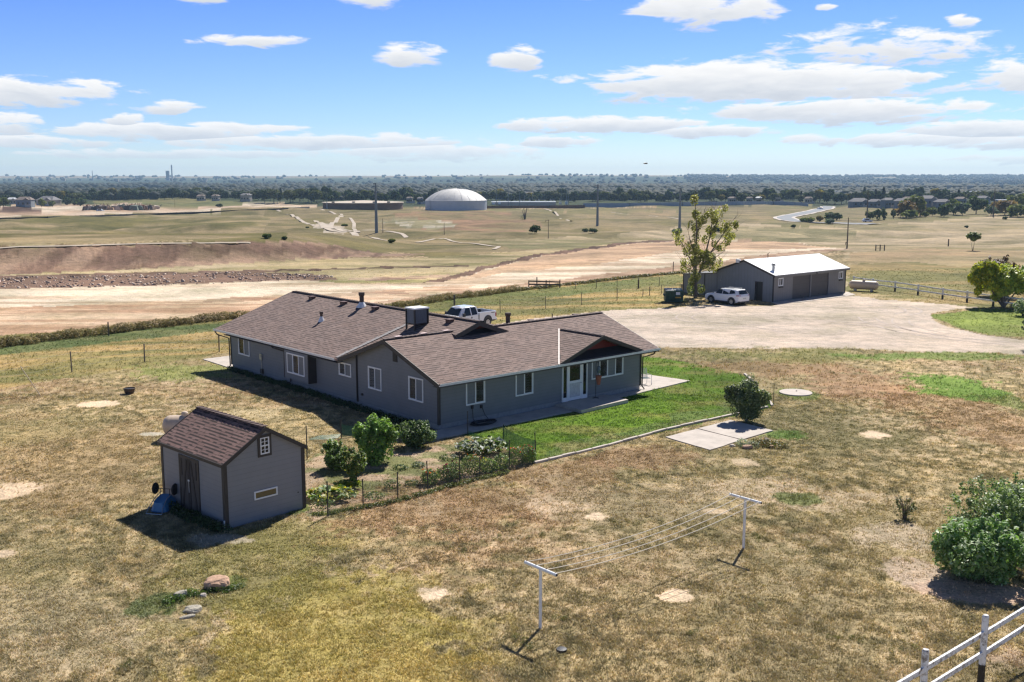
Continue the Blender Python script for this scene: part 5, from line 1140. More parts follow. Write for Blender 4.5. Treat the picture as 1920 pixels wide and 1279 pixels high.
# ---------------------------------------------------------------- foliage
def leaf_arrays(clumps, size, pal, rng, up=.35, asp=.55, shell=.55, tint=.22, droop=0):
    Vs = []; Cs = []; pal = np.array(pal, float)
    for (cx, cy, cz, rx, ry, rz, n) in clumps:
        n = int(n); d = rng.normal(size=(n, 3)); d /= np.linalg.norm(d, axis=1)[:, None]+1e-9
        r = (shell+(1-shell)*rng.rand(n))**.7; r *= 1+.22*(rng.rand(n)-.3)*(rng.rand(n) < .25)
        P = np.stack([cx+d[:, 0]*rx*r, cy+d[:, 1]*ry*r, cz+d[:, 2]*rz*r], 1)
        nr = d*.8+rng.normal(size=(n, 3))*.6+[0, 0, up]; nr /= np.linalg.norm(nr, axis=1)[:, None]
        a = np.cross(nr, rng.normal(size=(n, 3))); a /= np.linalg.norm(a, axis=1)[:, None]+1e-9; b = np.cross(nr, a)
        s = size*(.6+.8*rng.rand(n))[:, None]
        q = np.stack([P-a*s, P-b*s*asp+nr*s*.15, P+a*s, P+b*s*asp+nr*s*.15], 1)
        t = rng.rand(n, 1); k = rng.rand(n); ct = pal[0]*(1-t)+pal[1]*t
        if len(pal) > 2: sel = k > .82; ct[sel] = pal[2]
        ct = ct*(1+tint*(rng.rand()*2-1))*(1+.25*(rng.rand(n, 1)*2-1))
        Vs.append(q.reshape(-1, 3)); Cs.append(np.repeat(ct, 4, 0))
    V = np.vstack(Vs); return V, np.arange(len(V)).reshape(-1, 4), np.clip(np.vstack(Cs), 0, 1)
def foliage(name, clumps, size, pal, seed, parent=None, m=None, **k):
    rng = np.random.RandomState(seed); V, Fq, c = leaf_arrays(clumps, size, pal, rng, **k)
    return raw_mesh(name, V, Fq, m or M_leaf, c, parent)
def sub_clumps(cx, cy, cz, rx, ry, rz, k, n, s, rng):
    out = []
    for i in range(k):
        d = rng.normal(size=3); d /= np.linalg.norm(d); d[2] = abs(d[2])*.9-.25 if rng.rand() < .8 else d[2]; r = .55+.4*rng.rand(); q = s*(.7+.6*rng.rand())
        out.append((cx+d[0]*rx*r, cy+d[1]*ry*r, cz+d[2]*rz*r, rx*q, ry*q, rz*q*.9, n))
    return out
DK = (.022, .045, .012); MG = (.05, .10, .022); LG = (.11, .17, .035)
PB = 1.85
def bush(name, label, cat, loc, rx, ry, h, pal, seed, size=.07, k=26, n=170, trunk=0, stems=5, group=None, s=.34, core=True, ct=(.03, .03, .02)):
    rng = np.random.RandomState(seed); t = thing(name, label, cat, loc, 0, group); cz = trunk+(h-trunk)*.5; rz = (h-trunk)*.5
    if trunk < .5:
        cl_ = []
        for i in range(k):
            dd = rng.normal(size=3); dd /= np.linalg.norm(dd); r = .55+.5*rng.rand(); q = s*(.45+1.0*rng.rand()**1.3); zz = max(dd[2]*r, -.8); wz = 1-.25*max(0, -zz)
            cl_.append((dd[0]*rx*r*wz, dd[1]*ry*r*wz, cz+zz*rz, rx*q, ry*q, rz*q*1.1, n))
        cl_.append((0, 0, cz*.92, rx*.6, ry*.6, rz*.8, int(n*k*.25)))
    else: cl_ = sub_clumps(0, 0, cz, rx, ry, rz, k, n, s, rng)+[(0, 0, cz, rx*.6, ry*.6, rz*.7, int(n*k*.2))]
    pal = [tuple(min(.6, q_*PB) for q_ in p_) for p_ in pal]
    for i in range(int(k*1.1)):      # ragged shoots leaving the outline
        dd = rng.normal(size=3); dd[2] = abs(dd[2])*1.1-.15; dd /= np.linalg.norm(dd); r0 = .85; L_ = (.16+.30*rng.rand())*min(rx, 1.2)
        p0 = np.array([dd[0]*rx*r0, dd[1]*ry*r0, cz+dd[2]*rz*r0]); dr_ = dd*.6+np.array([0, 0, .8]); dr_ /= np.linalg.norm(dr_)
        for j in range(3): q_ = p0+dr_*L_*(j+.4)/3; cl_.append((q_[0], q_[1], q_[2], size*1.1, size*1.1, size*1.5, 9))
    foliage('foliage', cl_, size, pal, seed, t, up=.85)
    m = MB()
    for i in range(stems):
        a = rng.rand()*6.28; e = np.array([math.cos(a)*rx*.5, math.sin(a)*ry*.5, h*.72]); m.tube([(math.cos(a)*.05, math.sin(a)*.05, -.05), (e[0]*.45, e[1]*.45, h*.35), tuple(e)], [.035+h*.008, .025, .008], 6)
    m.build('stem' if h < 3 else 'trunk', M_bark, t); return t
def at(u, v): return hw(u, v)
def atp(x, y): return gp(x, y)
bush('round_bush', 'dark round bush, leftmost in the vegetable plot', 'bush', atp(628, 880), .62, .6, 1.28, [(.05, .085, .02), (.11, .17, .045), (.15, .22, .07)], 1, .055, 24, 170)
bush('leafy_sapling', 'small open sapling on a short stem nearest the shed side of the plot', 'sapling', atp(665, 905), .6, .6, 1.5, [(.04, .065, .015), (.09, .14, .03), (.16, .15, .03)], 2, .06, 18, 120, trunk=.25)
t_ = bush('tall_bush', 'tall light green leafy bush in the middle of the vegetable plot', 'bush', atp(700, 868), .85, .85, 2.2, [(.07, .13, .03), (.15, .24, .05), (.20, .29, .08)], 3, .08, 30, 150, s=.3)
foliage('side_shoot', sub_clumps(.75, .25, 1.35, .6, .5, .6, 10, 130, .4, np.random.RandomState(4)), .08, [(.09, .16, .035), (.19, .29, .06)], 5, t_)
bush('round_bush', 'dense dark ball-shaped bush by the house corner', 'bush', atp(780, 838), .78, .75, 1.25, [(.04, .065, .02), (.08, .125, .04), (.12, .17, .07)], 6, .055, 30, 190)
bush('glossy_bush', 'dark glossy bush beside the concrete slabs at the lawn corner', 'bush', (12.85, 54.6, 0), .72, .75, 2.35, [(.06, .085, .035), (.12, .15, .065), (.24, .27, .17)], 7, .062, 30, 170, s=.34)
t_ = [o_ for o_ in COL.objects if o_.name == 'glossy_bush'][0]
foliage('side_growth', sub_clumps(-.62, .1, 1.35, .55, .6, .85, 20, 140, .36, np.random.RandomState(72))+[(-.5, 0, .9, .45, .5, .7, 500)], .062, [(.11, .15, .06), (.21, .26, .11), (.42, .46, .30)], 172, t_); foliage('side_growth', sub_clumps(.65, .0, 1.25, .6, .6, .8, 20, 140, .36, np.random.RandomState(73))+[(.45, 0, .8, .5, .5, .6, 500)], .062, [(.11, .15, .06), (.21, .26, .11), (.42, .46, .30)], 173, t_)
bush('shrub', 'large dark green shrub in front of the other at the right edge', 'shrub', (15.75, 32.35, 0), 1.55, 1.4, 1.9, [(.065, .115, .035), (.12, .20, .06), (.22, .28, .16)], 8, .072, 50, 230, s=.28)
bush('shrub', 'taller feathery shrub behind the big dark one at the right edge', 'shrub', (17.2, 35.4, 0), 1.35, 1.5, 2.35, [(.075, .115, .045), (.14, .19, .075), (.2, .24, .11)], 9, .05, 44, 170, s=.24)
bush('shrub', 'wispy shrub cut by the right edge behind the big dark one', 'shrub', (19.0, 36.3, 0), 1.3, 1.5, 2.25, [(.075, .115, .045), (.14, .19, .075), (.2, .24, .11)], 10, .06, 46, 210, s=.28)
t_ = bush('scrubby_bush', 'small half-bare scrubby bush with twigs on the lawn at right', 'bush', atp(1697, 972), .42, .4, .85, [(.06, .07, .03), (.12, .13, .06)], 11, .04, 9, 38, s=.3)
m = MB()
for k in range(14):
    a = rs.rand()*6.28; r_ = .15+.5*rs.rand(); m.tube([(0, 0, 0), (math.cos(a)*r_*.4, math.sin(a)*r_*.4, .5), (math.cos(a)*r_-.2, math.sin(a)*r_, .85+.45*rs.rand())], [.012, .009, .004], 4)
m.build('twigs', M_bark, t_)
# weedy heap by slabs
q = hw(10.2, -13.2)
heap = thing('weed_heap', 'low clump of silvery and rusty weeds over stones beside the slabs', 'plant clump', (q[0], q[1], 0))
foliage('silver_leaves', [(-1.0, .1, .15, .35, .35, .22, 420), (-.6, -.2, .15, .4, .3, .2, 260)], .035, [(.22, .26, .22), (.38, .42, .38)], 12, heap); foliage('green_leaves', [(-.2, .1, .15, .5, .4, .25, 420), (.6, -.2, .12, .6, .35, .2, 460), (.2, .35, .12, .7, .25, .16, 300)], .04, [(.07, .09, .025), (.17, .18, .06), (.25, .14, .07)], 13, heap)
# squash plants
def squash(label, x, y, r_, h, pal, seed, k, n, white=False):
    t = thing('squash_plant', label, 'squash plant', atp(x, y)); rng = np.random.RandomState(seed); V = []; Fq = []; Cc = []
    m = MB()
    for i in range(k):
        a = rng.rand()*6.28; rr = r_*math.sqrt(rng.rand()); p = np.array([math.cos(a)*rr, math.sin(a)*rr*.75, h*(.45+.6*rng.rand())*(1-.35*(rr/r_)**2)])
        L_ = .11+.09*rng.rand(); nv = np.array([rng.normal()*.35, rng.normal()*.35, 1.]); nv /= np.linalg.norm(nv); a_ = np.cross(nv, rng.normal(size=3)); a_ /= np.linalg.norm(a_); b_ = np.cross(nv, a_)
        b0 = len(V); V.append(p-nv*.03)
        for j in range(9):
            an = j/9*6.283; ww = L_*(.8+.35*math.cos(5*an)+.1*rng.normal()); V.append(p+(a_*math.cos(an)+b_*math.sin(an))*ww+nv*.03*math.sin(3*an))
        for j in range(9): Fq.append((b0, b0+1+j, b0+1+(j+1) % 9))
        c = pal[rng.randint(len(pal))]; Cc += [np.array(c)*(.8+.4*rng.rand())]*10
        if i % 2 == 0: m.tube([(p[0]*.4, p[1]*.4, 0), tuple(p-nv*.03)], .012, 4)
    raw_mesh('leaf_canopy', np.array(V), np.array(Fq), M_leaf, np.array(Cc), t); m.build('stalks', mat('squash_stalk', (.12, .18, .05)), t); return t
squash('big silvery squash plant with broad pale leaves near the green netting', 905, 850, 1.3, .75, [(.20, .24, .19), (.32, .35, .32), (.10, .17, .05), (.26, .33, .05), (.05, .09, .03)], 21, 210, 0)
squash('yellowing squash plant in the plot corner by the shed', 622, 934, 1.05, .42, [(.36, .36, .04), (.45, .40, .05), (.12, .20, .04), (.10, .18, .04)], 22, 150, 0)
squash('low yellow-green squash patch just behind the yellowing squash plant', 652, 915, .55, .35, [(.30, .34, .05), (.14, .22, .04)], 23, 60, 0)
# flowers along the fence
def flowers(label, x, y, r_, h, fc, seed, n=950, nf=16):
    t = thing('flowering_plant', label, 'flowers', atp(x, y)); rng = np.random.RandomState(seed)
    foliage('foliage', [(0, 0, h*.45, r_, r_*.7, h*.5, n)], .045, [(.08, .15, .03), (.19, .29, .065), (.34, .38, .12)], seed, t)
    foliage('blossoms', [(0, 0, h*.8, r_*.8, r_*.6, h*.28, nf)], .055, [fc, tuple(min(1, c*1.4) for c in fc)], seed+50, t, tint=.1); return t
fl = [('orange flowers at the left end of the row along the garden fence', 806, 908, .42, .7, (.55, .13, .02), 30), ('magenta flowers, second clump from the left along the garden fence', 838, 901, .5, .75, (.35, .02, .10), 31), ('dark leafy clump with a few maroon flowers left of the tallest fence post', 852, 897, .45, .8, (.2, .02, .05), 32),
      ('tall orange marigolds just right of the tall middle fence post', 884, 889, .5, .95, (.65, .16, .015), 33), ('yellow-green bushy plant with no bright flowers in the middle of the row', 915, 885, .45, .7, (.35, .3, .06), 34), ('dark green clump right of the short fence post', 940, 880, .42, .75, (.15, .16, .05), 35),
      ('clump of red flowers against the green netting', 968, 872, .5, .95, (.6, .07, .03), 36), ('scarlet flowers at the right end of the row by the corner post', 990, 868, .4, .85, (.62, .08, .05), 37)]
for (lb, x, y, r_, h, fc, sd) in fl: flowers(lb, x, y, r_, h, fc, sd, nf=6 if sd in (32, 34, 35) else 18)
for i, (lb, x, y, r_, h) in enumerate([('dark leafy seedling clump beside the third fence post', 735, 916, .38, .45), ('low green seedlings between the third and fourth fence posts', 775, 910, .4, .28), ('feathery weed clump at the left corner post of the garden fence', 605, 955, .5, .6), ('pale weed tuft in the middle of the bare garden soil', 750, 880, .4, .25), ('blue-green weed tuft near the flowers in the bare garden soil', 785, 875, .35, .25), ('grey-green weeds in front of the silvery squash', 842, 862, .5, .3), ('weed tuft between the second and third fence posts', 700, 935, .5, .3)]):
    t = thing('garden_weed', lb, 'weeds', atp(x, y)); foliage('foliage', [(0, 0, h*.4, r_, r_*.8, h*.5, 260)], .04, [(.05, .09, .03), (.13, .18, .07)] if i != 4 else [(.12, .16, .12), (.2, .25, .18)], 60+i, t)
# weeds at the foot of the shed and the house walls
def weed_strip(name, label, pts, w_, h, dens, pal, seed, size=.05, **kw):
    rng = np.random.RandomState(seed); cl_ = []
    for a, b in zip(pts[:-1], pts[1:]):
        a = np.array(a[:2]); b = np.array(b[:2]); L_ = np.linalg.norm(b-a); n = max(1, int(L_/(w_*.42)))
        for i in range(n):
            p = a+(b-a)*(i+rng.rand()*.8)/n+rng.normal(size=2)*w_*.25; hh = h*(.55+.5*rng.rand()); cl_.append((p[0], p[1], float(hgt(p[0], p[1]))+hh*.35, w_*(.6+.5*rng.rand()), w_*.6, hh*.5, dens*.6))
    o = foliage(name, cl_, size, pal, seed, **kw); tag(o, label, None, None, 'stuff'); return o
weed_strip('weeds', 'dark weeds growing along the foot of the shed door wall', [sw_(-.35, 3.6), sw_(-.35, .2), sw_(-.1, -.3)], .35, .55, 150, [(.03, .055, .02), (.07, .12, .035)], 70)
weed_strip('weeds', 'low weeds along the shaded left wall of the house', [hw(-.4, 23.5), hw(-.35, 15), hw(-.45, 9), hw(-.4, 1.0)], .32, .42, 110, [(.03, .06, .02), (.07, .13, .04)], 71)
weed_strip('weeds', 'grass and weeds along the mesh garden fence foot', [gp(590, 968), gp(681, 953), gp(746, 940), gp(803, 925), gp(862, 908), gp(955, 886)], .25, .22, 90, [(.09, .12, .035), (.2, .22, .08)], 72, .035)
weed_strip('weeds', 'green weeds among the stone group on the near lawn', [gp(305, 1135), gp(330, 1128), gp(352, 1116), gp(385, 1112), gp(430, 1105), gp(445, 1098)], .3, .25, 160, [(.06, .11, .03), (.14, .2, .05)], 73, .035)
hp = [gp(x, y) for x, y in [(-160, 685), (0, 651), (100, 637), (200, 626), (300, 612), (400, 601), (470, 594)]]
weed_strip('tall_weeds', 'belt of tall brown-green weeds along the edge of the haul road at left', hp, .85, .95, 380, [(.21, .16, .07), (.32, .24, .115), (.14, .15, .055)], 74, .13, m=M_grass, asp=.16)
weed_strip('tall_weeds', 'tall brown weeds between the house roof and the haul road', [gp(x, y) for x, y in [(560, 600), (640, 592), (740, 578), (830, 563), (900, 554), (970, 545)]],   .9, .9, 330, [(.20, .155, .065), (.33, .25, .12), (.14, .17, .06)], 75, .12, m=M_grass, asp=.16)
weed_strip('tall_weeds', 'scattered weeds along the bank between haul road and green strip', [gp(x, y) for x, y in [(970, 545), (1060, 535), (1140, 526), (1200, 519), (1280, 512)]], .7, .45, 150, [(.12, .12, .05), (.25, .2, .1)], 76, .09)

# ---------------------------------------------------------------- poplar by the garage
tx, ty, tz = gp(1304, 558)
pop = thing('poplar_tree', 'tall sparse poplar with bare upper twigs beside the garage', 'tree', (tx, ty, tz))
rng = np.random.RandomState(5)
def px2(x, y):  # crown position in the plane of the trunk
    return np.array([(x-1304)/F*ty*1.0, 0, zatp(y)])
def zatp(y): r_ = ray(1304, y); return CH+r_[2]*ty/r_[1]
limbs = [([(1304, 558), (1303, 530), (1302, 500), (1302, 470), (1303, 430), (1300, 400), (1297, 365)], [.24, .22, .17, .13, .09, .06, .02], 0),
         ([(1305, 525), (1313, 505), (1322, 475), (1330, 440), (1334, 410), (1337, 392)], [.16, .13, .10, .07, .04, .015], .3), ([(1312, 508), (1325, 480), (1340, 455), (1355, 430), (1368, 410)], [.11, .08, .06, .04, .015], -.4),
         ([(1320, 482), (1340, 468), (1362, 448), (1384, 434)], [.07, .05, .035, .012], .6), ([(1302, 505), (1292, 485), (1280, 462), (1266, 440)], [.09, .07, .045, .015], .2), ([(1302, 485), (1290, 455), (1282, 430)], [.07, .05, .015], -.7),
         ([(1330, 440), (1338, 418), (1350, 392)], [.05, .03, .01], -.2), ([(1302, 520), (1292, 512), (1282, 492)], [.06, .04, .015], .5), ([(1320, 490), (1338, 482), (1352, 470)], [.035, .025, .01], -.5), ([(1310, 512), (1330, 505), (1350, 492)], [.03, .02, .008], .3),
         ([(1303, 440), (1312, 415), (1318, 400)], [.05, .03, .01], .4)]
m = MB(); cl_ = []
for pts, rr, dy in limbs:
    P = [px2(*p) for p in pts]; n = len(P)
    for i in range(n): P[i] = P[i]+np.array([0, dy*3.2*i/n, 0])
    m.tube(P, rr, 8)
    dens = {0: 1.}.get(limbs.index((pts, rr, dy)), .75)
    for i in range(1, n):
        if pts[i][1] > 500: continue
        for _ in range(4):
            q = P[i-1]+(P[i]-P[i-1])*rng.rand()+rng.normal(size=3)*[.34, .34, .34]; s_ = .28+.26*rng.rand()
            if rng.rand() < dens: cl_.append((q[0], q[1], q[2], s_, s_, s_*1.35, 88))
    for i in range(1, n):
        for _ in range(3):
            e = P[i]+rng.normal(size=3)*[.7, .7, .3]+[0, 0, .9]; m.tube([P[i], (P[i]+e)/2+rng.normal(size=3)*.1, e], [.02, .014, .005], 4)
m.build('trunk', M_bark, pop)
foliage('crown', cl_, .12, [(.19, .20, .045), (.37, .37, .08), (.62, .58, .28)], 81, pop, up=.1)
foliage('low_shoots', [(-.55, -.1, 1.0, .5, .4, .8, 330), (.55, .1, 1.0, .5, .4, .6, 260), (-.1, 0, 2.3, .5, .4, .7, 220)], .10, [(.12, .16, .04), (.3, .34, .12), (.5, .52, .3)], 82, pop)

# broadleaf trees at right
t_ = bush('yellow_green_tree', 'multi-stemmed yellow-green tree by the right end of the white fence', 'tree', (51.0, 105.3, 0), 2.0, 1.9, 4.4, [(.13, .19, .025), (.38, .42, .06), (.34, .34, .05)], 83, .15, 34, 170, trunk=.5, stems=8, s=.34)
foliage('side_crown', sub_clumps(-2.0, .2, 3.1, 1.5, 1.4, 2.0, 22, 150, .36, np.random.RandomState(83))+[(-2.0, .2, 2.9, 1.0, 1., 1.4, 500)], .15, [(.20, .27, .03), (.46, .48, .04), (.62, .54, .04)], 183, t_); foliage('side_crown', sub_clumps(1.9, .3, 2.5, 1.3, 1.3, 1.7, 18, 150, .36, np.random.RandomState(84))+[(1.9, .3, 2.3, .9, .9, 1.2, 400)], .15, [(.12, .22, .03), (.36, .48, .04)], 184, t_)
m = MB(); m.tube([(0, 0, 0), (-.8, .1, 1.0), (-1.9, .2, 2.8)], [.14, .1, .04], 6); m.tube([(.1, 0, 0), (.8, .1, .9), (1.8, .3, 2.2)], [.12, .08, .03], 6); m.build('limbs', M_bark, t_)
bush('dark_red_tree', 'dark purple-leaved tree rising behind the yellow-green one', 'tree', gp(1868, 555), 2.4, 2.2, 4.5, [(.06, .035, .03), (.12, .075, .05), (.10, .10, .05)], 84, .13, 34, 160, trunk=1.0, stems=4, s=.32)
bush('green_tree', 'green broadleaf tree cut by the right edge above the lawn', 'tree', gp(1935, 570), 2.2, 2.2, 4.2, [(.07, .12, .03), (.2, .26, .05)], 85, .14, 34, 160, trunk=.6, stems=5, s=.32)
bush('spruce_shrub', 'dark conifer twigs poking in at the right edge over the green lawn', 'conifer', gp(1950, 655), 1.5, 1.4, 2.9, [(.012, .03, .014), (.03, .06, .03)], 86, .08, 30, 150, s=.3)
bush('grey_shrub', 'grey-green shrub under the green tree at the right edge', 'shrub', gp(1918, 592), 1.0, 1.0, 1.5, [(.14, .18, .1), (.26, .3, .2)], 87, .09, 16, 90)
bush('sapling', 'lone small round tree in the dry pasture at right', 'tree', gp(1824, 470), 1.4, 1.3, 3.6, [(.05, .08, .03), (.12, .15, .06)], 88, .16, 14, 110, trunk=1.5, stems=2)

# ---------------------------------------------------------------- short grass, real blades
def grass_field(name, label, n, ymin, ymax, hmin, hmax, seed, blades=7, wide=.62):
    rng = np.random.RandomState(seed)
    # density falls off with distance
    u = rng.rand(n); Y = ymin*(ymax/ymin)**u; X = (rng.rand(n)*2-1)*wide*Y
    clump = fbm(X/.5, Y/.5, 90+seed, 2); keep = rng.rand(n) < .30+1.6*np.clip(clump-.36, 0, 1)
    X, Y = X[keep], Y[keep]; col, g = paint(X, Y)
    k = rng.rand(len(X)) < g
    # not inside buildings or on slabs
    a = R(HA); du, dv = X-HO[0], Y-HO[1]; hu = du*math.cos(a)+dv*math.sin(a); hv = -du*math.sin(a)+dv*math.cos(a)
    k &= ~((hu > -.02) & (hu < 16) & (hv > -.02) & (hv < 24)); k &= ~((hu > -1.5) & (hu < 8.5) & (hv > -1.55) & (hv < 0)); k &= ~((hu > 8.5) & (hu < 12.65) & (hv > -2.2) & (hv < 0)); k &= ~((hu > 12.6) & (hu < 20.3) & (hv > -.85+.08*(hu-12)) & (hv < 4.4)); k &= ~((hu > 7.6) & (hu < 13.45) & (hv > -11.95) & (hv < -8.8)); k &= ~((hu > -.1) & (hu < 4.5) & (hv > 24) & (hv < 28.7))
    a = R(SA); du, dv = X-SO[0], Y-SO[1]; su_ = du*math.cos(a)+dv*math.sin(a); sv2 = -du*math.sin(a)+dv*math.cos(a); k &= ~((su_ > 0) & (su_ < 3.6) & (sv2 > 0) & (sv2 < 4.85)); k &= (X-lid_c[0])**2+(Y-lid_c[1])**2 > 1.05
    X, Y, col = X[k], Y[k], col[k]; m = len(X); Zg = hgt(X, Y); h0 = hmin+(hmax-hmin)*fbm(X/1.7, Y/1.7, 95, 3)
    far = np.sqrt(np.clip(Y/38., .8, 4.))
    V = np.empty((m, blades, 3, 3)); ang = rng.rand(m, blades)*6.283; rad = rng.rand(m, blades)*.10*far[:, None]
    bx_ = X[:, None]+np.cos(ang*3)*rad; by_ = Y[:, None]+np.sin(ang*3)*rad; hh = h0[:, None]*(.5+.9*rng.rand(m, blades)); ln_ = hh*(.5+1.1*rng.rand(m, blades)); wd = (.006+.008*rng.rand(m, blades))*far[:, None]*1.35
    V[:, :, 0, 0] = bx_-np.sin(ang)*wd; V[:, :, 0, 1] = by_+np.cos(ang)*wd; V[:, :, 0, 2] = Zg[:, None]-.005
    V[:, :, 1, 0] = bx_+np.sin(ang)*wd; V[:, :, 1, 1] = by_-np.cos(ang)*wd; V[:, :, 1, 2] = Zg[:, None]-.005
    V[:, :, 2, 0] = bx_+np.cos(ang)*ln_; V[:, :, 2, 1] = by_+np.sin(ang)*ln_; V[:, :, 2, 2] = Zg[:, None]+hh
    cc = np.repeat(col[:, None, :], blades, 1)*(.75+.75*rng.rand(m, blades, 1))*(.82+.42*rng.rand(m, 1, 1)); cc = cc*(1+(rng.rand(m, blades, 1)-.5)*np.array([.25, .0, -.2])); cc = np.repeat(np.clip(cc*1.08, 0, .95)[:, :, None, :], 3, 2)
    V = V.reshape(-1, 3); o = raw_mesh(name, V, np.arange(len(V)).reshape(-1, 3), M_grass, cc.reshape(-1, 3)); tag(o, label, None, None, 'stuff'); return o
lid_c = gp(1492, 737)
grass_field('grass', 'short dry lawn grass round the house and shed', 340000, 24.5, 62, .025, .085, 3, 5)
grass_field('grass', 'rougher dry grass of the yard beyond the house', 110000, 60, 150, .05, .16, 4, 4)
# a few taller tufts
rng = np.random.RandomState(9); cl_ = []
for (x, y, n, r_) in [(1060, 1160, 5, .5), (960, 1205, 4, .4), (985, 1215, 4, .4), (1420, 1010, 3, .3), (1000, 1010, 5, .6), (945, 1010, 5, .6), (880, 1030, 4, .5), (1500, 935, 8, 1.5), (1300, 1190, 3, .3), (1470, 815, 8, 1.2), (1560, 700, 3, .4), (1420, 1140, 3, .4), (300, 1135, 8, 1.0), (1700, 955, 3, .3), (250, 1250, 4, .5), (1580, 1200, 4, .6), (1700, 1230, 5, .8)]:
    c0 = gp(x, y)
    for k in range(n): cl_.append((c0[0]+rng.normal()*r_*.5, c0[1]+rng.normal()*r_*.5, .05, .10, .10, .09, 60))
tag(foliage('grass_tufts', cl_, .03, [(.10, .13, .04), (.22, .20, .08)], 91, up=.0, asp=.2), 'taller tufts scattered over the dry lawn', None, None, 'stuff')
# rubble along the haul road
rng = np.random.RandomState(12); V = []; Fq = []; Cc = []
for i in range(1300):
    x = -60+rng.rand()*690; yb = np.interp(x, [-60, 0, 300, 480, 620], [545, 543, 536, 529, 522]); yt = np.interp(x, [-60, 0, 140, 330, 480, 620], [522, 520, 519, 514, 510, 518]); y = yt+(yb-yt)*rng.rand()**1.3
    if rng.rand() > 2.2*float(vnoise(np.array([x/16.]), np.array([y/3.]), 3)[0])**1.5+.1: continue
    p = gp(x, y); s_ = .04+.12*rng.rand()**2.2; q = rng.normal(size=(8, 3)); q /= np.linalg.norm(q, axis=1)[:, None]; q = np.array([[a, b, c] for a in (-1, 1) for b in (-1, 1) for c in (-.7, .7)])+rng.normal(size=(8, 3))*.28
    b0 = len(V); V += list(q*s_+np.array(p)+[0, 0, s_*.3]); Fq += [tuple(b0+j for j in f) for f in ((0, 1, 3, 2), (4, 6, 7, 5), (0, 4, 5, 1), (2, 3, 7, 6), (0, 2, 6, 4), (1, 5, 7, 3))]; c = np.array([.54, .43, .34]) if rng.rand() < .45 else np.array([.36, .26, .20]); Cc += [c*(.7+.7*rng.rand())]*8
M_rub, N, b, o = newmat('rubble'); at_ = N.n('ShaderNodeAttribute', attribute_name='Col'); N.l(at_.outputs[0], b.inputs['Base Color']); b.inputs['Roughness'].default_value = .95
tag(raw_mesh('rubble', np.array(V), np.array(Fq), M_rub, np.array(Cc)), 'belt of broken rock and clods beside the haul road', None, None, 'stuff')
# tyre tracks pressed in the yard gravel
def track(name, pts, w_=.28, gap=1.6, c=(.40, .33, .28)):
    m = MB(); P = [np.array(gp(*p)) for p in pts]; Q = []
    for i in range(len(P)-1):
        n = 8
        for k in range(n):
            t = k/n; a = P[max(i-1, 0)]; b = P[i]; c2 = P[i+1]; d = P[min(i+2, len(P)-1)]; Q.append(.5*((2*b)+(-a+c2)*t+(2*a-5*b+4*c2-d)*t*t+(-a+3*b-3*c2+d)*t**3))
    for s in (-gap/2, gap/2):
        for i in range(len(Q)-1):
            d = (Q[i+1]-Q[i])[:2]; d = d/(np.linalg.norm(d)+1e-9); n = np.array([-d[1], d[0]])
            if (i*7+int(s*3)) % 9 == 0: continue
            q = [np.append(Q[j][:2]+n*(s+e*w_/2*(.7+.3*math.sin(j*1.7))), Q[j][2]+.012) for j, e in ((i, -1), (i+1, -1), (i+1, 1), (i, 1))]; m.put(q, [(0, 1, 2, 3)])
    return tag(m.build(name, mat('track_'+name, c, .95, .15)), kind='structure')
for k, pts in enumerate([[(1620, 571), (1680, 573), (1706, 578), (1712, 585), (1690, 590)], [(1320, 583), (1290, 590), (1285, 598), (1330, 606), (1420, 612), (1480, 622)], [(1625, 595), (1640, 605), (1700, 622), (1780, 634), (1900, 645)], [(1560, 605), (1640, 610), (1700, 622)], [(1690, 598), (1692, 608), (1730, 620), (1790, 630)]]):
    track('wheel_track', pts, .22 if k else .35, 1.5, (.50, .42, .36))
# ---------------------------------------------------------------- middle distance
M_steelpole = mat('grey_steel_pole', (.17, .20, .22), .5, .05); M_wpole = mat('brown_wood_pole', (.13, .11, .09), .9, .1)
def pole(label, x, yb, yt, w_, name='power_pole', arms=((.96, 1.3),), mt=None, taper=.5, cat='power pole', group=None):
    p = gp(x, yb); r_ = ray(x, yt); z = CH+r_[2]*p[1]/r_[1]; h = z-p[2]; t = thing(name, label, cat, p, 0, group)
    m = MB(); m.tube([(0, 0, -.5), (0, 0, h)], [w_, w_*taper], 10); m.build('mast', mt or M_steelpole, t)
    m = MB()
    for f_, L_ in arms: m.beam((-L_, 0, h*f_), (L_*.4, 0, h*f_), w_*.35+.08, w_*.35+.08); m.tube([(-L_, 0, h*f_), (-L_, 0, h*f_-.5)], .07, 6)
    if arms: m.build('crossarm', mt or M_steelpole, t)
    return t
pole('tall grey steel pole left of the flat brown tank\'s right end', 706, 437, 343, .62, arms=((.985, .8),)); pole('tall grey steel pole standing before the long pale wall', 1120, 424, 346, .62, arms=((.97, 1.6), (.80, 1.4)))
pole('tall grey steel pole just left of the poplar top', 1274, 430, 352, .62, arms=((.985, 1.2),)); pole('thin wooden pole between the poplar and the pasture gate', 1588, 466, 408, .16, mt=M_wpole, arms=((.2, .3),))
pole('dark pole by the trees left of the far right-hand houses', 1625, 415, 357, .4, mt=M_wpole, arms=()); pole('tall dark pole at far right in front of the houses', 1862, 406, 352, .45, mt=M_wpole, arms=())
pole('thin short pole on the reddish hill', 833, 441, 417, .12, mt=M_wpole, arms=()); pole('thin pole standing at the front of the hill meadow, right of centre', 1028, 447, 412, .12, mt=M_wpole, arms=((.97, .8),)); pole('slim pole right beside the tall steel one near the trails', 718, 437, 410, .15, mt=M_wpole, arms=())
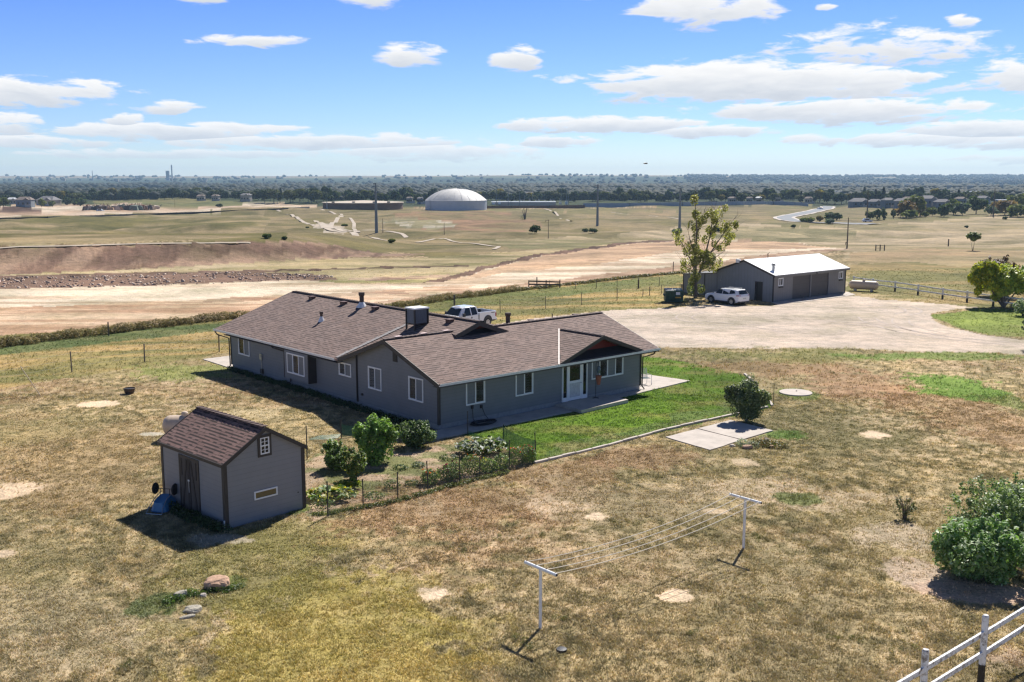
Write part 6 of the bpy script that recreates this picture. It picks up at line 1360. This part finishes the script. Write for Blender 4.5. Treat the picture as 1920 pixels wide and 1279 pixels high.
pole('very thin pole behind the scrap row at left', 328, 388, 372, .1, mt=M_wpole, arms=()); pole('very thin pole at the left end of the substation yard', 570, 383, 366, .12, mt=M_wpole, arms=()); pole('lattice mast between the brown tank and left tree belt', 520, 382, 362, .2, arms=())
for i, (x, yt) in enumerate([(913, 346), (931, 345), (953, 346), (958, 357), (974, 352), (984, 347), (999, 348), (1052, 352), (1062, 352), (1066, 352)]):
    pole('thin substation mast among the switchgear right of the white tank', x, 386, yt, .22, 'substation_mast', ((.9, 1.5),) if i % 3 == 0 else (), group='substation masts right of the white tank')
# tanks
def tank(name, label, x0, x1, yb, ye, yt, c, croof, dome):
    a = gp(x0, yb); b = gp(x1, yb); cx = (a[0]+b[0])/2; D_ = a[1]; r_ = (b[0]-a[0])/2; base = min(a[2], b[2])-1.0
    ze = CH+ray(960, ye)[2]*D_/ray(960, ye)[1]; zt_ = CH+ray(960, yt)[2]*(D_+r_*.0)/ray(960, yt)[1]
    t = thing(name, label, 'storage tank', (cx, D_+r_*.55, base)); h = ze-base; H_ = zt_-base
    m = MB(); m.lathe([(r_, -1), (r_, h)], 96); m.build('wall', c, t)
    m = MB()
    if dome: m.lathe([(r_+.25, h-.05)]+[(r_*math.cos(q)+.0, h+(H_-h)*(1-math.cos(q)**2.5)) for q in np.linspace(.0, 1.5, 14)]+[(.05, H_)], 96)
    else: m.lathe([(r_+.7, h-.5), (r_+.7, h), (.1, H_)], 96)
    m.build('roof', croof, t, smooth=False)
    m = MB()
    if dome:
        for k in range(24):
            q = 2*math.pi*k/24; m.tube([((r_*math.cos(e)+.05)*math.cos(q), (r_*math.cos(e)+.05)*math.sin(q), h+(H_-h)*(1-math.cos(e)**2.5)+.08) for e in np.linspace(0, 1.5, 8)], .06, 4)
        m.lathe([(.6, 0), (.6, .3), (.2, .45)], 12, (0, 0, H_-.1))
    else:
        for k in (-.6, -.1, .4, .75): m.box(k*r_-1, k*r_+1, -r_*.9, -r_*.9+2, h, h+1.1)
    m.build('roof_fitting', croof, t)
    m = MB(); m.box(-r_*.8-.25, -r_*.8+.25, -r_*.62-.3, -r_*.62+.1, 0, h+.6); m.build('ladder', M_galv, t); return t
M_tw = mat('white_tank_wall', (.52, .54, .58), .5, .05, .3); M_td = mat('white_tank_dome', (.62, .60, .56), .6, .1, .3); M_tb = mat('brown_tank_wall', (.17, .105, .075), .8, .2, .25, streak=(1, 1, 3)); M_tbr = mat('brown_tank_roof', (.48, .40, .31), .8, .08, .3)
tank('domed_tank', 'large white tank with a shallow domed roof on the hill', 795, 912, 394, 376, 354, M_tw, M_td, True)
tank('flat_tank', 'wide low brown tank with a flat pale roof on the hill', 599, 759, 391, 380, 376.5, M_tb, M_tbr, False)
def box_thing(name, label, cat, x0, x1, yb, h, depth, mt, group=None, roof=None, yoff=0):
    a = gp(x0, yb); b = gp(x1, yb); m = MB(); L_ = b[0]-a[0]; t = thing(name, label, cat, ((a[0]+b[0])/2, a[1]+yoff, a[2]), 0, group)
    m.box(-L_/2, L_/2, 0, depth, -1.5, h); m.build('wall', mt, t)
    if roof: m = MB(); m.box(-L_/2-.4, L_/2+.4, -.4, depth+.4, h, h+.35); m.build('roof', roof, t)
    return t
# long walls
def long_wall(name, label, pts, h, mt, ptop=None):
    P = [gp(*p) for p in pts]; t = thing(name, label, 'wall', P[0]); m = MB(); c = MB(); o_ = np.array(P[0])
    for a, b in zip(P[:-1], P[1:]):
        a = np.array(a)-o_; b = np.array(b)-o_; m.beam(a+[0, 0, h/2-.5], b+[0, 0, h/2-.5], .3, h+1)
        n = max(1, int(np.linalg.norm(b-a)/6))
        for k in range(n+1): q = a+(b-a)*k/n; c.box(q[0]-.18, q[0]+.18, q[1]-.3, q[1]+.12, q[2]-1, q[2]+h+.12)
    m.build('panel', mt, t); c.build('post', mt, t); return t
long_wall('boundary_wall', 'long pale wall running right of the substation to the bend in the road', [(1094, 388), (1180, 387.5), (1280, 386), (1380, 384.5), (1450, 384), (1490, 385), (1515, 388)], 2.9, mat('pale_wall', (.36, .40, .44), .8, .05, .2))
long_wall('brown_wall', 'long dark brown wall in front of the substation', [(910, 391), (960, 391), (1030, 390.5), (1096, 390)], 2.0, mat('brown_wall', (.14, .085, .06), .9, .2, .4))
M_silt = mat('black_silt_fabric', (.03, .028, .025), .8, .2)
long_wall('silt_fence', 'low black silt fence between the graded dirt and the green hill', [(-60, 413), (0, 411.5), (90, 409), (180, 406), (280, 402.5), (380, 399), (440, 396), (490, 394), (540, 392), (580, 389.5)], .75, M_silt)
# substation equipment
for i in range(15):
    x = 925+i*9.5+(i % 3)*2; p = gp(x, 385.5); t = thing('switchgear', 'small white switchgear unit on a stand in the substation', 'switchgear', p, 0, 'switchgear units in the substation')
    m = MB(); m.box(-1.1, 1.1, -1, 1, 1.0, 2.4+(i % 3)*.5); m.build('cabinet', M_white, t); m = MB(); m.box(-.6, -.4, -.1, .1, 2.4, 5.0+(i % 2)); m.box(.4, .6, -.1, .1, 2.4, 5.0); m.box(-.9, .9, -.15, .15, 4.4, 4.7); m.box(-.9, -.7, -.6, .6, -.5, 1); m.box(.7, .9, -.6, .6, -.5, 1); m.build('frame', M_galv, t)
box_thing('bright_roof_shed', 'long low building with a glaring white roof in the substation yard', 'building', 922, 1040, 384.2, 2.2, 14, M_cream, roof=M_whroof)
# road and bend
def strip(name, pts, hw_, dz, mt):
    P = [np.array(gp(*p)) for p in pts]; Q = []
    for i in range(len(P)-1):
        for k in range(6):
            t = k/6; a = P[max(i-1, 0)]; b = P[i]; c2 = P[i+1]; d = P[min(i+2, len(P)-1)]; Q.append(.5*((2*b)+(-a+c2)*t+(2*a-5*b+4*c2-d)*t*t+(-a+3*b-3*c2+d)*t**3))
    Q.append(P[-1]); V = []; 
    for i, q in enumerate(Q):
        d = (Q[min(i+1, len(Q)-1)]-Q[max(i-1, 0)])[:2]; d /= np.linalg.norm(d)+1e-9; n = np.array([-d[1], d[0]])
        for e in (-1, -.33, .33, 1): p2 = q[:2]+n*hw_*e; V.append((p2[0], p2[1], float(hgt(p2[0], p2[1]))+dz+.25))
    Fl = [(i*4+j, i*4+j+1, (i+1)*4+j+1, (i+1)*4+j) for i in range(len(Q)-1) for j in range(3)]
    m = MB(); m.put(V, [f[::-1] for f in Fl]); o = m.build(name, mt); tag(o, kind='structure'); return o
M_clay = mat('pale_clay', (.43, .36, .28), .95, .2, .3)
RD = [(1545, 387.2), (1552, 388.6), (1549, 391.0), (1532, 395), (1505, 401), (1480, 405.5), (1470, 408.5), (1478, 412), (1502, 416), (1560, 418.5), (1640, 420.5)]
strip('pavement', RD, 6.0, .0, M_conc); strip('road', RD, 4.0, .06, mat('asphalt_road', (.20, .21, .22), .9, .08, .3)); 
for ln, w_ in [([(520, 394), (545, 402), (568, 416), (590, 424)], 2.6), ([(592, 414), (602, 420), (615, 430), (640, 436), (665, 439), (700, 446), (722, 451)], 3.4), ([(618, 424), (632, 412), (640, 402), (622, 398), (600, 392)], 2.4),
               ([(615, 430), (622, 420), (634, 408), (646, 405)], 3), ([(650, 408), (663, 418), (664, 430), (672, 436)], 2.2), ([(605, 428), (640, 430), (700, 432), (720, 431)], 2.4), ([(722, 434), (750, 438), (762, 446)], 2.2),
               ([(600, 418), (618, 427), (640, 433), (660, 434)], 4.), ([(780, 455), (830, 448), (845, 452), (920, 462), (935, 463), (926, 468)], 1.3), ([(1020, 392), (1045, 403), (1072, 414)], 1.8), ([(1145, 398), (1230, 406), (1275, 411)], 1.8), ([(-120, 476), (0, 466.5), (240, 459), (440, 456), (470, 457)], 1.6)]:
    strip('path', ln, w_*(.36 if ln[0][0] > 0 else .22), -.12, M_clay)
# cars far away
def tiny_car(label, x, y, rz, c, L_=4.6, cat='car', h=1.5):
    t = thing('distant_car', label, cat, gp(x, y), rz); m = MB(); loft(m, [(L_/2, [(0, .3), (.8, .3), (.85, .6), (.7, .8), (0, .82)]), (L_*.25, [(0, .3), (.9, .3), (.92, .7), (.8, .95), (0, .98)]), (L_*.1, [(0, .3), (.9, .3), (.92, .8), (.65, h), (0, h+.02)]), (-L_*.35, [(0, .3), (.9, .3), (.92, .8), (.65, h), (0, h+.02)]), (-L_/2, [(0, .35), (.85, .35), (.88, .8), (.7, 1.0), (0, 1.02)])]); m.M[2, 3] = 0; m.build('body', c, t)
    m = MB(); m.box(-L_*.3, L_*.12, -.86, .86, 1.02, h-.15); m.build('windows', M_carglass, t)
    m = MB()
    for xx in (-L_*.3, L_*.3):
        for yy in (-.85, .85): m.lathe([(.3, -.1), (.33, 0), (.3, .1)], 12, (xx, yy, .33), 'y')
    m.build('wheels', M_tyre, t); return t
tiny_car('tiny light car driving on the far curving road', 1538, 393, 30, M_carwhite); tiny_car('tiny pale pickup parked on the graded dirt at far left', 189, 397, 5, mat('pale_blue_car', (.6, .68, .72), .4), 5.6, 'pickup truck', 1.9)
tiny_car('white van on the far dirt road below the right-hand pole', 1626, 416.5, 10, M_carwhite, 5.2, 'van', 1.9)
# scrap row
sc_cols = [(.16, .10, .07), (.30, .19, .12), (.09, .08, .07), (.45, .36, .28), (.20, .07, .045), (.06, .06, .06), (.14, .17, .14), (.35, .25, .17)]
M_sc = [mat('scrap_%d' % i, c, .9, .3, .6) for i, c in enumerate(sc_cols)]; rng = np.random.RandomState(33)
for i in range(34):
    x = 158+i*4.05; p = gp(x, 394.3-i*.05); w_ = 1.8+1.5*rng.rand(); h = 2.2+2.0*rng.rand(); t = thing('junk_pile', 'junk pile of rusty parts and timber in the row on the graded dirt', 'junk pile', (p[0], p[1]+rng.rand()*5, p[2]), rng.rand()*60, 'junk piles in a row on the graded dirt')
    m = MB(); m.put([(sx_*w_*(1-.35*k)+rng.normal()*.25, sy_*w_*(1-.35*k)+rng.normal()*.25, -.5 if k == 0 else h*(.7+.3*rng.rand())) for k in (0, 1) for sx_, sy_ in ((-1, -1), (1, -1), (1, 1), (-1, 1))], [(0, 3, 2, 1), (4, 5, 6, 7), (0, 1, 5, 4), (1, 2, 6, 5), (2, 3, 7, 6), (3, 0, 4, 7)]); m.build('heap', M_sc[rng.randint(8)], t)
    m = MB()
    for k in range(3): m.beam((rng.normal()*w_*.6, rng.normal()*w_*.6, 0), (rng.normal()*w_*.8, rng.normal()*w_*.8, h*1.15), .3, .3)
    m.build('beams', M_sc[rng.randint(8)], t)

# ---------------------------------------------------------------- houses
def far_house(label, x, yb, wpx, hm, rc, wc, rz, name='far_house', cat='house', dz=0, flat=False, proto={}):
    p = gp(x, yb); W_ = wpx/F*p[1]*.8; D_ = W_*.7; t = thing(name, label, cat, p, rz); m = MB(); m.box(-W_/2, W_/2, -D_/2, D_/2, -2, hm); m.build('wall', wc, t)
    if flat: m = MB(); m.box(-W_/2-.3, W_/2+.3, -D_/2-.3, D_/2+.3, hm, hm+.5); m.build('roof', rc, t)
    else:
        rh = W_*.2; m = MB(); m.put([(-W_/2-.5, -D_/2-.5, hm-.1), (W_/2+.5, -D_/2-.5, hm-.1), (W_/2+.5, D_/2+.5, hm-.1), (-W_/2-.5, D_/2+.5, hm-.1), (-W_/2+W_*.18, 0, hm+rh), (W_/2-W_*.18, 0, hm+rh)], [(0, 3, 2, 1), (0, 1, 5, 4), (1, 2, 5), (2, 3, 4, 5), (3, 0, 4)])
        m.put([(W_*.02, -D_/2-1.2, hm-.1), (W_*.42, -D_/2-1.2, hm-.1), (W_*.22, -D_/2-1.2, hm+rh*.62), (W_*.22, 0, hm+rh*.62), (W_*.02, 0, hm-.1), (W_*.42, 0, hm-.1)], [(0, 1, 2), (0, 2, 3, 4), (1, 5, 3, 2)]); m.build('roof', rc, t)
    for k in range(3):
        xx = -W_*.32+k*W_*.3; m = MB(); m.box(xx-.7, xx+.7, -D_/2-.06, -D_/2+.02, hm*.35, hm*.35+1.5); m.build('window', M_glass, t)
    m = MB(); m.box(W_*.1, W_*.1+4.4, -D_/2-.05, -D_/2+.02, -.5, 2.3); m.build('garage_door', M_conc, t); return t
rg = mat('grey_house_roof', (.20, .19, .19), .9, .1, .5); rb = mat('brown_house_roof', (.21, .165, .14), .9, .1, .5); rw = mat('pale_house_roof', (.6, .6, .6), .7, .05, .5); wg = mat('grey_house_wall', (.20, .22, .25), .8, .08); wb = mat('beige_house_wall', (.42, .37, .31), .8, .08); wblu = mat('slate_house_wall', (.13, .17, .21), .8, .08)
for a in [('blue-grey house nearest the left edge above the graded dirt', 48, 388, 34, 5.5, rb, wg, 4), ('beige gabled house with grey roof, right of the blue-grey one at far left', 92, 386, 44, 5.2, rg, wb, -14), ('pale-roofed house peeping left of the blue-grey one at far left', 24, 384, 20, 5, rw, wb, 12), ('white-roofed house above the beige gabled one at far left', 141, 376, 14, 5, rw, wb, 5),
          ('light house in trees over the green field at left', 232, 372, 16, 4.5, rg, wb, 0), ('pinkish house in trees, left one of two near the yard end', 377, 377, 18, 5, rb, wb, 10), ('beige house in trees, right one of two near the yard end', 405, 377, 16, 5, rb, wb, -8), ('gabled pale house just left of the brown tank area', 462, 378, 22, 6, rg, wb, -10),
          ('dark house with white door between the two tanks', 788, 382, 14, 4.5, rg, wg, 5), ('small house over the right end of the brown tank', 768, 381, 14, 4.5, rb, wb, 0), ('long low grey-roofed building in trees behind the substation, left one', 990, 372, 34, 4, rg, wg, 0), ('long low grey-roofed building in trees behind the substation, right one', 1020, 372, 30, 4, rg, wg, 2), ('light low building right of the substation masts', 1075, 372, 16, 3.5, rw, wb, 0),
          ('brown-roofed house among trees right above the pale wall, first from the poplar', 1372, 381, 16, 4.5, rb, wb, 10), ('pinkish house among trees over the pale wall, second from the poplar', 1405, 381, 14, 4.5, rb, wb, -10), ('cream house with flat front over the pale wall, third from the poplar', 1422, 381, 12, 4.8, rw, wb, 0), ('pale gabled house hidden in dark trees over the road bend', 1458, 380, 12, 4.8, rg, wb, 0), ('reddish-roofed house just left of the road top', 1516, 382, 18, 4.8, rb, wb, -15),
          ('low wide grey-roofed house, first of the right-hand estate', 1610, 388, 40, 4.3, rg, wblu, 3), ('slate house with pale roof edge, second of the right-hand estate by the dark pole', 1640, 390, 28, 5, rg, wblu, -12), ('steep slate house in the middle cluster of the right-hand estate', 1664, 390, 26, 6, rg, wblu, 14), ('broad grey house with two gables in the right-hand estate', 1690, 389, 30, 4.8, rg, wg, -6), ('brownish-roofed house high in the right-hand estate', 1702, 384, 24, 5, rb, wg, 6), ('grey-roofed house behind the reddish tree clump at right', 1738, 386, 34, 5.5, rg, wg, 10), ('low blue-grey house right of the reddish tree clump', 1766, 390, 32, 4.5, rg, wg, 0), ('house with hipped brown roof left of the tall far right pole', 1800, 384, 22, 5, rb, wg, 4), ('grey-roofed house just left of the tall far right pole', 1842, 382, 26, 5, rg, wg, 0)]:
    far_house(a[0], a[1], a[2], a[3], a[4], a[5], a[6], a[7])
far_house('bright white-roofed low building right of the tall far right pole', 1880, 385, 30, 4, M_whroof, wg, 0, 'warehouse', 'building', flat=True)
far_house('long pale warehouse behind the right-hand estate', 1822, 371, 44, 7, M_whroof, wb, 0, 'warehouse', 'building', flat=True)
far_house('white warehouse roof glinting beyond the dark trees over the road bend', 1575, 368, 22, 6, M_whroof, wb, 0, 'warehouse', 'building', flat=True)
far_house('square grain tower on the far left ridge', 315, 338.5, 7, 48, wg, wg, 0, 'grain_tower', 'tower', flat=True)
p = gp(323, 338.5); m = MB(); m.tube([(0, 0, -10), (0, 0, 78)], [4, 3], 10); tag(m.build('chimney_stack', M_conc, loc=p), 'tall thin chimney stack right of the grain tower on the ridge', 'chimney')
p = gp(174, 339); m = MB(); m.tube([(0, 0, -10), (0, 0, 50)], [2, 1.5], 8); tag(m.build('radio_mast', M_steelpole, loc=p), 'thin mast on the far left ridge', 'mast')
rng = np.random.RandomState(44); proto = None
towns = [(1500+rng.rand()*400, 344+rng.rand()*18) for _ in range(46)]+[(1240+rng.rand()*260, 343+rng.rand()*12) for _ in range(16)]+[(700+rng.rand()*600, 337+rng.rand()*8) for _ in range(16)]+[(rng.rand()*700, 341+rng.rand()*6) for _ in range(8)]
for i, (x, y) in enumerate(towns):
    if proto is None:
        proto = thing('valley_building', 'tiny pale-roofed building in the hazy valley town', 'building', (0, 0, 0), 0, 'pale buildings of the hazy valley town'); m = MB(); m.box(-.5, .5, -.35, .35, -.6, .42); m.build('wall', wb, proto); m = MB(); m.box(-.52, .52, -.37, .37, .42, .5); m.build('roof', M_whroof, proto); o = proto
    else: o = dup(proto, (0, 0, 0))
    p = gp(x, y); s_ = p[1]/F; o.location = (p[0], p[1], p[2]+3+.0030*p[1]); L_ = s_*(4+11*rng.rand()**2); o.scale = (L_, L_*.8, s_*1.6+6); o.rotation_euler = (0, 0, rng.rand()*.4-.2)

# ---------------------------------------------------------------- trees of the middle distance
def proto_tree(kind, pal, seed, w_=1.0):
    """crown about 8 m wide, 9 m high"""
    rng = np.random.RandomState(seed); lab = {'r': 'round dark green', 'c': 'olive green', 'y': 'yellowing', 'n': 'pointed dark conifer', 'b': 'blue-green'}[kind]
    t = thing({'n': 'conifer_tree'}.get(kind, 'broadleaf_tree'), lab+' tree in the tree belt below the horizon', 'tree', (0, 0, 0), 0, lab+' trees of the belt below the horizon')
    if kind == 'n': cl_ = [(0, 0, 1.5+k*1.25, 2.3-k*.3, 2.3-k*.3, 1.1, 60) for k in range(7)]
    else: cl_ = sub_clumps(0, 0, 4.9, 4.0*w_, 4.0*w_, 3.6, 22, 26, .36, rng)+[(0, 0, 4.6, 2.9*w_, 2.9*w_, 2.9, 90)]
    foliage('crown', cl_, .75, pal, seed, t, m=M_farleaf, up=.5, shell=.8, asp=.8, tint=.3)
    m = MB(); m.tube([(0, 0, -1.2), (0, 0, 3.6)], [.32, .16], 6); m.build('trunk', M_bark, t); return t
protos = [proto_tree('r', [(.028, .048, .02), (.058, .088, .032)], 101), proto_tree('c', [(.065, .078, .028), (.12, .13, .045)], 102, 1.1), proto_tree('b', [(.035, .06, .036), (.065, .098, .052)], 103, .9), proto_tree('y', [(.17, .14, .035), (.30, .23, .05)], 104, .85), proto_tree('n', [(.012, .026, .014), (.026, .045, .024)], 105)]
used = [False]*5
def place(kind, x, y, s=1., sz=None):
    p = gp(x, y); o = protos[kind] if not used[kind] else dup(protos[kind], p)
    used[kind] = True; o.location = p; o.rotation_euler = (0, 0, rng.rand()*6.28); f = s*(.8+.45*rng.rand()); o.scale = (f, f, f*(sz or (.85+.35*rng.rand()))); return o
rng = np.random.RandomState(77); cnt = 0
def rk(): return rng.choice([0, 0, 0, 1, 1, 2, 2, 3, 4], p=[.14, .14, .14, .14, .13, .11, .10, .035, .065])
for i in range(262):
    x = -10+1950*(i+rng.rand())/262
    yb = np.interp(x, [0, 170, 380, 480, 600, 780, 1000, 1300, 1500, 1560, 1640, 1760, 1920], [386, 377, 373, 377, 380, 380.5, 379, 379.5, 380, 382, 379, 379, 384])
    y = yb-rng.rand()**1.5*6.5
    if 175 < x < 385: y = min(y, np.interp(x, [175, 385], [376, 372]))
    if 590 < x < 930 and y > 381: y = 380
    place(rk(), x, y, 1.0 if y > 376 else 1.15)
# individual trees and shrubs nearer the viewer
def solo(name, label, x, y, w_m, h_m, pal, seed, cat='tree', trunk=.3):
    k_ = .28 if 424 < y < 460 and x < 800 else .55 if y > 424 else (.7 if y > 412 else .8)
    w_m *= k_; h_m *= k_
    t = thing(name, label, cat, gp(x, y)); r2 = np.random.RandomState(seed)
    foliage('crown', sub_clumps(0, 0, h_m*.55, w_m/2, w_m/2, h_m*.45, 14, 30, .4, r2)+[(0, 0, h_m*.5, w_m*.32, w_m*.32, h_m*.35, 60)], .085*w_m+.1, pal, seed, t, m=M_farleaf, shell=.7, asp=.8)
    m = MB(); m.tube([(0, 0, -.6), (0, 0, h_m*.5)], [.05*h_m*.6, .02*h_m], 6); m.build('trunk', M_bark, t); return t
G1 = [(.045, .075, .032), (.09, .125, .05)]; G2 = [(.10, .13, .04), (.19, .21, .07)]; RO = [(.19, .125, .06), (.30, .20, .085)]; BG = [(.11, .15, .11), (.19, .23, .17)]
for a in [('dark round bush alone in the hill meadow right of centre', 1003, 438, 5.5, 5, G1), ('low blue-green bush left of a pair below the tall pole', 1097, 435, 4, 2.6, G1), ('dark low bush right of a pair below the tall pole', 1113, 437, 5, 3, G1), ('bright green bush at the end of the clay trails', 734, 456, 5.5, 3.6, G2), ('dark bush on the slope left of the clay trails', 500, 447, 5, 2.5, G1), ('small dark bush near the clay trails, lower left', 533, 449, 3, 1.8, G1), ('little olive bush on the trail hillside', 576, 428, 4, 2.2, G1), ('dark bushy mound between two clay trails', 646, 425, 9, 4.5, G2),
          ('grey-green bush at the foot of the steel pole near the poplar', 1272, 440, 7, 4.5, BG), ('dark bush to the right behind the poplar crown', 1350, 436, 6, 3.5, G1), ('round dark bush near the road bend', 1488, 428, 4, 3, G1), ('yellow-orange tree inside the road bend', 1536, 417, 5, 5, [(.2, .15, .04), (.3, .22, .06)]), ('dark pointed conifer clump right of the road bend', 1555, 414, 8, 7, G1), ('dark bushy conifer beside the pointed one right of the road bend', 1568, 414, 8, 5.5, G1), ('blue-grey shrub below the conifers right of the road bend', 1555, 420, 6, 4.0, BG), ('long low hedge-like bush by the lower road', 1515, 417, 10, 3, G2),
          ('green shrub beside the dark pole at right', 1631, 412, 6, 6, G2), ('dark leaning tree right of the dark pole', 1645, 413, 7, 9, G1), ('dark upright tree next to the leaning one', 1656, 412, 5, 8, G1), ('thin conifer left of the reddish clump', 1675, 410, 4, 6, G1), ('reddish tree, left one of the clump before the right-hand estate', 1700, 409, 12, 13, RO), ('big olive tree in the clump before the right-hand estate', 1712, 407, 15, 17, G2), ('reddish-brown tree at the right of the clump before the estate', 1725, 406, 10, 14, RO), ('bright green low tree under the reddish clump', 1704, 410, 9, 6, G2), ('rusty bush left of the reddish clump', 1688, 408, 9, 8, RO),
          ('small green bush between the clump and the forked tree', 1735, 408, 5, 4, G2), ('grey-green bush right of the clump', 1748, 405, 9, 7, G2), ('dark forked tree on the pasture rim', 1770, 407, 10, 9.5, G1), ('light green tree behind the forked one', 1788, 402, 13, 11, G2), ('grey-green tree on the rim right of the forked one', 1804, 404, 11, 10, BG), ('tall dark tree on the rim before the houses', 1830, 401, 13, 14, G1), ('blue-green bush left of the tall far right pole', 1858, 405, 9, 8, BG), ('reddish thicket right of the tall far right pole', 1884, 403, 17, 11, RO), ('second reddish thicket behind, near the right edge', 1868, 400, 14, 11, RO), ('bright green bush at the right edge of the rim', 1908, 406, 15, 8, G2), ('tall light tree over the thicket at the right edge', 1906, 396, 14, 16, G2),
          ('small bush with bare stalks at the far right rim', 1885, 412, 3, 2.5, G1), ('tiny bush in the straw pasture centre right', 1812, 427, 2.5, 2, G1), ('grey bush beside the fenced green field at left', 411, 390, 6, 4.5, G1), ('hedge-like bushes left of the green field', 150, 386, 15, 7, G1), ('dark round tree right of the gabled house at far left', 126, 386, 9, 10, G1), ('olive tree in front of the gabled house at far left', 98, 388, 7, 7, G2), ('small tree in front of the blue-grey house at far left', 78, 388, 7, 8, G2), ('rounded green tree at the left edge by the houses', 6, 388, 13, 9, G2)]:
    solo('meadow_bush' if a[4] < 6 else 'meadow_tree', a[0], a[1], a[2], a[3], a[4], a[5], 200+int(a[1]), 'bush' if a[4] < 6 else 'tree')
p = gp(984, 412); t = thing('dead_tree', 'bare dead tree with upright limbs on the hill right of the white tank', 'tree', p); m = MB()
for (a, b) in ((-1.6, 5.5), (-.6, 7), (1.6, 8.5), (.6, 5)): m.tube([(0, 0, -1), (a*.4, 0, b*.45), (a, 0, b)], [.4, .25, .08], 6)
m.build('trunk', M_bark, t); foliage('low_leaves', [(-1, 0, 1.5, 2, 1.5, 1.4, 60)], .3, G1, 300, t, m=M_farleaf)
# far-off woods that read as one mass
import bmesh
bm = bmesh.new(); bmesh.ops.create_icosphere(bm, subdivisions=1, radius=1); IV = np.array([v.co for v in bm.verts]); IF = np.array([[v.index for v in f.verts] for f in bm.faces]); bm.free()
def woods(name, label, n, yfun, seed, smin, smax, keepf):
    rng = np.random.RandomState(seed); pts = []
    while len(pts) < n:
        d = yfun(rng); a = (rng.rand()*2-1)*.62; X = a*d; Y = d
        if keepf(X, Y, rng): pts.append((X, Y, smin+(smax-smin)*rng.rand()))
    P = np.array(pts); Zg = hgt(P[:, 0], P[:, 1]); n = len(P)
    s = P[:, 2]*np.where(P[:, 1] > 3300, .75, 1.)*(1+P[:, 1]/9000.); V = IV[None]*(1+.35*(rng.rand(n, len(IV), 1)-.5)); V = V*s[:, None, None]*np.array([1.1, 1.0, .8])[None, None]; V = V+np.stack([P[:, 0], P[:, 1], Zg+s*.35], 1)[:, None, :]
    Fq = (IF[None]+(np.arange(n)*len(IV))[:, None, None]).reshape(-1, 3); base = np.array([[.010, .022, .012], [.020, .034, .016], [.040, .044, .020], [.014, .030, .022]])[rng.randint(0, 4, n)]*(.7+.6*rng.rand(n, 1)); c = np.repeat(base[:, None, :], len(IV), 1).reshape(-1, 3)
    o = raw_mesh(name, V.reshape(-1, 3), Fq, M_farleaf, c); tag(o, label, None, None, 'stuff'); return o
woods('tree_belt', 'dense wooded belt behind the row of trees', 3400, lambda r: 1080+900*r.rand()**1.1, 301, 4.2, 7.0, lambda X, Y, r: True)
woods('far_woods', 'hazy woods of the far valley', 7500, lambda r: 1950*(8000/1950.)**r.rand(), 302, 5., 10., lambda X, Y, r: (float(fbm(np.array([X/420.]), np.array([Y/700.]), 7, 3)[0]) > (.40 if X > Y*.17 else .47)) and (Y < 3300 or X > Y*.17 or r.rand() < .16))

# ---------------------------------------------------------------- bird
br_ = ray(1210, 307)*95; bd = thing('flying_bird', 'small dark bird gliding in the sky above the horizon', 'bird', (br_[0], br_[1], CH+br_[2]), 20)
m = MB(); m.tube([(-.22, 0, 0), (-.1, 0, .01), (.08, 0, .02), (.2, 0, .03), (.26, 0, .02)], [.01, .045, .06, .035, .01], 8)
for s in (-1, 1): m.put([(.1, 0, .03), (.12, s*.2, .1), (.02, s*.48, .06), (-.04, s*.2, .09), (-.08, 0, .03)], [(0, 1, 2, 3, 4) if s > 0 else (4, 3, 2, 1, 0)])
m.put([(-.2, -.02, 0), (-.36, -.07, 0), (-.36, .07, 0), (-.2, .02, 0)], [(0, 1, 2, 3)]); m.build('body', M_dk, bd)

# ---------------------------------------------------------------- haze
HAZE = 0.85e-4
HZM = bpy.data.materials.new('haze_air'); HZM.use_nodes = True; t = HZM.node_tree; t.nodes.clear(); v = t.nodes.new('ShaderNodeVolumePrincipled'); o = t.nodes.new('ShaderNodeOutputMaterial'); t.links.new(v.outputs[0], o.inputs['Volume'])
v.inputs['Color'].default_value = (.50, .74, 1.0, 1); v.inputs['Density'].default_value = HAZE; v.inputs['Anisotropy'].default_value = .1
m = MB(); m.box(-11500, 11500, -40, 9700, -40, 110); hz = m.build('haze', HZM); tag(hz, 'thin bluish air haze over the whole valley', None, None, 'stuff')
